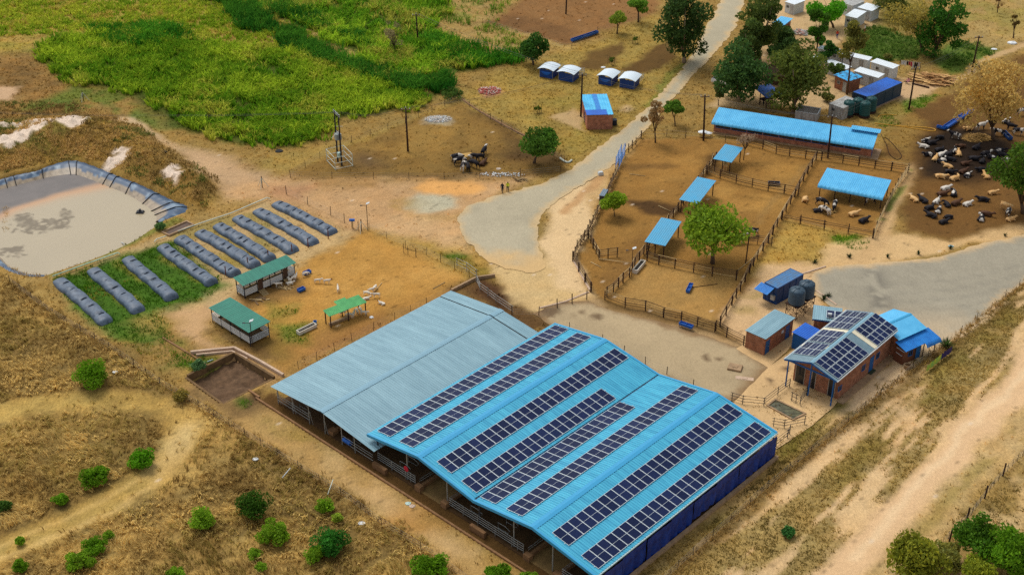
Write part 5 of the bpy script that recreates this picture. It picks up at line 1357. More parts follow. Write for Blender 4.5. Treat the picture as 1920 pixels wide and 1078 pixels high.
# ================================================================== FARM YARD THINGS
# ---- digester bags
M_bag = mat('bag_membrane', (94, 110, 128), .5, var=.0, col2=(66, 80, 98), scale=1.4, spec=.4, bump=.25, bscale=2.2)
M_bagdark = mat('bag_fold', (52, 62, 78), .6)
def ZB(x, y): return (x / 2.994, 360 + y / 2.994)
bags = [((325, 487), (604, 730)), ((515, 430), (785, 667)), ((710, 368), (972, 597)), ((905, 302), (1195, 514)), ((1000, 257), (1325, 462)), ((1115, 217), (1440, 412)), ((1218, 180), (1525, 377)), ((1325, 137), (1655, 332)), ((1440, 97), (1770, 287)), ((1545, 57), (1875, 228))]
ordn = ['leftmost', 'second from left', 'third from left', 'fourth from left', 'fifth from left', 'fifth from right', 'fourth from right', 'third from right', 'second from right', 'rightmost']
for i, (f, n_) in enumerate(bags):
    a, b = G(*ZB(*f), .3), G(*ZB(*n_), .3); a.z = b.z = 0
    d = b - a; L = d.length; root = empty('digester_bag', a, math.atan2(d.y, d.x), 'long grey blue digester bag, %s of the ten' % ordn[i], 'digester bag', 'digester bags in a row')
    rr = random.Random(i + 3); nl, nc = 64, 14; P = []
    nf = 4 + rr.randint(0, 3) if i < 3 else 8; folds = [L * (k + .7 + rr.random() * .3) / (nf + .6) for k in range(nf)]
    w0 = 1.0 if i < 4 else 1.04; wob = rr.random() * 6
    for u in range(nl + 1):
        t = u / nl; x = L * t
        e = min(1, min(t, 1 - t) * L / .75); e = max(.02, 1 - (1 - e) ** 3)
        pinch = sum((.16 + .1 * math.sin(q * 7)) * math.exp(-((x - q) / .22) ** 2) for q in folds)
        hgt = (.74 + .09 * math.sin(x * .9 + wob) + .04 * math.sin(x * 2.3 + wob)) * e * (1 - pinch); wid = w0 * (.72 + .28 * e) * (1 + .06 * math.sin(x * 1.7 + wob)) * (1 - .12 * pinch)
        row = []
        for c in range(nc + 1):
            th = math.pi * c / nc; s = abs(math.sin(th)) ** .6
            row.append((x + .03 * math.sin(c * 2 + x * 3), -math.cos(th) * wid + .08 * math.sin(x * .5 + wob), .02 + s * hgt + .022 * math.sin(x * 7 + c * 1.7 + wob) * math.sin(x * 2.1 + wob)))
        P.append(row)
    MB().grid(P).build('membrane', M_bag, root, smooth=True)
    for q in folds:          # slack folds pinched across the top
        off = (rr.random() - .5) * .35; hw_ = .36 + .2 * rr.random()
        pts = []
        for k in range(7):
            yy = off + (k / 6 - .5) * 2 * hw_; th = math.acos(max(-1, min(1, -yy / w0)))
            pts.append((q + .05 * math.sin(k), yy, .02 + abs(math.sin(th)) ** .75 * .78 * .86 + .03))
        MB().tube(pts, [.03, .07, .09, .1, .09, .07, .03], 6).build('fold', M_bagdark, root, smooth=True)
M_pvc = mat('pvc_pipe', (206, 212, 196), .5, var=.1)
def pipe_px(name, pts, z, r, m, label, cat='pipe', n=6, sm=0):
    L = [GP(x_, y_) + Vector((0, 0, z)) for x_, y_ in pts]
    if sm: L = smooth_line(L, sm)
    b = L[0].copy(); o = MB().tube([p - b for p in L], r, n).build(name, m, smooth=True); o.location = b
    return tag(o, label, cat)
pipe_px('manifold_pipe', [ZB(*p) for p in [(298, 484), (485, 416), (665, 352), (676, 360)]], .35, .08, mat('pipe_mint', (186, 222, 196), .5), 'pale green feed pipe along the left digester bags')
pipe_px('manifold_pipe', [ZB(*p) for p in [(1000, 232), (1130, 186), (1300, 130), (1500, 44), (1516, 50)]], .35, .08, M_pvc, 'pale feed pipe along the right digester bags')
pipe_px('manifold_pipe', [ZB(*p) for p in [(868, 290), (880, 275), (935, 258)]], .3, .08, M_pvc, 'short pale pipe at the head of the fourth digester bag')
# small concrete basin above the bags
def basin(name, label, px4, depth, h, th, m, cat='basin', floor=None, low=None):
    P = [G(*p) for p in px4]; c = sum(P, Vector()) / 4; root = empty(name, c, 0, label, cat)
    Q = [p - c for p in P]
    for k in range(4):
        a, b = Q[k], Q[(k + 1) % 4]; n1 = Vector((0, 0, 1)).cross((b - a).normalized()) * th
        if (a + b).dot(n1) > 0: n1 = -n1
        e = (b - a).normalized() * th
        m_ = MB(); aa, bb = a + e * (0 if k % 2 else 0), b - (e if True else 0)
        lo_, hi_ = -depth, (h if low is None or k not in low else -.03) + .004 * k
        m_.hexa([(*aa.xy, lo_), (*bb.xy, lo_), (*(bb + n1).xy, lo_), (*(aa + n1).xy, lo_), (*aa.xy, hi_), (*bb.xy, hi_), (*(bb + n1).xy, hi_), (*(aa + n1).xy, hi_)])
        m_.build('side', m, root)
    if floor is not None:
        mb = MB(); mb.poly([(*q.xy, floor[0]) for q in Q]); mb.build('contents', floor[1], root)
    return root
M_mud = mat('wet_mud', (96, 72, 56), .55, var=.4, scale=1.2, bump=.4)
basin('concrete_basin', 'shallow brown concrete basin above the digester bags', [ZB(905, 232), ZB(950, 252), ZB(1092, 190), ZB(1050, 168)], .3, .28, .22, M_conc, floor=(.12, M_mud))
# manure pit with concrete walls
root = basin('manure_pit', 'sunken manure pit with stained concrete walls beside the grey barn', [(439.6, 661.5), (346.5, 707.6), (417, 758), (516, 708.6)], 1.7, .3, .3, mat('pit_wall', (128, 100, 66), .95, var=.45, scale=1.2, bump=.4), low=(1, 2))
pp = poly_px([(439.6, 664), (351, 707.6), (417, 754), (511, 708.6)])
n = 26; P = []
for i in range(n + 1):
    row = []
    for j in range(n + 1):
        u, v_ = i / n, j / n; p = pp[0].lerp(pp[1], u).lerp(pp[3].lerp(pp[2], u), v_)
        h = float(fbm(np.array([p.x]), np.array([p.y]), 1.0, 71, 3)[0]); row.append((p.x - root.location.x, p.y - root.location.y, -1.15 + .75 * h - .25 * u))
    P.append(row)
MB().grid(P).build('manure', mat('manure', (112, 86, 62), .95, var=.45, scale=1.5, bump=.6), root, smooth=True)
def ZP(x, y): return (260 + x / 4.9, 580 + y / 4.9)
pipe_px('blue_pipe', [ZP(685, 508), ZP(712, 560)], .2, .14, mat('pipe_cyan', (52, 160, 204), .5), 'short bright blue pipe hanging into the manure pit')
pipe_px('blue_pipe', [ZP(632, 486), ZP(684, 466)], .1, .07, mat('pipe_pale', (176, 208, 206), .5), 'pale blue pipe lying on the ground by the manure pit')
def wall_run(name, pts, z1, th, m, label, cat='wall', z0=-.3):
    L = [G(*p) for p in pts]; b = L[0].copy(); root = empty(name, b, 0, label, cat)
    for i in range(len(L) - 1):
        p, q = L[i] - b, L[i + 1] - b; e = (q - p).normalized(); nn = Vector((-e.y, e.x, 0)) * th / 2
        MB().hexa([(*(p - nn).xy, z0), (*(q - nn).xy, z0), (*(q + nn).xy, z0), (*(p + nn).xy, z0), (*(p - nn).xy, z1 + .003 * (i % 2)), (*(q - nn).xy, z1 + .003 * (i % 2)), (*(q + nn).xy, z1 + .003 * (i % 2)), (*(p + nn).xy, z1 + .003 * (i % 2))]).build('wall_section', m, root)
    return root
M_pinkconc = mat('pink_concrete', (206, 178, 152), .9, var=.25, scale=1.5)
wall_run('channel_wall', [ZP(480, 408), ZP(880, 368), ZP(1130, 500), ZP(1330, 618)], .42, .32, M_pinkconc, 'long pale pink concrete channel wall above the manure pit')
wall_run('channel_wall', [ZP(530, 428), ZP(860, 396), ZP(1000, 465)], .3, .2, M_pinkconc, 'thin pale concrete channel wall nearest the manure pit')
wall_run('drain_wall', [ZP(222, 262), ZP(470, 412), ZP(640, 520)], .12, .22, M_concdirty, 'brown concrete edge of the drain beside the green bank')
wall_run('drain_wall', [ZP(1010, 742), ZP(1110, 810)], .15, .25, M_concdirty, 'short concrete drain edge at the corner of the grey barn')
wall_run('yard_wall', [(846, 548), (893, 524), (928, 519)], .45, .28, M_conc, 'low pale concrete wall behind the grey barn')
wall_run('yard_wall', [(1076, 490), (1106, 545)], .16, .3, M_pinkconc, 'low pale kerb along the pen corner by the sand')
wall_run('yard_wall', [(1012, 578), (1060, 566), (1104, 548)], .12, .25, M_pinkconc, 'thin pale kerb between the sand and the concrete apron')
wall_run('yard_wall', [(1548, 500), (1500, 515)], .12, .25, M_pinkconc, 'short pale kerb behind the navy container')
wall_run('yard_wall', [(1530, 545), (1568, 572)], .12, .25, M_pinkconc, 'short pale kerb between the grey tanks and the tarred yard')

# ---- fences
def fence(label, pts, mp, mr, spacing=2.6, heights=(.45, .8, 1.15, 1.45), rp=.085, rr_=.05, h=1.5, name='timber_fence', cat='fence', group=None, jit=.05, extra=0, lean=.03, px=True, drop=0.0):
    L = [G(*p) for p in pts] if px else pts
    b = L[0].copy(); root = empty(name, b, 0, label, cat, group); rg = random.Random(len(label) + int(b.x * 7))
    Q = []
    for i in range(len(L) - 1):
        k = max(1, round((L[i + 1] - L[i]).length / spacing))
        for j in range(k): Q.append(L[i].lerp(L[i + 1], j / k))
    Q.append(L[-1]); Q = [q - b for q in Q]
    for q in Q:
        g_ = gz(q + b); hh = h * (1 + (rg.random() - .5) * .18)
        pole('post', (q.x, q.y, g_ - .1), (q.x + (rg.random() - .5) * lean * 2, q.y + (rg.random() - .5) * lean * 2, g_ + hh), rp * (.8 + .4 * rg.random()), mp, root)
    for i in range(len(Q) - 1):
        e = (Q[i + 1] - Q[i]).normalized() * .22; sd_ = Vector((-e.y, e.x, 0)).normalized() * rp * .9
        za_, zb_ = gz(Q[i] + b), gz(Q[i + 1] + b)
        for z in heights:
            if rg.random() < drop: continue
            j1, j2 = (rg.random() - .5) * jit * 2, (rg.random() - .5) * jit * 2
            pole('rail', Vector((*(Q[i] - e + sd_).xy, za_ + z + j1)), Vector((*(Q[i + 1] + e + sd_).xy, zb_ + z + j2)), rr_ * (.75 + .5 * rg.random()), (mr if rg.random() < .75 else M_timberpale) if mr is M_timber else mr, root, 5)
        for _ in range(extra):       # loose poles stacked against the fence
            t = rg.random(); p0 = Q[i].lerp(Q[i + 1], t) + sd_ * (2 + 5 * rg.random()); p1 = p0 + (Q[i + 1] - Q[i]) * (.5 + .5 * rg.random()) + sd_ * (rg.random() - .5) * 3
            pole('loose_pole', Vector((*p0.xy, .05 + .3 * rg.random())), Vector((*p1.xy, .5 + .9 * rg.random())), .05, M_timber if rg.random() < .6 else M_timberpale, root, 5)
    return root
g = 'timber fences of the cattle pens'
fence('double stacked pole fence along the road side of the pens', [(1158, 322), (1140, 360), (1120, 400), (1101, 440), (1082, 468), (1074, 490)], M_postdark, M_timber, 1.7, (.35, .65, .95, 1.25), .08, .06, 1.45, group=g, extra=4, lean=.12)
fence('short pole fence by the road above the blue gate', [(1202, 260), (1192, 272), (1178, 286)], M_postdark, M_timber, 2.0, (.5, 1.0), group=g)
fence('timber fence at the pen corner beside the pale sand', [(1074, 490), (1085, 510), (1097, 530), (1108, 548)], M_postdark, M_timber, 2.4, group=g, rp=.12)
fence('long timber fence between the lower pen and the concrete apron', [(1134, 562), (1172, 577), (1210, 583), (1244, 595), (1277, 602), (1307, 612), (1340, 622)], M_postdark, M_timber, 3.0, group=g)
fence('dark rail fence from the pens to the small brick store', [(1342, 620), (1362, 632), (1394, 648)], M_postdark, M_postdark, 3.2, group=g, rr_=.035)
fence('timber fence beside the concrete trough in the pens', [(1138, 556), (1150, 548), (1168, 530), (1180, 520), (1190, 500), (1207, 478), (1213, 470)], M_postdark, M_timber, 1.9, group=g)
fence('pole race under the three shelters down the middle of the pens', [(1216, 470), (1236, 448), (1262, 408), (1290, 372), (1318, 334), (1330, 318), (1342, 300)], M_postdark, M_timber, 2.2, (.4, .8, 1.2), group=g, extra=2, lean=.1)
fence('timber fence across the pens below the round green tree', [(1213, 489), (1235, 496), (1265, 503), (1300, 511), (1335, 518), (1380, 525)], M_postdark, M_timber, 2.7, group=g)
fence('long dark timber fence down the right side of the pens', [(1350, 612), (1372, 572), (1388, 546), (1405, 512), (1420, 487), (1440, 456), (1465, 411), (1490, 370), (1506, 340), (1530, 300)], M_postdark, M_timber, 2.6, group=g, rp=.1)
fence('timber fence between the two upper pens', [(1326, 326), (1350, 335), (1380, 344), (1410, 351), (1440, 358), (1470, 363), (1496, 368)], M_postdark, M_timber, 2.9, group=g)
fence('timber fence along the front of the long brick building', [(1400, 272), (1430, 280), (1455, 289), (1480, 293), (1510, 297), (1540, 301), (1580, 306), (1640, 316), (1702, 324)], M_postdark, M_timber, 2.9, group=g)
fence('pale pole fence on the right side of the right hand pen', [(1702, 322), (1682, 352), (1662, 388), (1648, 418), (1637, 446)], M_timber, M_timberpale, 2.0, (.35, .65, .95, 1.25), group=g)
fence('broken timber fence along the bottom of the right hand pen', [(1466, 413), (1500, 420), (1545, 430), (1590, 438), (1636, 447)], M_postdark, M_timber, 2.8, (.4, .8, 1.2), group=g, jit=.15, drop=.2)
fence('pole and wire fence along the top of the pens by the road', [(1202, 258), (1250, 256), (1320, 262), (1400, 272)], M_postdark, M_timberpale, 3.0, (.5, 1.1), .05, .035, 1.3, group=g)
fence('angled timber wing fence inside the left pen', [(1103, 447), (1112, 466), (1123, 486)], M_postdark, M_timber, 2.0, group=g)
fence('short timber gate panel inside the left pen', [(1123, 486), (1140, 484), (1157, 482)], M_postdark, M_timber, 2.6, group=g)
fence('metal rail fence beside the cow under the round green tree', [(1392, 455), (1420, 458), (1446, 462)], M_postdark, M_darksteel, 2.0, (.5, .8, 1.1, 1.4), .06, .035, group=g)
def wire_fence(label, pts, spacing=2.6, h=1.25, m=None, r=.035, wires=(.35, .7, 1.05), group='wire fences', thick=None):
    rt = fence(label, pts, m or M_postdark, M_galv, spacing, (), r, .01, h, 'wire_fence', 'fence', group, lean=.08)
    L = smooth_line([GP(*p) for p in pts], 3); b = rt.location
    for z in wires: MB().tube([p - b + Vector((0, 0, z)) for p in L], .009, 4).build('wire', M_galv, rt)
    return rt
wire_fence('wire fence between the dry meadow and the barn drain', [(20, 532), (100, 592), (205, 655), (300, 722), (345, 748), (430, 800), (520, 856), (640, 930), (715, 985), (790, 1032), (880, 1095)], 3.0)
wire_fence('wire fence along the grass ridge beside the dirt track', [(1935, 520), (1830, 602), (1740, 672), (1650, 742), (1590, 792), (1520, 850), (1440, 916), (1370, 978), (1300, 1040), (1240, 1095)], 3.6)
wire_fence('wire fence between the dirt track and the corner trees', [(1960, 815), (1880, 892), (1846, 933), (1813, 975), (1767, 1022)], 1.2, 1.1, r=.025)
for px, py in ((1880, 892), (1846, 934), (1812, 976), (1779, 1018)):
    p = GP(px, py); o = pole('fence_post', p - Vector((0, 0, .1)), p + Vector((.05, 0, 1.75)), .1, M_postdark); tag(o, 'thick dark post in the wire fence, %s counted from the corner trees' % {1880: 'fourth', 1846: 'third', 1812: 'second', 1779: 'first'}[px], 'post', 'thick posts of the track fence')
wire_fence('wire fence across the golden goat yard', [(692, 432), (760, 464), (800, 478), (880, 520)], 3.2)
wire_fence('wire fence between the goat yard and the grey barn', [(846, 552), (800, 572), (740, 600), (660, 640), (560, 692)], 3.0)
wire_fence('wire fence along the upper side of the cow paddock', [(545, 332), (600, 298), (660, 268), (760, 232), (858, 190)], 3.6)
wire_fence('wire fence along the ditch beside the cow paddock', [(862, 190), (900, 214), (960, 248), (1020, 282), (1058, 306)], 3.6)
wire_fence('wire fence along the lower side of the cow paddock', [(545, 334), (700, 336), (900, 336), (1050, 324)], 6)
wire_fence('wire fence beside the rightmost digester bag', [(537, 364), (577, 384), (620, 404), (672, 432)], 3.6, 1.5, r=.05)
wire_fence('wire fence around the upper brown paddock', [(905, 46), (960, 62), (1020, 80), (1072, 92), (1120, 62), (1200, 40)], 5)
wire_fence('rail fence behind the blue barn along the apron', [(1068, 618), (1130, 642), (1210, 684), (1250, 702), (1300, 728)], 4.0, 1.2, r=.045)
wire_fence('wire fence with leaning posts behind the two barns', [(960, 592), (1010, 592), (1045, 578), (1100, 562)], 3.0, 1.5, r=.06)
# steel rails of the holding area by the dairy building
def rails(label, pts, hts=(.4, .8, 1.2), h=1.3, spacing=2.5, m=None, group='steel rails by the dairy building'):
    return fence(label, pts, m or M_darksteel, m or M_darksteel, spacing, hts, .045, .028, h, 'steel_rail', 'railing', group, jit=.0, lean=.01)
rails('steel railing between the blue barn and the concrete holding floor', [(1372, 752), (1392, 758), (1432, 762)])
rails('steel railing running up to the dairy building posts', [(1432, 762), (1458, 742), (1480, 726)])
rails('steel railing below the green drain pit', [(1450, 800), (1470, 803), (1508, 796)])
rails('steel gate frame beside the green drain pit', [(1484, 752), (1492, 756)], (.2, .7, 1.2), 1.3, .9)
rails('steel railing along the right of the dairy porch', [(1500, 760), (1512, 742), (1520, 728)])
rails('bent steel railing at the right corner of the blue barn', [(1455, 838), (1476, 822), (1480, 815)], group=None)
rails('pale steel gate leaning at the goat yard corner', [(857, 500), (875, 508), (893, 521)], (.3, .8, 1.3), 1.4, m=M_galv, group=None)
rails('pale steel race rails behind the grey barn', [(893, 530), (900, 545), (930, 568), (960, 588)], (.4, .8, 1.2), 1.4, m=M_galv, group=None)
rails('white steel goal frame with braces in the goat yard', [(757, 474), (765, 478), (780, 482)], (.9,), 1.4, 1.4, m=M_timber, group=None)
# green drain pit by the dairy
def ZD(x, y): return (1240 + x / 5.389, 680 + y / 5.389)
basin('drain_pit', 'shallow concrete drain pit with green water by the dairy', [ZD(1060, 440), ZD(1330, 590), ZD(1465, 522), ZD(1150, 372)], .05, .2, .2, M_conc, 'pit', (.1, mat('green_water', (112, 112, 86), .35, var=.0, col2=(58, 56, 46), scale=.9, stretch=(1, 2.5, 1))))
def block(name, label, cat, px, py, sx, sy, sz, yaw, m, z=0.0):
    b = MB(); w = .04; b.box(-sx / 2, sx / 2, -sy / 2, sy / 2, 0, sz * .8); b.hexa([(-sx / 2, -sy / 2, sz * .8), (sx / 2, -sy / 2, sz * .8), (sx / 2, sy / 2, sz * .8), (-sx / 2, sy / 2, sz * .8), (-sx / 2 + w, -sy / 2 + w, sz), (sx / 2 - w, -sy / 2 + w, sz), (sx / 2 - w, sy / 2 - w, sz), (-sx / 2 + w, sy / 2 - w, sz)])
    b.box(-.3, .3, -.25, .25, sz - .01, sz + .05)
    o = b.build(name, m); o.location = GP(px, py) + Vector((0, 0, z)); o.rotation_euler = (0, 0, yaw); return tag(o, label, cat)
block('concrete_slab', 'square concrete manhole slab on the apron', 'slab', 1378, 691, 1.7, 1.4, .32, R(-20), M_conc)
block('concrete_slab', 'long pale concrete slab lying on the apron edge', 'slab', 1396, 710, 2.2, .7, .1, R(-12), M_pinkconc)

# ---- troughs and feeders
def trough(label, p0, p1, w, h, m, mi, name='trough', cat='trough', legs=0.0, group=None):
    a, b = GP(*p0), GP(*p1); d = b - a; L = d.length; root = empty(name, (a + b) / 2, math.atan2(d.y, d.x), label, cat, group)
    z0 = legs; t = .09 if m is not M_pblue else .05
    mb = MB(); mb.hexa([(-L / 2, -w / 2 * .8, z0), (L / 2, -w / 2 * .8, z0), (L / 2, w / 2 * .8, z0), (-L / 2, w / 2 * .8, z0), (-L / 2, -w / 2, z0 + .12), (L / 2, -w / 2, z0 + .12), (L / 2, w / 2, z0 + .12), (-L / 2, w / 2, z0 + .12)])
    for y0, y1 in ((-w / 2, -w / 2 + t), (w / 2 - t, w / 2)): mb.box(-L / 2, L / 2, y0, y1, z0 + .121, z0 + h)
    for x0, x1 in ((-L / 2, -L / 2 + t), (L / 2 - t, L / 2)): mb.box(x0, x1, -w / 2 + t, w / 2 - t, z0 + .121, z0 + h - .004)
    if cat == 'feeder' and L > 1.2: mb.box(-.03, .03, -w / 2 + t, w / 2 - t, z0 + .121, z0 + h - .02)
    mb.build('body', m, root)
    MB().box(-L / 2 + t, L / 2 - t, -w / 2 + t, w / 2 - t, z0 + .122, z0 + h * .55).build('contents', mi, root)
    if legs:
        for x in (-L / 2 + .1, L / 2 - .1):
            for y in (-w / 2 + .06, w / 2 - .06): pole('leg', (x, y, 0), (x, y, z0 + .02), .025, M_darksteel, root, 5)
    return root
M_twater = mat('trough_water', (40, 36, 34), .2)
trough('white concrete water trough in the goat yard grass', Z6(965, 905), Z6(1140, 820), .75, .55, mat('white_concrete', (222, 214, 198), .8, var=.15), M_twater)
trough('white concrete water trough beside the pen fence', (1190, 513), (1206, 494), .75, .6, mat('white_concrete', (222, 214, 198), .8), M_twater)
gf = 'blue plastic feed troughs'
M_pin = mat('trough_inner', (22, 84, 170), .5)
trough('blue plastic feeder lying in the lower pen', (1289, 550), (1296, 536), .55, .4, M_pblue, M_pin, 'feeder', 'feeder', .1, gf)
trough('blue plastic feeder on the concrete apron below the fence', (1274, 612), (1298, 620), .6, .4, M_pblue, M_pin, 'feeder', 'feeder', .35, gf)
trough('blue plastic feeder in the goat yard beside a goat, upper of two', (570, 516), (582, 511), .6, .4, M_pblue, M_pin, 'feeder', 'feeder', .05, gf)
trough('blue plastic feeder in the goat yard, lower of two', (559, 548), (571, 543), .6, .4, M_pblue, M_pin, 'feeder', 'feeder', .05, gf)
trough('long blue trough on the edge of the upper brown paddock', (1072, 80), (1120, 64), .7, .5, M_pblue, M_twater, 'feeder', 'feeder', .2, gf)
root = trough('long blue compartment trough in the cattle lot', (1772, 244), (1820, 212), .9, .5, M_pblue, M_pin, 'feeder', 'feeder', .25, gf)
for k in range(8): x = -2.6 + k * .75; bar('divider', (x, -.43, .72), (x, .43, .72), .06, .05, M_pblue, root)
trough('short blue trough joined to the end of the long cattle lot trough', (1756, 241), (1772, 245), .6, .4, M_pblue, M_pin, 'feeder', 'feeder', .2, gf)
trough('dark metal trough beside hay in the cattle lot', (1880, 250), (1894, 264), .8, .5, M_navy, M_twater, 'feeder', 'feeder', .1, None)
trough('grey plastic trough under the middle pen fence', (1440, 347), (1462, 348), .8, .45, mat('plastic_slate', (72, 76, 92), .5), M_twater, 'feeder', 'feeder', .1, None)
o = MB().lathe([(.2, 0), (.24, .42), (.26, .44), (.22, .44), (.2, .1), (0, .08)], 14, cap=False).build('bucket', mat('bucket_blue', (60, 130, 200), .4)); o.location = GP(591, 607); tag(o, 'small blue bucket beside the goat shelter', 'bucket')
# ---- blue gate by the road
p, q = G(1160, 318), G(1176, 290); d = q - p; root = empty('blue_gate', p, math.atan2(d.y, d.x), 'blue steel gate standing open at the road side of the pens', 'gate')
L = d.length
for k in range(2):
    dx = k * .5; yo = k * .6
    for z in (.3, .6, .9, 1.2, 1.5, 1.8): pole('rail', (dx, yo, z), (L * .9, yo + .3, z), .035, M_midblue, root, 5)
    for x in (dx, L * .45, L * .9): pole('upright', (x, yo + .3 * x / L, 0), (x, yo + .3 * x / L, 2.0), .05, M_midblue, root, 5)
MB().tube([(L * .4, .1, 1.9), (L * .5, .1, 2.4), (L * .75, .2, 2.5), (L * .95, .3, 2.1), (L, .3, 1.4)], .04, 5).build('arch', M_midblue, root)
o = block('loading_block', 'small white concrete block by the road end of the gate', 'block', 1126, 328, .8, .6, .5, R(20), M_white)
o = simple_hut('tin_shelter', 'small grey tin roof on posts over the roadside fence', 'shelter', [(1123, 367), (1133, 368), (1141, 356), (1131, 354)], [1.9] * 4, mat('tin_blue_grey', (120, 138, 154), .5), M_darksteel, .05)

# ---- poles, wires and lamps
tops = {}
def power_pole(key, base, top, label, arm=True, m=None):
    p = GP(*base); v = pxm(p)[1]; h = (base[1] - top[1]) / v
    X = (top[0] - to_px(p.x, p.y, h)[0]) / pxm(p)[0]
    root = empty('power_pole', p, 0, label, 'pole', 'power poles')
    MB().tube([(0, 0, -.3), (X * .5, 0, h * .5), (X, 0, h)], [.17, .15, .12], 8).build('pole', m or M_postdark, root, smooth=True)
    if arm:
        MB().box(X - .75, X + .75, -.06, .06, h - .35, h - .2).build('crossarm', M_timber, root)
        for s in (-.65, 0, .65): MB().lathe([(.05, 0), (.07, .06), (.04, .12), (.06, .16), (0, .2)], 8, c=(X + s, 0, h - .2 if s else h), cap=False).build('insulator', M_white, root)
    tops[key] = p + Vector((X, 0, h)); return root
power_pole('p1', (765, 284), (760.5, 204), 'tall dark wooden pole standing in the cow paddock')
power_pole('p2', (1319, 264), (1322, 180), 'tall dark wooden pole at the left end of the long brick building')
power_pole('p3', (1552, 297), (1560.5, 219), 'tall dark wooden pole in front of the long brick building')
power_pole('p4', (1704, 206), (1717, 128.5), 'tall dark wooden pole beside the log heap')
power_pole('p5', (1822, 135), (1836, 69), 'tall dark wooden pole near the dry tree at upper right')
power_pole('p6', (1089, 219), (1092, 140), 'tall dark wooden pole behind the brick hut')
power_pole('p7', (784, 82), (780, 27), 'dark wooden pole standing in the green cane field')
power_pole('p8', (1061, 27), (1063, -14), 'dark wooden pole in the upper brown paddock', False)
p = GP(641, 311); root = empty('transformer', p, R(28), 'twin pole transformer inside a pale pipe cage at the paddock edge', 'transformer')
for y, h in ((0, 9.0), (1.7, 9.0)): MB().tube([(0, y, 0), (0, y, h)], [.15, .11], 8).build('pole', M_blackpaint, root)
for z in (8.6, 8.9): bar('crossarm', (0, -.5, z), (0, 2.2, z), .1, .12, M_galv, root)
MB().box(-.45, .45, .4, 1.3, 4.3, 5.3).build('transformer_box', mat('transformer_grey', (150, 160, 160), .5), root)
for k in range(3): MB().lathe([(.06, 0), (.09, .1), (.05, .2), (.08, .28), (0, .34)], 8, c=(0, .5 + .35 * k, 5.3), cap=False).build('bushing', M_white, root)
MB().box(-.3, .3, .5, 1.1, 1.2, 2.0).build('meter_box', mat('meter_mint', (186, 214, 206), .5), root)
for x in (-1.5, 1.5):
    for y in (-1.0, 2.7): pole('cage_post', (x, y, 0), (x, y, 2.2), .06, M_pvc, root)
for z in (.15, 1.15, 2.15):
    for a, b in (((-1.5, -1, z), (1.5, -1, z)), ((1.5, -1, z), (1.5, 2.7, z)), ((1.5, 2.7, z), (-1.5, 2.7, z)), ((-1.5, 2.7, z), (-1.5, -1, z))): pole('cage_rail', a, b, .045, M_pvc, root)
pole('stay', (0, 0, 6.2), (-1.6, -.6, 5.4), .04, M_pvc, root); pole('stay', (0, 1.7, 6.2), (1.5, 2.4, 5.6), .04, M_pvc, root)
tops['tr'] = p + Vector((0, .8, 8.9))
M_wire = mat('wire_grey', (96, 96, 92), .6)
def wires(a, b, label, offs=((-.6, 0), (0, .2), (.6, 0)), sag=.9):
    A, B = (tops[a] if isinstance(a, str) else a), (tops[b] if isinstance(b, str) else b)
    root = empty('power_line', A, 0, label, 'power line', 'overhead wires')
    for ox, oz in offs:
        pts = []
        for k in range(13):
            t = k / 12; p = A.lerp(B, t) - A; pts.append((p.x + ox, p.y, p.z + oz - sag * 4 * t * (1 - t)))
        MB().tube(pts, .014, 4).build('wire', M_wire, root)
wires('tr', 'p1', 'overhead wires between the transformer and the paddock pole')
wires('p1', 'p6', 'overhead wires from the paddock pole to the brick hut')
wires('p6', 'p2', 'overhead wires crossing the tarred road above the calf hutches')
wires('p2', 'p3', 'overhead wires above the long brick building')
wires('p3', 'p4', 'overhead wires passing the green water tanks')
wires('p4', 'p5', 'overhead wires at the upper right beyond the log heap')
wires('p6', 'p7', 'overhead wires from the brick hut to the cane field')
wires('tr', G(-150, 205, 9), 'overhead wires running left over the cane field edge')
def lamp(label, base, top, arm=True):
    p = GP(*base); h = (base[1] - top[1]) / pxm(p)[1]; root = empty('lamp_post', p, 0, label, 'lamp post')
    pole('pole', (0, 0, -.1), (0, 0, h), .05, M_postdark, root)
    bar('arm', (0, 0, h), (-.7, 0, h + .02), .05, .05, M_postdark, root)
    MB().slab((-.05, -.25, h + .3), (.45, -.25, h + .5), (.45, .25, h + .5), (-.05, .25, h + .3), .04).build('solar_cell', M_white, root); pole('bracket', (0, 0, h), (.2, 0, h + .38), .03, M_postdark, root)
    MB().box(-.95, -.6, -.1, .1, h - .03, h + .05).build('lamp_head', M_darksteel, root)
lamp('thin solar lamp post at the corner of the goat yard', (690, 433), (688, 386))
lamp('thin solar lamp post beside the pen trough', (1184, 518), (1185, 470))
lamp('thin solar lamp post at the corner of the lower goat shed', (474, 650), (470, 606))
p = GP(1398, 494); o = pole('pen_pole', p, p + Vector((.1, 0, 4.6)), .09, M_postdark); tag(o, 'tall dark post beside the cow near the round green tree', 'post')
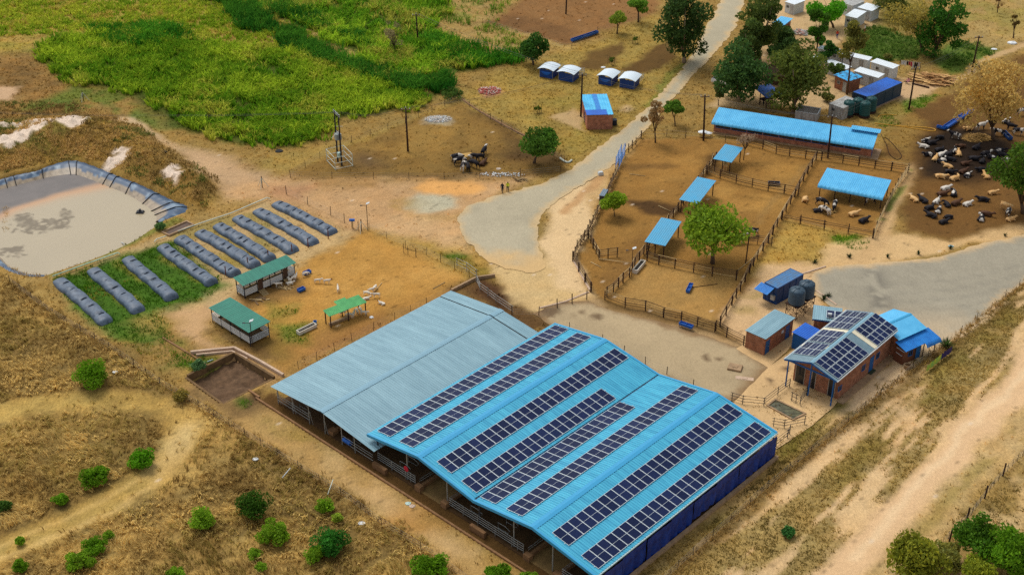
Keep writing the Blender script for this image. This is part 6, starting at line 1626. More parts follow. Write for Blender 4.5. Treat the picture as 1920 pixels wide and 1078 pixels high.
# stay tripods of pale poles
for (px, py), lab in (((157, 190), 'pale pole tripod at the left edge of the cane field'), ((492, 352), 'dark post braced by pale poles beside the sand track'), ((678, 434), 'pale pole brace frame at the lamp post corner')):
    p = GP(px, py); root = empty('brace_tripod', p, 0, lab, 'brace')
    for k in range(3):
        a = k * 2.1 + .4; pole('leg', (1.0 * math.cos(a), .8 * math.sin(a), 0), (0, 0, 1.7), .045, M_pvc, root, 5)
    pole('post', (0, 0, 0), (0, 0, 2.0), .07, M_postdark, root)
for k, (px, py) in enumerate([ZB(*p) for p in [(1268, 470), (1392, 418), (1507, 378), (1640, 345), (1730, 312), (1843, 262)]]):
    p = GP(px, py); o = pole('bag_post', p, p + Vector((.03, 0, 1.5)), .07, mat('post_rust', (110, 56, 48), .9)); tag(o, 'rust brown post at the lower end of the digester bags, %s from left' % ['first', 'second', 'third', 'fourth', 'fifth', 'sixth'][k], 'post', 'posts at the bag ends')
p = GP(661, 428); root = empty('tap_stand', p, 0, 'tap stand with blue head by the digester bags', 'tap'); MB().box(-.12, .12, -.12, .12, 0, 1.2).build('pillar', M_timberpale, root); MB().box(-.4, .4, -.15, .15, 1.2, 1.5).build('head', M_pblue, root)
# fence banner (printed cloth) by the dirt verge
def ZV(x, y): return (1640 + x / 5.389, 560 + y / 5.389)
a, b, c = GP(*ZV(520, 745)), GP(*ZV(668, 625)), GP(*ZV(775, 548))
for p, q, cols, lab in ((a, b, ((206, 206, 62), (120, 178, 96)), 'yellow and green cloth banner tied to the verge fence'), (b, c, ((52, 44, 92), (66, 52, 104)), 'dark purple cloth banner tied to the verge fence')):
    d = q - p; n = 14; P = [[((d.x) * i / n + .05 * math.sin(i * 1.3), (d.y) * i / n + .05 * math.cos(i * 1.7), .15 + j * .3 + .03 * math.sin(i + j)) for j in range(4)] for i in range(n + 1)]
    mb = MB().grid(P); mb.grid([[(v_[0] + .012, v_[1] + .012, v_[2]) for v_ in r] for r in P][::-1]); o = mb.build('banner', mat('banner_%d' % cols[0][0], cols[0], .7, col2=cols[1], scale=1.6), smooth=True); o.location = p; tag(o, lab, 'banner')
# hoses, rubble, logs, washing, litter
M_hose = mat('hose_yellow', (214, 160, 50), .5)
pipe_px('yellow_hose', [(1646, 222), (1650, 217), (1662, 216), (1682, 217)], .06, .07, M_hose, 'yellow hose looped on the grass by the green tanks', 'hose', 6, 6)
pipe_px('yellow_hose', [(1640, 232), (1680, 237), (1720, 243), (1750, 247), (1752, 243), (1735, 240), (1700, 238), (1680, 236)], .06, .08, M_hose, 'long yellow hose loop beside the cattle lot', 'hose', 6, 6)
pipe_px('brown_hose', [(1652, 253), (1662, 272), (1668, 290), (1682, 300), (1690, 292), (1675, 272), (1660, 258)], .06, .05, M_postdark, 'dark hose coiled at the end of the long brick building', 'hose', 6, 6)
pipe_px('ditch_kerb', [(868, 188), (900, 210), (950, 238), (1000, 264), (1040, 288)], .08, .16, M_concdirty, 'long pale concrete ditch edge beside the cow paddock', 'kerb', 6, 2)
pipe_px('culvert_pipe', [(1050, 298), (1058, 304), (1066, 306), (1072, 302)], .15, .16, M_pvc, 'bent pale culvert pipe by the paddock tree', 'pipe', 8, 4)
pipe_px('stray_pole', [(640 + 1780 / 2.994, 387), (640 + 1850 / 2.994, 398)], .1, .06, M_timberpale, 'pale pole lying beside the upper pen race', 'pole')
pipe_px('stray_pole', [(1108, 492), (1127, 502)], .06, .06, M_timberpale, 'pale pole lying in the left pen', 'pole')
pipe_px('stray_pole', [(1123, 488), (1182, 496)], .25, .06, M_timberpale, 'long pale pole lying from the pen gate to the trough', 'pole')
pipe_px('stray_pole', [(1180, 327), (1210, 331)], .06, .05, M_timberpale, 'pale stick lying in the upper pen below the gate', 'pole')
pipe_px('stray_pole', [(1293, 540), (1345, 533)], .06, .04, M_postdark, 'thin dark pole lying behind the blue pen feeder', 'pole')
pipe_px('stray_pole', [(700, 550), (716, 531)], .05, .06, M_timberpale, 'pale pole lying in the goat yard', 'pole')
pipe_px('stray_pole', [(812, 542), (834, 530)], .05, .06, M_timberpale, 'pale plank lying near the grey barn wall', 'pole')
pipe_px('stray_pole', [(530, 902), (545, 884)], .5, .06, M_white, 'white stake leaning in the dry meadow', 'stake')
pipe_px('stray_pole', [(615, 932), (625, 904)], .4, .06, M_pvc, 'white stake leaning beside the meadow fence', 'stake')
pipe_px('stray_pole', [(1384, 507), (1412, 484)], .06, .06, M_timberpale, 'pale pole lying along the right pen fence', 'pole')
pipe_px('stray_pole', [(222, 454), (234, 460)], .2, .06, M_white, 'white pole lying on the near pond bank', 'pole')
pipe_px('stray_pole', [(1710, 158), (1742, 166)], .15, .14, M_postdark, 'dark log lying on the sand by the log heap', 'log')
pipe_px('black_pipe', [(272, 409), (290, 411), (310, 400), (345, 388), (362, 386)], .1, .07, M_black, 'black pipe running from the pond over the liner', 'pipe', 6, 4)
o = MB(); o.box(-.5, .5, -.3, .3, 0, .3); o.box(-.15, .15, -.15, .15, .3, .6); o.tube([(-.6, -.3, .05), (.6, -.3, .05)], .12, 8); o.tube([(-.6, .3, .05), (.6, .3, .05)], .12, 8); o = o.build('pump_float', M_darksteel); o.location = G(263, 399, WATER_Z - .02); tag(o, 'small dark pump float on the slurry pond', 'pump')
def heap(name, label, cat, px, py, rx, ry, n, size, mats, hgt=.4, flat=False, long=1.0, seed=1):
    """a heap of separate pieces too small to pick apart"""
    rg = random.Random(seed); c = GP(px, py); mb = MB(); k = pxm(c)[0]
    for i in range(n):
        a = rg.random() * 6.28; r = rg.random() ** .7; x_, y_ = math.cos(a) * r * rx / k, math.sin(a) * r * ry / k * 2
        z = hgt * max(0, 1 - r) * rg.random(); s = size * (.5 + rg.random()); l = s * long * (.6 + .8 * rg.random()); th = rg.random() * 3.14 if long < 3 else rg.gauss(-.5, .35); t = s * (.12 if flat else .6); tl = (rg.random() - .5) * .5
        u = Vector((math.cos(th), math.sin(th), tl)).normalized() * l / 2; v_ = Vector((-math.sin(th), math.cos(th), (rg.random() - .5) * .4)).normalized() * s / 2; w_ = Vector((0, 0, t)); p = Vector((x_, y_, z))
        mb.hexa([p - u - v_, p + u - v_, p + u + v_, p - u + v_, p - u - v_ + w_, p + u - v_ + w_, p + u + v_ + w_, p - u + v_ + w_], rg.randrange(len(mats)))
    o = mb.build(name, mats); o.location = c; tag(o, label, cat, kind='stuff'); return o
M_rub1, M_rub2 = mat('rubble_red', (178, 96, 84), .9), mat('rubble_pale', (206, 190, 174), .9)
heap('brick_rubble', 'heap of broken red bricks on the yellow grass', 'rubble', 918, 171, 22, 10, 420, .2, [M_rub1, M_rub2, M_rub1], .45)
heap('gravel_heap', 'patch of grey gravel in the cow paddock', 'gravel', 822, 224, 26, 8, 700, .13, [M_white, M_tin, M_rub2], .2, seed=2)
heap('stone_rubble', 'scatter of pale stones at the lower paddock edge', 'stones', 940, 328, 44, 5, 110, .16, [M_rub2, M_white], .1, seed=3)
heap('log_heap', 'large heap of split pale timber beside the washing line', 'timber heap', 1745, 150, 38, 14, 170, .3, [mat('cut_wood', (214, 172, 112), .9), mat('cut_wood_dark', (186, 140, 88), .9)], 1.2, True, 9.0, 4)
heap('scrap_heap', 'heap of pale scrap between the village trees', 'scrap', 1500, 62, 22, 9, 110, .3, [M_rub2, mat('scrap_pink', (190, 150, 140), .9), M_tin], .5, seed=6)
heap('stick_heap', 'small heap of dry sticks at the paddock corner', 'sticks', 977, 338, 12, 4, 40, .08, [M_timber, M_timberpale], .3, False, 12, 7)
heap('scrap_timber', 'broken pallets in front of the long goat shed', 'scrap', 487, 562, 14, 5, 22, .14, [M_timberpale, M_timber], .25, True, 8, 8)
heap('scrap_timber', 'loose boards beside the goats at the long goat shed', 'scrap', 532, 540, 20, 5, 22, .12, [M_timberpale, M_timber], .2, True, 9, 9)
heap('hay_heap', 'pile of hay in front of the wide blue shelter', 'hay', 1547, 396, 18, 7, 420, .1, [mat('hay', (196, 158, 92), .95), mat('hay_dark', (150, 116, 62), .95)], .9, True, 7, 10)
heap('hay_heap', 'pile of hay under the dry tree in the cattle lot', 'hay', 1838, 258, 20, 8, 420, .1, [mat('hay', (196, 158, 92), .95), mat('hay_dark', (150, 116, 62), .95)], .8, True, 7, 11)
heap('hay_heap', 'low pile of hay among the cows in the mud', 'hay', 1822, 262, 14, 5, 260, .1, [mat('hay', (196, 158, 92), .95), mat('hay_dark', (150, 116, 62), .95)], .4, True, 7, 12)
# ring feeder of hay for the paddock cows
root = empty('hay_rack', GP(876, 300), .3, 'square hay rack in the cow paddock', 'hay rack'); MB().box(-.9, .9, -.7, .7, .1, .9).build('hay', mat('hay', (196, 158, 92), .95), root)
for x_ in (-.95, .95):
    for y_ in (-.75, .75): pole('post', (x_, y_, 0), (x_, y_, 1.2), .05, M_timber, root)
# washing line
a, b = GP(1686, 131), GP(1724, 136); root = empty('washing_line', a, 0, 'washing line hung with white, red and black clothes beside the log heap', 'washing line'); d = b - a
for p in (Vector(), d): pole('post', p, p + Vector((0, 0, 1.9)), .05, M_postdark, root)
pole('line', (0, 0, 1.85), d + Vector((0, 0, 1.85)), .012, M_white, root)
rg = random.Random(4)
for k, col in enumerate([(226, 226, 226), (216, 218, 222), (230, 228, 226), (40, 36, 46), (182, 36, 70), (200, 60, 90), (210, 210, 205), (30, 30, 34), (44, 40, 44), (200, 190, 190)]):
    t0 = .04 + k * .093; p = d * t0; q = d * (t0 + .075); hgt = .7 + .5 * rg.random()
    mb = MB(); P = [[(p.x + (q.x - p.x) * i / 4 + .03 * math.sin(j + k), p.y + (q.y - p.y) * i / 4 + .06 * math.sin(i * 2 + j), 1.84 - hgt * j / 4) for j in range(5)] for i in range(5)]
    mb.grid(P); mb.grid([[(v_[0], v_[1] + .015, v_[2]) for v_ in r] for r in P][::-1]); mb.build('garment', mat('cloth_%d' % k, col, .9), root, smooth=True)
# litter
def crumple(name, label, cat, px, py, s, m, seed, z=0.0):
    rg = random.Random(seed); mb = MB(); n = 9; P = []
    for i in range(n + 1):
        row = []
        for j in range(n + 1):
            th = math.pi * i / n; ph = 2 * math.pi * j / n; r = s * (.65 + .5 * float(vnoise(np.array([i * .9 + seed]), np.array([(j % n) * .9]), seed)[0]))
            row.append((r * math.sin(th) * math.cos(ph) * 1.2, r * math.sin(th) * math.sin(ph), max(.0, r * .3 * math.cos(th) + s * .12)))
        P.append(row)
    o = mb.grid(P).build(name, m, smooth=False); o.location = GP(px, py) + Vector((0, 0, z)); return tag(o, label, cat)
M_sack = mat('plastic_sack', (226, 230, 232), .5, var=.1)
crumple('plastic_sack', 'white plastic sack in the meadow near the upper fence', 'sack', 479, 863, .36, M_sack, 1, .15); crumple('plastic_sack', 'white plastic sack in the dry grass below the fence', 'sack', 678, 983, .36, M_sack, 2, .15)
crumple('plastic_sack', 'white plastic sack beside the bright bush under the pit', 'sack', 216, 700, .3, M_sack, 3, .2); crumple('plastic_sack', 'pale blue sack on the sand by the barn drain, left of two', 'sack', 765, 944, .32, mat('sack_mint', (196, 222, 214), .6), 4)
crumple('plastic_sack', 'pale pink sack on the sand by the barn drain, right of two', 'sack', 773, 949, .32, mat('sack_pink', (216, 190, 170), .6), 5); crumple('white_tarpaulin', 'white sheet draped over the fence by the left end of the long brick building', 'sheet', 1318, 256, .75, M_sack, 6, .7)
crumple('white_tarpaulin', 'second white sheet hanging beside the tall pole by the pens', 'sheet', 1327, 257, .65, M_sack, 16, .6)
crumple('scrap_car_panel', 'white scrap lying on the grass at the upper right', 'scrap', 1898, 82, .9, M_sack, 7); crumple('plastic_sack', 'white sack at the end of the dark green plant row', 'sack', 1864, 93, .5, M_sack, 8); crumple('white_stone', 'pale plastic bag beside the goat shelter', 'litter', 697, 595, .3, M_sack, 9)
crumple('black_sack', 'black sack lying on the sand track by the mound', 'sack', 308, 286, .5, M_black, 10); crumple('black_sack', 'black sack at the lower edge of the cane field', 'sack', 523, 284, .6, M_black, 12)
crumple('white_box', 'white box lying on the grass between the calf hutches', 'litter', 1131, 127, .4, M_sack, 13); crumple('pale_stone', 'pale stone slab in the cow paddock by the stones', 'litter', 935, 317, .4, M_rub2, 14); crumple('litter_bundle', 'small pale bundle on the sand path by the pens', 'litter', 1783, 462, .35, mat('litter_cyan', (150, 190, 200), .7), 15)
# ================================================================== VEGETATION
LEAF_GAIN = 1.8
BLADE_GAIN = 1.5
M_leaf = attr_mat('leaf', rough=.75, spec=.15, trans=.4)
M_blade = attr_mat('grass_blade', rough=.9, spec=.05, trans=.5)
M_bark = mat('bark', (104, 84, 66), .95, var=.4, scale=5, bump=.5)
M_barkpale = mat('bark_pale', (170, 146, 122), .9, var=.35, scale=4, bump=.3)
def leaf_mesh(name, C, S, col, rng, up=.35, fold=True, long=1.35):
    """leaf clusters: one bent four-cornered blade per centre C with size S and colour col"""
    n = len(C)
    d = rng.normal(size=(n, 3)); d[:, 2] = d[:, 2] * .6 + up; d /= np.linalg.norm(d, axis=1)[:, None]     # blade normal
    a = np.cross(d, rng.normal(size=(n, 3))); a /= np.linalg.norm(a, axis=1)[:, None]; b = np.cross(d, a)
    s = S[:, None]
    V = np.stack([C - a * s * long * .5, C + b * s * .36 - d * s * .08, C + a * s * long * .5 - d * s * .12, C - b * s * .36 - d * s * .08], 1).reshape(-1, 3)
    i0 = np.arange(n) * 4
    F = np.concatenate([np.stack([i0, i0 + 1, i0 + 2], -1), np.stack([i0, i0 + 2, i0 + 3], -1)])
    return np_mesh(name, V, F, M_leaf, np.repeat(col, 4, 0))
def crown_points(rng, n, rx, ry, rz, lobes, hollow=.45, ragged=.35, low=False):
    """points through clumps that together fill an uneven crown"""
    L = []
    for _ in range(lobes):
        u = rng.normal(size=3); u /= np.linalg.norm(u); k = (.3 + .62 * rng.random()) if low else .35 + .5 * rng.random()
        if u[2] < -.3 and not low: u[2] *= .4
        L.append((u * k * np.array([rx, ry, rz]), ((.2 + .24 * rng.random()) if low else (.32 + ragged * rng.random())) * min(rx, rz * 1.3), .75 + .5 * rng.random()))
    w = np.array([l[1] ** 2 for l in L]); w /= w.sum(); k = rng.choice(len(L), n, p=w)
    u = rng.normal(size=(n, 3)); u /= np.linalg.norm(u, axis=1)[:, None]
    r = (hollow + (1 - hollow) * rng.random(n)) ** .7
    c = np.array([l[0] for l in L])[k]; rad = np.array([l[1] for l in L])[k]
    P = c + u * (r * rad)[:, None] * np.array([1, 1, .78])
    return P, k, np.array([l[2] for l in L])[k]
def tree(name, label, base, crown, wpx, hpx, col, cat='tree', n=2600, leaf=.38, lobes=16, trunk=.22, bark=None, seed=0, dense=1.0, ragged=.3, var=.3, group=None, limbs=5, light=None):
    """a tree from where its foot and crown show: trunk, limbs and a crown of leaf clusters"""
    rng = np.random.default_rng(seed * 13 + 5); p = GP(*base); sx, sv = pxm(p)
    zc = (base[1] - crown[1]) / sv; X = (crown[0] - to_px(p.x, p.y, zc)[0]) / sx
    kk = 1.2 if name in ('gum_tree', 'conifer_tree') else 1.12
    rx = wpx * (kk - .05) / 2 / sx; hh = hpx * kk / 2 / sx; el = math.atan2(CAM_H - p.z, math.hypot(p.x, p.y))
    rz = math.sqrt(max((hh ** 2 - (rx * math.sin(el)) ** 2), (.5 * rx) ** 2)) / math.cos(el)
    rz = min(rz, zc * .98)
    root = empty(name, p, 0, label, cat, group)
    P, k, br = crown_points(rng, int(n * dense * 1.35), rx, rx, rz, lobes, ragged=ragged, low=name in ('gum_tree', 'conifer_tree', 'bare_tree'))
    q = np.abs(P / np.array([rx, rx, rz])); P = P[(P[:, 2] + zc > .15)]; k = k[:len(P)] if len(k) != len(P) else k
    m = len(P); br = br[:m]
    c = np.array(lin(col)); lt = np.array(lin(light)) if light else c * np.array([1.9, 1.55, 1.0])
    mix = np.clip(rng.normal(.35, .28, m), 0, 1)[:, None]
    C = (c * (1 - mix) + lt * mix) * (1 + var * (rng.random((m, 1)) - .5)) * br[:, None] * LEAF_GAIN
    me = leaf_mesh('crown', P + np.array([X, 0, zc]), leaf * 1.08 * (.6 + .8 * rng.random(m)), C, rng)
    add('crown', me, root)
    bk = bark or M_bark; fork = max(.25 * zc, zc - rz * .9)
    tb = MB(); tb.tube([(0, 0, -.2), (X * .15, .05, fork * .5), (X * .4, 0, fork)], [trunk * 1.25, trunk, trunk * .8], 8)
    for i in range(limbs):
        a = i * 6.283 / limbs + rng.random(); l = .45 + .35 * rng.random()
        e = (X + math.cos(a) * rx * l, math.sin(a) * rx * l, zc + rz * (.1 + .5 * rng.random()))
        mid = (X * .6 + math.cos(a) * rx * l * .45, math.sin(a) * rx * l * .45, fork + (e[2] - fork) * .55)
        tb.tube([(X * .4, 0, fork - .1), mid, e], [trunk * .6, trunk * .35, trunk * .1], 6)
    tb.build('trunk', bk, root, smooth=True)
    return root
GD, GM, GY_, GB = (34, 62, 26), (54, 88, 30), (92, 116, 34), (66, 120, 22)
tree('broadleaf_tree', 'round bright green tree in the middle of the cattle pens', (1336, 494), (1337, 430), 116, 94, (90, 116, 32), n=3000, leaf=.42, lobes=22, trunk=.28, seed=1, ragged=.22)
tree('broadleaf_tree', 'spreading green tree at the lower corner of the cow paddock', (1001, 306), (1016, 268), 76, 56, (56, 88, 30), n=2600, leaf=.36, lobes=14, seed=2)
tree('broadleaf_tree', 'round dark green tree beside the leftmost calf hutch', (1000, 122), (998, 94), 54, 52, (40, 72, 26), n=2200, leaf=.36, lobes=12, seed=3)
tree('gum_tree', 'tall dark gum tree beside the tarred road at the top', (1283, 118), (1282, 40), 92, 122, (44, 66, 32), n=4800, leaf=.42, lobes=46, trunk=.35, bark=M_barkpale, seed=4)
tree('gum_tree', 'tall gum tree nearest the road in the village clump', (1425, 118), (1425, 42), 74, 116, (62, 78, 36), n=3600, leaf=.42, lobes=40, trunk=.3, bark=M_barkpale, seed=5)
tree('gum_tree', 'dark gum tree behind the clump beside the blue cottage', (1462, 100), (1455, 70), 64, 84, (50, 72, 34), n=2600, leaf=.4, lobes=30, trunk=.25, bark=M_barkpale, seed=6)
tree('gum_tree', 'broad dark gum tree over the white pickup', (1386, 190), (1387, 138), 92, 112, (50, 78, 40), n=4200, leaf=.42, lobes=40, trunk=.3, bark=M_barkpale, seed=7)
tree('gum_tree', 'large olive gum tree with forked pale trunk beside the blue shelter', (1486, 212), (1500, 138), 98, 124, (68, 82, 36), n=4600, leaf=.42, lobes=46, trunk=.32, bark=M_barkpale, seed=8)
tree('gum_tree', 'grey green gum tree behind the white pickup tree, nearest the road bend', (1404, 140), (1400, 88), 62, 88, (58, 76, 36), n=2800, leaf=.4, lobes=32, trunk=.24, bark=M_barkpale, seed=40)
tree('gum_tree', 'dark gum tree between the olive gum and the village cabins', (1476, 146), (1472, 104), 52, 70, (46, 70, 34), n=2200, leaf=.4, lobes=26, trunk=.2, bark=M_barkpale, seed=41)
tree('broadleaf_tree', 'bright green leafy tree in front of the top village cabins', (1563, 52), (1552, 20), 74, 48, (66, 124, 24), n=2600, leaf=.36, lobes=14, seed=9)
tree('gum_tree', 'slender green tree in the middle of the village', (1530, 108), (1537, 48), 44, 62, (56, 92, 28), n=2000, leaf=.34, lobes=12, trunk=.16, seed=10)
tree('gum_tree', 'small dark tree in front of the back row cabins', (1548, 128), (1550, 96), 34, 42, (40, 76, 30), n=1300, leaf=.32, lobes=9, trunk=.14, seed=11)
tree('gum_tree', 'thin brown leaved tree beside the patched blue roof', (1588, 178), (1597, 82), 58, 70, (84, 86, 40), n=1700, leaf=.34, lobes=12, trunk=.16, seed=12, ragged=.2)
tree('broadleaf_tree', 'small bushy tree at the corner of the patched blue roof', (1566, 150), (1569, 128), 30, 34, (60, 80, 36), n=900, leaf=.3, lobes=7, trunk=.1, seed=13)
tree('broadleaf_tree', 'thin young tree beside the tin shed', (1552, 192), (1549, 182), 26, 34, (78, 84, 44), n=500, leaf=.3, lobes=7, trunk=.1, seed=14)
tree('broadleaf_tree', 'small tree by the road at the left end of the long brick building', (1347, 198), (1347, 174), 24, 34, (70, 82, 44), n=700, leaf=.28, lobes=7, trunk=.08, seed=15)
tree('conifer_tree', 'tall dark green tree at the upper right of the village garden', (1748, 108), (1769, 44), 76, 122, (46, 84, 28), n=4200, leaf=.4, lobes=44, trunk=.3, seed=16)
tree('thorn_tree', 'sparse olive thorn tree with leaning dark limbs by the garden', (1730, 98), (1712, 40), 96, 74, (112, 106, 54), n=1700, leaf=.34, lobes=16, trunk=.26, seed=17, ragged=.2, limbs=8)
tree('broadleaf_tree', 'spreading olive tree at the top edge beside the cabins', (1672, 32), (1672, 8), 70, 44, (74, 84, 40), n=1800, leaf=.34, lobes=12, seed=18)
tree('broadleaf_tree', 'small green tree near the top edge by the tarred road', (1197, 42), (1196, 12), 40, 26, (70, 104, 34), n=1100, leaf=.32, lobes=9, trunk=.18, seed=19)
tree('broadleaf_tree', 'small yellow green tree behind the calf hutches', (1157, 64), (1160, 38), 34, 26, (88, 108, 36), n=900, leaf=.32, lobes=8, trunk=.14, seed=20)
tree('broadleaf_tree', 'young green tree across the road from the brick hut', (1266, 236), (1261, 203), 42, 38, (62, 92, 30), n=1300, leaf=.32, lobes=9, trunk=.1, seed=21)
tree('bare_tree', 'dry tan leaved tree beside the pens at the road', (1229, 268), (1227, 215), 44, 68, (136, 110, 70), n=1500, leaf=.24, lobes=14, trunk=.12, seed=22, light=(164, 138, 96), limbs=7)
tree('bare_tree', 'large dry golden tree in the cattle lot', (1862, 262), (1864, 170), 138, 146, (158, 132, 72), n=4400, leaf=.34, lobes=34, trunk=.28, seed=23, light=(188, 164, 98), ragged=.18, limbs=9)
tree('broadleaf_tree', 'bright green tree cut by the right edge beside the cattle lot', (1918, 400), (1918, 326), 106, 126, (58, 84, 26), n=4200, leaf=.38, lobes=20, trunk=.3, seed=24)
tree('bare_tree', 'leafless grey shrub beside the uppermost pen shelter', (1394, 300), (1400, 264), 40, 36, (130, 110, 90), n=260, leaf=.2, lobes=10, trunk=.07, seed=25, light=(150, 130, 108), limbs=14)
tree('broadleaf_tree', 'small round bright tree by the stacked pole fence', (1152, 406), (1150, 378), 46, 38, (92, 118, 30), n=1500, leaf=.26, lobes=9, trunk=.07, seed=26)
tree('bare_tree', 'leafless grey tree standing in the cane field', (741, 97), (735, 62), 50, 52, (108, 98, 66), n=500, leaf=.24, lobes=12, trunk=.1, seed=27, light=(126, 116, 82), limbs=12)
tree('bare_tree', 'thin bare tree trunk at the upper right edge', (1900, 72), (1902, 40), 22, 34, (84, 74, 44), n=260, leaf=.3, lobes=6, trunk=.13, seed=28)
tree('bare_tree', 'leaning bare tree near the top right corner', (1870, 24), (1872, 2), 18, 26, (104, 84, 56), n=120, leaf=.26, lobes=5, trunk=.1, seed=29)
g = 'trees in the lower right corner'
tree('corner_tree', 'olive green tree at the bottom edge beside the dirt track', (1716, 1078), (1722, 1046), 98, 84, (96, 104, 34), n=3800, leaf=.26, lobes=18, seed=30, group=g)
tree('corner_tree', 'grey green bush between the olive tree and the corner trees', (1775, 1062), (1772, 1042), 66, 70, (98, 102, 52), n=2400, leaf=.24, lobes=14, seed=31, group=g)
tree('corner_tree', 'dark green tree above the others in the lower right corner', (1842, 1052), (1845, 1006), 82, 74, (58, 92, 24), n=3400, leaf=.26, lobes=16, seed=32, group=g)
tree('corner_tree', 'bright green tree at the right edge of the lower corner', (1898, 1080), (1896, 1040), 90, 92, (74, 112, 24), n=4000, leaf=.26, lobes=18, seed=33, group=g)
tree('corner_tree', 'low yellow green bush at the very bottom right', (1840, 1096), (1842, 1068), 74, 50, (104, 116, 36), n=2200, leaf=.24, lobes=12, seed=34, group=g)
# staked saplings
for k, (px, py, lab) in enumerate(((1008, 212, 'young sapling inside a ring of stakes on the grass'), (1192, 82, 'staked yellow green sapling behind the calf hutches'), (1146, 122, 'staked sapling between the calf hutch pairs'))):
    p = GP(px, py); root = empty('staked_sapling', p, 0, lab, 'sapling', 'staked saplings')
    for j in range(4): a = j * 1.57 + .4; pole('stake', (.7 * math.cos(a), .7 * math.sin(a), 0), (.7 * math.cos(a), .7 * math.sin(a), 1.5), .04, M_postdark, root, 5)
    rng = np.random.default_rng(k); P, _, br = crown_points(rng, 160, .6, .6, .7, 6); add('crown', leaf_mesh('crown', P + np.array([0, 0, .9]), .2 * (.6 + rng.random(len(P))), np.array(lin((96, 116, 40))) * br[:, None], rng), root); pole('trunk', (0, 0, 0), (0, 0, 1.1), .04, M_bark, root)

# ---- round bushes in the meadow
def bush(label, px, py, wpx, hpx, col, seed, n=1300, leaf=.15, group='bushes in the dry meadow', light=None):
    rng = np.random.default_rng(seed + 100); p = GP(px, py + hpx * .32); sx, sv = pxm(p); rx = wpx * 1.25 / 2 / sx; rz = max(.35 * rx, hpx / 2 / sx * .95)
    root = empty('meadow_bush', p, 0, label, 'bush', group); leaf = leaf * 1.15
    P, k, br = crown_points(rng, int(n * 1.7), rx * .82, rx * .82, rz * .9, 26, .62, .2); keep = P[:, 2] > -rz * .85; P = P[keep]; br = br[keep]; m = len(P)
    c = np.array(lin(col)); lt = np.array(lin(light)) if light else c * np.array([1.45, 1.3, .9]); mix = np.clip(rng.normal(.4, .3, m), 0, 1)[:, None]
    add('foliage', leaf_mesh('foliage', P + np.array([0, 0, rz * .85]), leaf * (.6 + .8 * rng.random(m)), (c * (1 - mix) + lt * mix) * br[:, None] * LEAF_GAIN * (1 + .3 * (rng.random((m, 1)) - .5)), rng, .5), root)
    tb = MB()
    for j in range(6): a = j * 1.05; tb.tube([(0, 0, -.1), (math.cos(a) * rx * .35, math.sin(a) * rx * .35, rz * .6), (math.cos(a) * rx * .6, math.sin(a) * rx * .6, rz * 1.1)], [.05, .03, .012], 5)
    tb.build('stem', M_bark, root)
BG, BY = (76, 112, 20), (94, 126, 30)
for i, (px, py, w, h, c, lab) in enumerate([(175, 703, 76, 54, BG, 'largest bright green bush in the meadow, below the digester bags'), (271, 861, 52, 40, (70, 116, 18), 'bright green bush at the inner edge of the track loop'), (181, 893, 58, 42, BG, 'bright green bush inside the track loop, left of the other'), (115, 937, 32, 24, BG, 'small round bush alone in the loop of the track'),
        (378, 974, 54, 46, BY, 'yellow green bush below the track bend'), (476, 946, 62, 62, (46, 76, 20), 'dark green upright bush in the middle of the meadow'), (517, 997, 66, 46, BY, 'yellow green bush just below the dark upright bush'), (623, 1015, 68, 56, (42, 92, 30), 'dark green bush near the bottom beside the fence strip'),
        (590, 1038, 40, 36, BY, 'pale bush touching the dark bush near the bottom'), (178, 1024, 46, 34, BG, 'bright bush in the bottom left pair, right one'), (153, 1050, 58, 36, BY, 'bright bush in the bottom left pair, left one'), (206, 1004, 24, 20, BY, 'small bush just above the bottom left pair'), (40, 1059, 30, 28, BG, 'small bush near the bottom left corner'),
        (38, 1014, 18, 22, BY, 'tiny bush beside the lower track at the left'), (8, 948, 30, 28, (60, 92, 36), 'dark bush cut by the left edge'), (480, 1038, 28, 20, BY, 'tiny bush below the dark upright bush'), (610, 948, 32, 34, BY, 'small yellow green bush against the meadow fence'), (805, 1062, 76, 52, BG, 'bright bush at the bottom edge left of the blue barn'),
        (930, 1078, 70, 30, BG, 'bright bush cut by the bottom edge under the blue barn'), (992, 1082, 44, 22, BY, 'second bush cut by the bottom edge under the blue barn'), (330, 1074, 36, 24, BY, 'bush cut by the bottom edge in the meadow'), (1478, 996, 28, 24, (52, 96, 50), 'single dark green shrub beside the dirt track verge'), (490, 1062, 22, 18, BY, 'tiny yellow green bush at the bottom edge'), (632, 970, 22, 22, (120, 140, 50), 'tiny pale bush below the fence shrub')]):
    bush(lab, px, py, w, h, c, i, int(500 + w * 22), .11 + w * .0009)
for i, (px, py, w, h, c, lab) in enumerate([(300, 424, 22, 16, (74, 104, 60), 'dusty green bush at the right corner of the pond'), (372, 684, 30, 22, (74, 104, 70), 'grey green shrub by the drain beside the pit'), (340, 742, 30, 26, (110, 100, 50), 'olive shrub in the meadow fence below the pit'), (845, 178, 50, 22, (60, 84, 36), 'dark green shrub at the lower tip of the cane field'), (1664, 108, 20, 14, (96, 100, 52), 'olive shrub in the village garden edge')]):
    bush(lab, px, py, w, h, c, 60 + i, 700, .18, 'scattered shrubs')
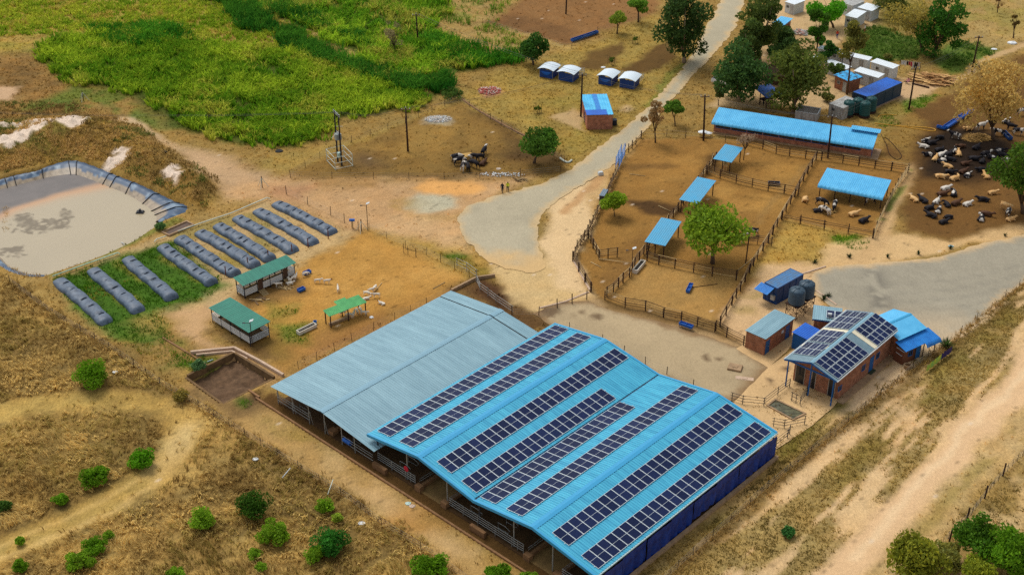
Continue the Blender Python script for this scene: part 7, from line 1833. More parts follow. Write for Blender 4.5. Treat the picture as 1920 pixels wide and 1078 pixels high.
# spiky aloes along the tarred yard
for i, (px, py, s, lab) in enumerate([(1527, 493, 1.0, 'spiky dark plant, first from the left along the tarred yard'), (1593, 483, .95, 'spiky dark plant, second from the left along the tarred yard'), (1664, 483, .85, 'spiky dark plant, third from the left along the tarred yard'), (1722, 477, .9, 'spiky dark plant, fourth from the left along the tarred yard'), (1782, 467, .9, 'spiky dark plant, fifth from the left along the tarred yard'), (1884, 443, .8, 'spiky dark plant at the far right of the tarred yard'), (1774, 650, 1.9, 'large spiky green agave beside the purple banner'), (1544, 562, 1.2, 'spiky plant between the grey tanks and the tarred yard'), (1552, 556, 1.0, 'upright cactus like plant beside the grey tanks'), (1523, 545, 1.0, 'low green plant by the foot of the grey tanks')]):
    rng = np.random.default_rng(i + 300); p = GP(px, py); nb = 46 if s > 1.5 else 30; V, F = [], []; T = []
    for j in range(nb):
        a = rng.random() * 6.28; e = .35 + 1.05 * rng.random(); l = s * (.5 + .35 * rng.random()); w = s * .055
        d = np.array([math.cos(a) * math.cos(e), math.sin(a) * math.cos(e), math.sin(e)]); q = np.array([-math.sin(a), math.cos(a), 0]) * w; k = len(V)
        V += [-q, q, d * l * .55 + q * .9 + [0, 0, .03], d * l * .55 - q * .9 + [0, 0, .03], d * l]; F += [(k, k + 1, k + 2), (k, k + 2, k + 3), (k + 3, k + 2, k + 4)]
        T += [np.array(lin((74, 98, 44) if s > 1.5 else (50, 66, 34))) * (.7 + .6 * rng.random())] * 5
    o = add('spiky_plant', np_mesh('spiky_plant', V, F, M_leaf, np.array(T))); o.location = p; tag(o, lab, 'plant', 'spiky plants round the yard')

# ---- grass and crops
def blades(name, label, P, hgt, width, col, lean, cat, rng, nb=6, spread=.25, arch=.35, tipcol=1.25):
    """tufts of tapering blades: P tuft feet (n,3), per-tuft height/width/colour, lean (n,2) drift of the tips"""
    n = len(P); m = n * nb
    Q = np.repeat(P, nb, 0); H = np.repeat(hgt, nb) * (.55 + .75 * rng.random(m)); Wd = np.repeat(width, nb) * (.7 + .6 * rng.random(m))
    C = np.repeat(col, nb, 0) * (.78 + .44 * rng.random((m, 1)))
    a = rng.random(m) * 6.2832; r = np.sqrt(rng.random(m)) * np.repeat(spread if np.ndim(spread) else np.full(n, spread), nb)
    Q = Q + np.stack([np.cos(a) * r, np.sin(a) * r, np.zeros(m)], -1)
    th = a + rng.normal(0, .5, m); ld = np.repeat(lean, nb, 0)
    D = np.stack([np.cos(th) * arch + ld[:, 0], np.sin(th) * arch + ld[:, 1]], -1) * H[:, None]
    ph = rng.random(m) * 3.1416; S = np.stack([np.cos(ph) * Wd, np.sin(ph) * Wd, np.zeros(m)], -1) / 2
    mid = Q + np.stack([D[:, 0] * .35, D[:, 1] * .35, H * .62], -1); tip = Q + np.stack([D[:, 0], D[:, 1], H * (1 - .35 * np.minimum(1, np.hypot(D[:, 0], D[:, 1]) / H))], -1)
    V = np.stack([Q - S, Q + S, mid + S * .8, mid - S * .8, tip], 1).reshape(-1, 3)
    i0 = np.arange(m) * 5
    F = np.concatenate([np.stack([i0, i0 + 1, i0 + 2], -1), np.stack([i0, i0 + 2, i0 + 3], -1), np.stack([i0 + 3, i0 + 2, i0 + 4], -1)])
    T = np.repeat(C[:, None, :], 5, 1) * BLADE_GAIN * np.array([.9, .9, 1, 1, tipcol])[None, :, None]
    o = add(name, np_mesh(name, V, F, M_blade, T.reshape(-1, 3)))
    return tag(o, label, cat, kind='stuff')
def scatter(polys, density, rng, warp=1.2):
    """random feet inside polygons (pixels), per square metre"""
    out = []
    for pts in polys:
        A = poly_px(pts); xs = [p.x for p in A]; ys = [p.y for p in A]
        n = int((max(xs) - min(xs)) * (max(ys) - min(ys)) * density)
        X = min(xs) + rng.random(n) * (max(xs) - min(xs)); Y = min(ys) + rng.random(n) * (max(ys) - min(ys))
        s = sdf(A, X + (fbm(X, Y, 3, 201) - .5) * 2 * warp, Y + (fbm(X, Y, 3, 202) - .5) * 2 * warp)
        out.append(np.stack([X, Y], -1)[s < 0])
    P = np.concatenate(out); return np.column_stack([P, height(P[:, 0], P[:, 1])])
def in_view(P, m=40):
    px, py = to_px(P[:, 0], P[:, 1], P[:, 2]); return (px > -m) & (px < 1920 + m) & (py > -m) & (py < 1078 + m * 2)
def lerpc(a, b, t): return np.array(lin(a)) * (1 - t[:, None]) + np.array(lin(b)) * t[:, None]
rng = np.random.default_rng(77)
# dry meadow
P = scatter([MEADOW], 8.5, rng); P = P[in_view(P)]
d = ldist(smooth_line(poly_px(TRACK), 5), P[:, 0], P[:, 1]); d2 = ldist(smooth_line(poly_px([(346, 806), (420, 800), (400, 860), (330, 880)]), 4), P[:, 0], P[:, 1])
keep = (d > 1.9 + 1.0 * fbm(P[:, 0], P[:, 1], 3, 203)) | (rng.random(len(P)) < .05); keep &= (d2 > 1.5) | (rng.random(len(P)) < .3); P = P[keep]
n1 = fbm(P[:, 0], P[:, 1], 6, 204, 4); n2 = fbm(P[:, 0], P[:, 1], 1.6, 205, 3)
den = rng.random(len(P)) < .25 + .9 * n2; P, n1, n2 = P[den], n1[den], n2[den]
t = np.clip((n1 - .5) * 2.0 + .5 + rng.normal(0, .28, len(P)), 0, 1)
c = lerpc((120, 97, 54), (202, 176, 110), t)
ol = (fbm(P[:, 0], P[:, 1], 8, 207, 3) > .54) & (rng.random(len(P)) < .6); c[ol] = c[ol] * .4 + np.array(lin((132, 118, 58))) * .6
ang_ = 6.28 * fbm(P[:, 0], P[:, 1], 4, 206, 3) * 1.5
blades('meadow_grass', 'tall dry straw grass of the lower left meadow', P, .4 + .5 * n2, .05 + .05 * rng.random(len(P)), c, np.stack([np.cos(ang_), np.sin(ang_)], -1) * .8, 'grass', rng, 5, .2, .3)
# tall grass along fences and banks
def strip(pts, w, dens):
    L = smooth_line(poly_px(pts), 6); out = []
    for i in range(len(L) - 1):
        e = L[i + 1] - L[i]; k = max(1, int(e.length * dens)); t = rng.random(k); nn = Vector((-e.y, e.x, 0)).normalized()
        for s, tt in zip(rng.normal(0, w / 2, k), t): q = L[i] + e * tt + nn * s; out.append((q.x, q.y))
    P = np.array(out); return np.column_stack([P, height(P[:, 0], P[:, 1])])
P = np.concatenate([strip([(20, 532), (100, 592), (205, 655), (300, 722), (345, 748), (430, 800), (520, 856), (640, 930), (715, 985), (790, 1032), (880, 1095)], 1.1, 11), strip([(1935, 522), (1830, 604), (1740, 674), (1650, 744), (1590, 794), (1520, 852), (1440, 918), (1370, 980), (1300, 1042), (1240, 1097)], .5, 10), strip([(10, 380), (20, 500), (90, 524)], .5, 6)])
c = lerpc((122, 98, 56), (180, 150, 92), rng.random(len(P)))
blades('fence_grass', 'rank dry grass grown up along the wire fences', P, .25 + .4 * rng.random(len(P)), .04 + .02 * rng.random(len(P)), c, rng.normal(0, .25, (len(P), 2)), 'grass', rng, 6, .2)
# short tussocks on every grassy piece of ground
P = np.column_stack([GX0 + rng.random(150000) * (GX1 - GX0), GY0 + rng.random(150000) * (GY1 - GY0)]); P = np.column_stack([P, height(P[:, 0], P[:, 1])]); P = P[in_view(P, 10)]
ii = np.clip(((P[:, 1] - GY0) / GS).round().astype(int), 0, NYg - 1) * NXg + np.clip(((P[:, 0] - GX0) / GS).round().astype(int), 0, NXg - 1)
gr = grassy[ii]; bt = tint[ii]; keep = rng.random(len(P)) < np.clip((gr - .42) * 1.6, 0, .95)
for poly in (lo + ro[::-1], poly_px(yard), poly_px(apron), pond_edge, [BP(-2, -18), BP(-2, 34.5), BP(32, 34.5), BP(32, -18)]): keep &= sdf(poly, P[:, 0], P[:, 1]) > .2
keep &= sdf(poly_px(MEADOW), P[:, 0], P[:, 1]) > -1
P, bt = P[keep], bt[keep]; v_ = rng.random((len(P), 1))
c = bt * (.42 + .85 * v_) * np.array([1.0, 1.0, .9])
blades('short_grass', 'short dry grass tufts over the open ground', P, .10 + .18 * rng.random(len(P)), .08 + .05 * rng.random(len(P)), c, rng.normal(0, .3, (len(P), 2)), 'grass', rng, 4, .22)
# cane and fodder grass fields
def crop(name, label, polys, density, hlo, hhi, width, ca, cb, cc=None, nb=7, seed=0, thin=None, spread=.35):
    P = scatter(polys, density, rng, 4.0 if 'field' in label else 1.5); P = P[in_view(P, 30)]
    if name == 'mound_grass':
        for q in WHITE_W: P = P[sdf(q, P[:, 0], P[:, 1]) > -.3]
    if name == 'verge_grass': P = P[sdf(poly_px(DIRT), P[:, 0], P[:, 1]) > .3]
    if name == 'cane_crop':       # planted in rows
        e = (G(760, 165) - G(370, 0)).normalized(); v = -P[:, 0] * e.y + P[:, 1] * e.x; v2 = np.round(v / 1.7) * 1.7 + rng.normal(0, .3, len(P)); P[:, 0] -= e.y * (v2 - v); P[:, 1] += e.x * (v2 - v)
    n1 = fbm(P[:, 0], P[:, 1], 9, 210 + seed, 3); n2 = fbm(P[:, 0], P[:, 1], 2.2, 211 + seed, 3)
    if thin:
        nt = along(P[:, 0], P[:, 1]) if name == 'verge_grass' else None
        k = rng.random(len(P)) < (np.clip((nt - .40) * 4.5, 0, .85) if nt is not None else np.clip(thin[0] + thin[1] * (n2 - .35) + thin[1] * (n1 - .5), 0, 1))
        P, n1, n2 = P[k], n1[k], n2[k]
    t = np.clip((n1 - .3) * 1.8 + (n2 - .5) * 1.2 + rng.normal(0, .24, len(P)), 0, 1); c = lerpc(ca, cb, t)
    if cc: k = (fbm(P[:, 0], P[:, 1], 5, 212 + seed, 3) > .58) & (rng.random(len(P)) < .7); c[k] = np.array(lin(cc)) * (.8 + .4 * rng.random((k.sum(), 1)))
    h = hlo + (hhi - hlo) * n2 * (.6 + .8 * rng.random(len(P)))
    return blades(name, label, P, h, np.full(len(P), width) * (.8 + .4 * rng.random(len(P))), c, rng.normal(0, .18, (len(P), 2)), 'crop', rng, nb, spread, .55, 1.35)
crop('cane_crop', 'bright green cane crop filling the lower field', [FIELD_LOW], 2.3, .9, 2.0, .17, (80, 120, 22), (152, 170, 44), (154, 158, 56), 12, 0, (.75, 1.5), .42)
crop('cane_crop', 'green cane crop of the upper field', [FIELD_UP], 2.0, .9, 2.2, .18, (82, 126, 26), (150, 176, 46), (150, 150, 60), 12, 10, (.7, 1.6), .45)
DROW = [(366, -50), (470, 6), (545, 62), (640, 108), (760, 152), (850, 150), (850, 172), (760, 178), (640, 136), (540, 92), (440, 45), (350, -40)]
crop('tall_grass_row', 'dark green tall grass row between the two fields', [DROW, [(470, -50), (470, -5), (520, 20), (600, 58), (690, 100), (700, 92), (600, 40), (500, -20)]], 3.2, 1.4, 2.6, .13, (34, 84, 22), (74, 122, 34), None, 9, 20, None, .5)
crop('tall_grass_row', 'dark green tall grass bank above the calf hutches', [[(790, 66), (840, 72), (900, 90), (985, 106), (982, 122), (900, 130), (830, 120), (800, 92)], [(160, 54), (330, 50), (370, 78), (260, 92), (200, 84)]], 3.2, 1.2, 2.4, .13, (36, 94, 20), (80, 134, 34), None, 8, 30, (.6, 1.4), .5)
crop('field_weeds', 'yellow green weeds on the far left field', [[(-20, 70), (-20, -50), (460, -50), (600, 90), (520, 96), (330, 70), (150, 62)]], 2.6, .35, 1.1, .14, (104, 136, 28), (160, 166, 52), (166, 152, 68), 9, 40, (.7, 1.5))
crop('field_weeds', 'scattered green weeds beside the upper field', [[(830, -50), (1010, -50), (930, 40), (1010, 80), (985, 100), (860, 80), (800, 50)]], 1.6, .4, 1.3, .11, (70, 106, 26), (120, 140, 48), None, 7, 50, (.15, 2.2))
crop('bank_grass', 'green grass between the left digester bags', [[(92, 524), (330, 455), (428, 540), (300, 592), (215, 632), (178, 604)], [(180, 604), (300, 588), (332, 645), (400, 682), (372, 702), (330, 690), (215, 642)]], 9, .18, .42, .06, (44, 84, 12), (84, 124, 26), (140, 124, 52), 5, 60, (.45, 1.5), .25)
crop('bank_grass', 'green grass patches by the pens and village', [[(1562, 446), (1600, 440), (1632, 455), (1615, 472), (1575, 462)], [(1650, 225), (1660, 215), (1688, 222), (1680, 238), (1645, 236)], [(1690, 205), (1722, 178), (1762, 176), (1742, 196), (1700, 214)], [(520, 612), (588, 610), (578, 648), (535, 640)], [(440, 760), (470, 748), (482, 760), (455, 770)], [(300, 636), (350, 678), (398, 690), (372, 704), (330, 696)], [(395, 706), (420, 742), (408, 752), (372, 728)], [(440, 672), (500, 690), (490, 698), (450, 682)], [(505, 575), (560, 578), (540, 592), (510, 590)], [(830, 472), (872, 478), (868, 486), (836, 482)]], 10, .15, .32, .06, (56, 98, 14), (110, 146, 30), None, 5, 70, (.5, 1.2), .25)
crop('garden_plants', 'green vegetable garden rows in the village', [[(1602, 62), (1640, 46), (1735, 80), (1722, 112), (1660, 118), (1602, 98)], [(1795, 78), (1830, 82), (1868, 98), (1850, 106), (1800, 92)], [(1770, 100), (1830, 100), (1830, 125), (1760, 130)]], 4, .3, .8, .10, (48, 84, 24), (100, 124, 52), None, 6, 80, (.7, 1.0), .3)
crop('mound_grass', 'rough straw and olive grass on the eroded mound', [[(-60, 235), (150, 215), (260, 238), (340, 300), (420, 350), (380, 388), (330, 372), (260, 335), (140, 296), (60, 312), (-60, 340)], [(0, 190), (140, 195), (260, 232), (150, 216), (0, 236)]], 6, .22, .65, .10, (96, 80, 42), (178, 148, 92), (98, 104, 50), 6, 90, (.5, 1.3), .28)
crop('verge_grass', 'patchy olive grass on the sandy verge', [VERGE, [(1990, 790), (1880, 880), (1760, 1000), (1700, 1110), (2050, 1110), (2050, 790)], [(1455, 825), (1580, 752), (1500, 870), (1330, 990), (1180, 1110), (1130, 1110), (1260, 1010), (1440, 880)]], 7, .10, .3, .10, (112, 98, 52), (166, 142, 82), None, 5, 100, (-.05, 2.0), .25)
# ================================================================== ANIMALS, PEOPLE, PICKUP
def skinned(name, verts, edges, sub=1):
    """one continuous body grown round a skeleton: verts (x, y, z, rx, ry); the first vertex is the pelvis root"""
    me = bpy.data.meshes.new(name); me.from_pydata([v[:3] for v in verts], edges, [])
    o = bpy.data.objects.new(name, me); COL.objects.link(o)
    sk = o.modifiers.new('skin', 'SKIN'); sk.use_smooth_shade = True
    for i, v in enumerate(verts): me.skin_vertices[0].data[i].radius = (v[3], v[4] if len(v) > 4 else v[3]); me.skin_vertices[0].data[i].use_root = (i == 0)
    sb = o.modifiers.new('sub', 'SUBSURF'); sb.levels = sb.render_levels = sub
    dg = bpy.context.evaluated_depsgraph_get(); dg.update()
    out = bpy.data.meshes.new_from_object(o.evaluated_get(dg)); out.name = name
    bpy.data.objects.remove(o); bpy.data.meshes.remove(me)
    out.polygons.foreach_set('use_smooth', [True] * len(out.polygons))
    return out
def beast(name, kind, s=1.0, thin=1.0):
    """a four-legged animal: kind stand / feed / lie / lie2"""
    V, E = [], []
    def v(*p): V.append((p[0] * s, p[1] * s, p[2] * s, p[3] * s * thin, (p[4] if len(p) > 4 else p[3]) * s * thin)); return len(V) - 1
    def chain(*ids): E.extend(zip(ids[:-1], ids[1:]))
    lie = kind.startswith('lie'); z = .46 if lie else 1.12; k = 1.05 if lie else 1
    rump = v(-.72, 0, z + .06, .30, .33); loin = v(-.2, 0, z, .36 * k, .38); chest = v(.34, 0, z - .02, .38 * k, .40); sh = v(.68, 0, z + .06, .29, .30)
    chain(rump, loin, chest, sh)
    if kind == 'feed': nk = v(.98, 0, z - .12, .17, .19); hd = v(1.2, 0, z - .45, .14, .14); mz = v(1.36, 0, z - .78, .085, .085)
    elif kind == 'lie2': nk = v(.92, .18, z + .22, .17, .18); hd = v(1.0, .45, z + .3, .14, .14); mz = v(.85, .72, z + .1, .085, .085)
    else: nk = v(1.0, 0, z + .22, .17, .19); hd = v(1.25, 0, z + .36, .14, .14); mz = v(1.58, 0, z + .16, .085, .085)
    chain(sh, nk, hd, mz)
    for sd_ in (-1, 1):
        hx, hy, hz = V[hd][0] / s, V[hd][1] / s, V[hd][2] / s
        e = v(hx - .06, hy + sd_ * .26, hz + .08, .05, .03); chain(hd, e)
        if lie:
            a = v(.58, sd_ * .34, .26, .14); b = v(.92, sd_ * .36, .12, .08); c = v(.66, sd_ * .4, .07, .055); chain(chest, a, b, c)
            a = v(-.62, sd_ * .36, .3, .19); b = v(-.2, sd_ * .5, .14, .10); c = v(-.5, sd_ * .56, .07, .06); chain(rump, a, b, c)
        else:
            st = .1 * sd_ if kind == 'stand' else -.06 * sd_
            a = v(.55, sd_ * .2, .82, .14); b = v(.55 + st, sd_ * .2, .5, .075); c = v(.55 + st * 1.2, sd_ * .2, .14, .05); d = v(.58 + st * 1.2, sd_ * .2, .04, .06); chain(sh, a, b, c, d)
            a = v(-.7, sd_ * .22, .88, .18); b = v(-.6 - st * .4, sd_ * .22, .7, .12); c = v(-.84 - st, sd_ * .22, .44, .068); d = v(-.76 - st, sd_ * .22, .12, .048); f = v(-.73 - st, sd_ * .22, .04, .058); chain(rump, a, b, c, d, f)
    t = v(-1.02, 0, z + .1, .04); t2 = v(-1.1, .03, z - .3 if not lie else .12, .025); t3 = v(-1.1, .03, z - .55 if not lie else .08, .045); chain(rump, t, t2, t3)
    return skinned(name, V, E)
def coat(name, a, b, lo_, hi_, scale=1.1):
    m = bpy.data.materials.new(name); m.use_nodes = True; n, l = m.node_tree.nodes, m.node_tree.links; bs = n['Principled BSDF']; bs.inputs['Roughness'].default_value = .75; bs.inputs['Specular IOR Level'].default_value = .2
    tc = n.new('ShaderNodeTexCoord'); oi = n.new('ShaderNodeObjectInfo'); sc = n.new('ShaderNodeMath'); sc.operation = 'MULTIPLY'; sc.inputs[1].default_value = 60; l.new(oi.outputs['Random'], sc.inputs[0])
    ad = n.new('ShaderNodeVectorMath'); l.new(tc.outputs['Object'], ad.inputs[0]); l.new(sc.outputs[0], ad.inputs[1])
    nz = n.new('ShaderNodeTexNoise'); nz.inputs['Scale'].default_value = scale; nz.inputs['Detail'].default_value = 1.5; l.new(ad.outputs[0], nz.inputs['Vector'])
    rp = n.new('ShaderNodeValToRGB'); rp.color_ramp.elements[0].position = lo_; rp.color_ramp.elements[1].position = hi_; rp.color_ramp.elements[0].color = (*lin(a), 1); rp.color_ramp.elements[1].color = (*lin(b), 1)
    l.new(nz.outputs[0], rp.inputs[0]); l.new(rp.outputs[0], bs.inputs['Base Color']); MATS[name] = m; return m
COATS = {'black and white': coat('coat_pied', (30, 28, 34), (206, 199, 188), .53, .56), 'black': coat('coat_black', (28, 26, 30), (46, 42, 46), .4, .7), 'tan': coat('coat_tan', (196, 148, 88), (224, 184, 128), .35, .7), 'mostly white': coat('coat_white', (50, 44, 46), (212, 204, 192), .40, .43), 'dark brown': coat('coat_brown', (70, 46, 32), (92, 62, 42), .35, .7)}
COW = {k: beast('cow_' + k, k, 1.0) for k in ('stand', 'feed', 'lie', 'lie2')}
for me in COW.values(): me.materials.append(COATS['black'])
ORD = ['leftmost', 'second from left', 'third from left', 'fourth from left', 'fifth from left', 'sixth from left', 'seventh from left', 'eighth from left', 'ninth from left', 'tenth from left', 'eleventh from left', 'twelfth from left', 'thirteenth from left']
def herd(L, zone_txt, group, conv=lambda x, y: (x, y)):
    """L: (x, y, coat, pose, heading deg); labels tell same-coloured animals of one place apart by their order in the photograph"""
    seen = {}
    for x_, y_, c, pose, h in L: seen.setdefault((c, pose[:3] == 'lie'), []).append((conv(x_, y_)[0], conv(x_, y_)[1]))
    for x_, y_, c, pose, h in L:
        q = conv(x_, y_); same = sorted(seen[(c, pose[:3] == 'lie')]); k = same.index(q)
        w = '' if len(same) == 1 else ', ' + (ORD[k] if k < len(ORD) and k < len(same) - 1 else 'rightmost')
        o = add('cow', COW[pose]); p = GP(*q); rg = random.Random(int(q[0] * 31 + q[1])); sc = (.8 if pose[:3] == 'lie' else .9) + .14 * rg.random()
        o.location = p - Vector((0, 0, .02)); o.rotation_euler = (0, 0, R(h)); o.scale = (sc, sc, sc)
        o.material_slots[0].link = 'OBJECT'; o.material_slots[0].material = COATS[c]
        tag(o, '%s cow %s %s%s' % (c, {'sta': 'standing', 'fee': 'feeding', 'lie': 'lying'}[pose[:3]], zone_txt, w), 'cow', group)
ZC = lambda x_, y_: (1700 + x_ / 4.313, 180 + (y_ + 18) / 4.313)
W_, K_, T_, H_, D_ = 'mostly white', 'black', 'tan', 'black and white', 'dark brown'
g = 'cows in the cattle lot'
herd([(500, 258, T_, 'lie', 200), (598, 255, H_, 'stand', 20), (735, 305, H_, 'stand', 170), (898, 300, H_, 'stand', 340), (842, 262, K_, 'stand', 160), (800, 200, H_, 'lie', 30), (925, 140, H_, 'stand', 10), (385, 330, H_, 'stand', 150)], 'around the dry tree in the cattle lot', g, ZC)
herd([(150, 355, H_, 'lie', 30), (265, 330, K_, 'lie2', 200), (138, 400, W_, 'lie', 160), (175, 465, H_, 'lie', 190), (275, 470, W_, 'lie', 30), (262, 430, K_, 'lie2', 10), (360, 505, K_, 'lie', 160), (285, 518, H_, 'lie2', 20), (420, 460, T_, 'lie', 80), (540, 500, K_, 'lie', 350), (635, 462, H_, 'lie', 20), (695, 490, H_, 'lie2', 150), (752, 430, H_, 'lie', 340), (800, 512, W_, 'lie', 10), (680, 578, K_, 'lie', 20), (745, 548, K_, 'lie2', 30), (600, 588, K_, 'lie', 200), (380, 440, H_, 'lie2', 40), (560, 410, K_, 'lie', 40), (200, 372, K_, 'lie', 10), (330, 468, K_, 'lie2', 30), (470, 540, D_, 'lie', 10), (610, 520, K_, 'lie2', 60), (770, 470, K_, 'lie', 150), (440, 400, D_, 'lie', 200), (230, 500, T_, 'lie', 60)], 'in the dark mud of the cattle lot', g, ZC)
herd([(335, 562, T_, 'lie', 140), (345, 605, K_, 'lie', 340), (455, 605, D_, 'lie', 30), (490, 636, H_, 'lie', 40), (270, 645, T_, 'lie', 340), (385, 662, T_, 'lie2', 20), (640, 642, T_, 'lie', 100), (312, 742, W_, 'lie', 20), (285, 787, D_, 'lie', 10), (380, 786, H_, 'lie2', 70), (60, 830, T_, 'lie', 120), (133, 838, K_, 'lie', 120), (240, 846, W_, 'lie', 50), (325, 872, K_, 'lie2', 100), (395, 862, D_, 'lie', 30), (488, 868, W_, 'lie', 25), (620, 832, K_, 'lie', 170), (690, 776, T_, 'lie', 10), (180, 900, K_, 'lie2', 20), (255, 922, H_, 'lie', 60), (200, 960, K_, 'lie', 140), (335, 972, K_, 'lie2', 200), (295, 1012, K_, 'lie', 20), (640, 948, D_, 'lie', 330), (600, 986, H_, 'lie2', 60), (790, 905, T_, 'stand', 300), (815, 955, H_, 'stand', 240), (838, 990, T_, 'lie', 20)], 'on brown soil in the lower cattle lot', g, ZC)
ZQ = lambda x_, y_: (1320 + x_ / 3.85, 280 + (y_ + 14) / 3.85)
herd([(845, 392, H_, 'feed', 330), (940, 415, H_, 'feed', 250), (872, 455, W_, 'feed', 130), (822, 440, K_, 'lie', 350), (728, 358, T_, 'lie2', 250), (1078, 464, T_, 'lie', 20), (1150, 512, K_, 'lie', 30), (1195, 378, H_, 'stand', 175)], 'in the pen of the wide blue shelter', 'cows in the pens', ZQ)
herd([(345, 612, H_, 'stand', 200), (248, 665, W_, 'stand', 20)], 'beside the round green tree in the pens', 'cows in the pens', ZQ)
herd([(150, 135, T_, 'stand', 80)], 'under the uppermost pen shelter', 'cows in the pens', ZQ)
ZR = lambda x_, y_: (600 + x_ / 4.147, 180 + (y_ + 30) / 4.147)
herd([(1068, 480, H_, 'feed', 10), (1082, 505, H_, 'feed', 20), (1118, 545, W_, 'feed', 70), (1152, 550, K_, 'feed', 95), (1200, 475, H_, 'feed', 185), (1200, 530, K_, 'feed', 140), (1240, 475, K_, 'stand', 200)], 'crowding round the hay rack in the paddock', 'cows at the hay rack', ZR)
herd([(1275, 430, H_, 'stand', 70), (1268, 505, D_, 'lie', 60)], 'apart from the others at the hay rack', 'cows at the hay rack', ZR)
# goats
COATS['goat'] = coat('coat_goat', (232, 224, 208), (214, 204, 188), .4, .6); M_ghead = mat('goat_head_brown', (110, 62, 40), .8)
GO = {k: beast('goat_' + k, k, .52, .86) for k in ('stand', 'feed', 'lie')}
for me in GO.values():
    me.materials.append(COATS['goat']); me.materials.append(M_ghead)
    for f in me.polygons:
        if f.center.x > .56: f.material_index = 1
GO2 = {}
for k, me in GO.items():
    GO2[k] = me.copy(); GO2[k].polygons.foreach_set('material_index', [0] * len(GO2[k].polygons))
goats = [(1165, 375, 'stand', 0, 0, 'white goat beside the wooden stake in the goat yard'), (1258, 380, 'stand', 0, 1, 'white goat with brown head beside the white metal frame'), (1370, 458, 'stand', 100, 0, 'white goat standing alone in the middle of the goat yard'), (770, 412, 'stand', 200, 0, 'white goat at the foot of the long shed doorway'), (872, 360, 'feed', 120, 0, 'white goat against the long shed, leftmost of three'), (908, 355, 'stand', 60, 0, 'white goat against the long shed, middle of three'), (942, 338, 'stand', 80, 0, 'white goat against the long shed, rightmost of three'), (880, 384, 'lie', 10, 0, 'white goat lying in front of the long shed'), (1040, 306, 'feed', 30, 0, 'white goat feeding at the upper blue feeder'),
         (1660, 500, 'feed', 340, 0, 'white goat in the group of five, leftmost'), (1705, 470, 'stand', 20, 0, 'white goat in the group of five, second from left'), (1742, 445, 'feed', 250, 0, 'white goat in the group of five, farthest up'), (1755, 520, 'stand', 190, 0, 'white goat in the group of five, rightmost'), (1652, 540, 'lie', 20, 0, 'white goat lying below the group of five'), (1812, 588, 'lie', 150, 1, 'white goat with brown head lying by itself'),
         (1490, 722, 'feed', 170, 0, 'white goat under the light green roof, leftmost in front'), (1526, 715, 'stand', 80, 0, 'white goat under the light green roof, second in front'), (1562, 682, 'feed', 110, 0, 'white goat under the light green roof, standing tall in the middle'), (1596, 668, 'stand', 290, 0, 'white goat under the light green roof, back right'), (1632, 700, 'stand', 340, 0, 'white goat at the right post of the light green roof'), (1418, 698, 'stand', 20, 0, 'white goat under the left half of the light green roof')]
for x_, y_, k, h, hd_, lab in goats:
    o = add('goat', (GO if hd_ else GO2)[k]); o.location = GP(*Z6(x_, y_ + 8)); o.rotation_euler = (0, 0, R(h)); tag(o, lab, 'goat', 'white goats in the goat yard')
# people
def person_mesh(name, pose, cols):
    V, E = [], []
    def v(*p): V.append(p); return len(V) - 1
    def chain(*i): E.extend(zip(i[:-1], i[1:]))
    sit = pose == 'sit'; dz = -.5 if sit else 0
    pel = v(0, 0, .95 + dz, .14, .17); wa = v(.0 if not sit else .05, 0, 1.12 + dz, .12, .15); ch = v(0 if not sit else .14, 0, 1.36 + dz, .13, .19); nk = v(.02 if not sit else .24, 0, 1.53 + dz, .06); hd = v(.04 if not sit else .32, 0, 1.66 + dz, .1, .095); tp = v(.04 if not sit else .36, 0, 1.76 + dz, .075, .07)
    chain(pel, wa, ch, nk, hd, tp)
    for s in (-1, 1):
        a = v(0 if not sit else .18, s * .21, 1.42 + dz, .065); b = v(-.02 if not sit else .36, s * .27, 1.15 + dz, .05); c = v(.08 if not sit else .55, s * .27, .92 + dz, .038); d = v(.1 if not sit else .62, s * .27, .84 + dz, .045); chain(ch, a, b, c, d)
        if sit: a = v(.12, s * .13, .42, .1); b = v(.5, s * .16, .5, .075); c = v(.52, s * .16, .1, .05); d = v(.66, s * .16, .04, .045)
        else: st = .1 * s; a = v(0, s * .1, .8, .1); b = v(.02 + st * .5, s * .11, .48, .072); c = v(-.02 + st, s * .11, .09, .05); d = v(.12 + st, s * .11, .04, .045)
        chain(pel, a, b, c, d)
    me = skinned(name, V, E)
    for c in cols: me.materials.append(c)
    for f in me.polygons:
        z = f.center.z - dz; y_ = abs(f.center.y)
        f.material_index = 3 if z > 1.70 else 2 if z > 1.5 else (2 if y_ > .2 and z < .98 and z > .7 else 1 if z > .98 else 0)
    return me
M_skin, M_hair, M_trs, M_hivis = mat('skin', (92, 62, 48), .6), mat('hair', (24, 20, 20), .9), mat('trousers_dark', (34, 36, 46), .9), mat('hi_vis', (212, 220, 40), .7)
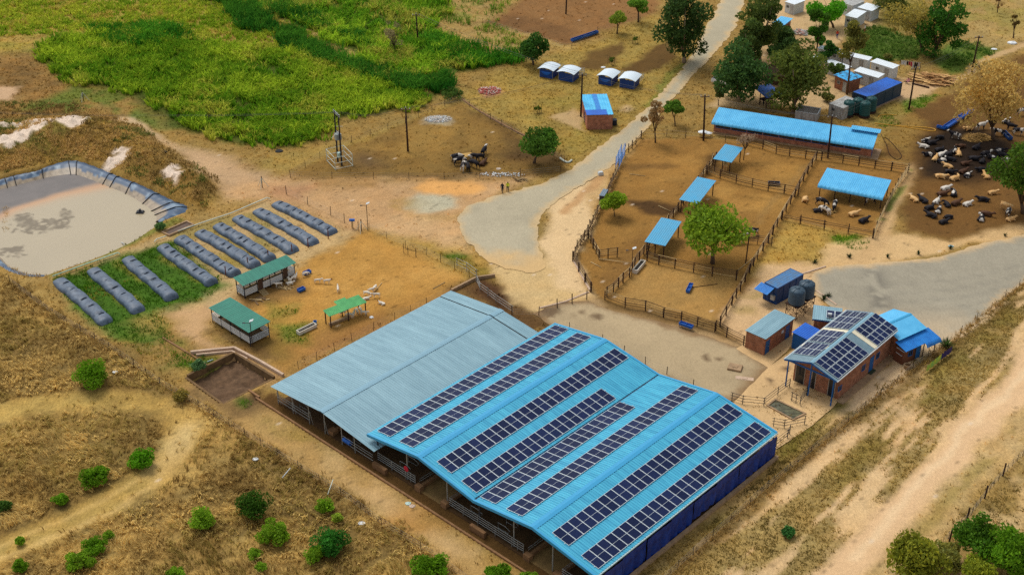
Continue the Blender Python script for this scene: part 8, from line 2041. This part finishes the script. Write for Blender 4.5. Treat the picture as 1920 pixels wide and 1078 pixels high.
for px, py, h, cols, pose, lab in ((942, 362, 250, [M_trs, mat('jacket_dark', (36, 40, 56), .9), M_skin, M_hair], 'stand', 'person in dark clothes standing at the edge of the turning circle'), (952, 360, 280, [mat('trousers_grey', (70, 74, 70), .9), M_hivis, M_skin, M_hair], 'stand', 'person in a yellow safety vest standing beside another person'), (1704, 157, 200, [M_trs, mat('top_pink', (222, 150, 170), .9), M_skin, M_hair], 'sit', 'person in a pink top crouching beside the log heap'), (1621, 62, 170, [mat('skirt_red', (170, 70, 50), .9), mat('top_white', (226, 220, 214), .9), M_skin, M_hair], 'stand', 'person in a white top and red skirt by the top cabins'), (1569, 73, 90, [mat('skirt_blue', (36, 70, 150), .9), mat('top_red', (204, 72, 48), .9), M_skin, M_hair], 'stand', 'person in red and blue between the village trees')):
    o = add('person', person_mesh('person', pose, cols)); o.location = GP(px, py); o.rotation_euler = (0, 0, R(h)); tag(o, lab, 'person')
# white pickup half under the trees
a, b = G(1342, 156), G(1378, 163); d = b - a; root = empty('pickup_truck', (a + b) / 2, math.atan2(d.y, d.x), 'white pickup parked under the tree beside the tarred road', 'pickup')
M_car = mat('car_white', (226, 228, 228), .3, var=.06, spec=.5, coat=.5)
def loft(mb, secs, m=0):
    """body from cross-sections (x, half width low, half width high, z low, z high)"""
    R_ = [[(x_, -wl, zl), (x_, -wl * 1.02, zl * .5 + zh * .5), (x_, -wh, zh), (x_, wh, zh), (x_, wl * 1.02, zl * .5 + zh * .5), (x_, wl, zl), (x_, -wl, zl)] for x_, wl, wh, zl, zh in secs]
    mb.grid(R_, m); mb.poly(R_[0][:6][::-1], m); mb.poly(R_[-1][:6], m); return mb
loft(MB(), [(-2.5, .8, .78, .5, .95), (-2.4, .86, .84, .42, 1.02), (-.6, .88, .86, .38, 1.03), (.9, .88, .84, .38, 1.04), (2.2, .86, .78, .4, .95), (2.45, .78, .7, .48, .82)]).build('body', M_car, root)
loft(MB(), [(-.75, .82, .66, 1.03, 1.2), (-.55, .82, .66, 1.03, 1.66), (.45, .82, .66, 1.03, 1.68), (1.15, .82, .7, 1.03, 1.1)]).build('cab', M_car, root)
MB().box(-2.38, -.8, -.72, .72, 1.035, 1.05).build('load_bed', M_darksteel, root)
for s in (-1, 1):
    MB().hexa([(-.5, s * .80, 1.12), (.6, s * .80, 1.12), (.6, s * .81, 1.12), (-.5, s * .81, 1.12), (-.45, s * .70, 1.55), (.4, s * .70, 1.55), (.4, s * .715, 1.55), (-.45, s * .715, 1.55)]).build('side_window', M_glass, root)
    MB().box(2.36, 2.46, *sorted((s * .45, s * .7)), .62, .78).build('headlight', M_whiteroof, root)
    for x_ in (-1.6, 1.5):
        w = add('wheel', MB().lathe([(.2, -.11), (.36, -.11), (.38, -.06), (.38, .06), (.36, .11), (.2, .11)], 16).mesh('wheel', M_black), root, (x_, s * .8, .38), (R(90), 0, 0)); MB().lathe([(.21, -.115), (.21, .115)], 12).build('rim', M_galv, w)
MB().slab((1.12, -.66, 1.13), (1.12, .66, 1.13), (.5, .62, 1.66), (.5, -.62, 1.66), -.02).build('windscreen', M_glass, root)
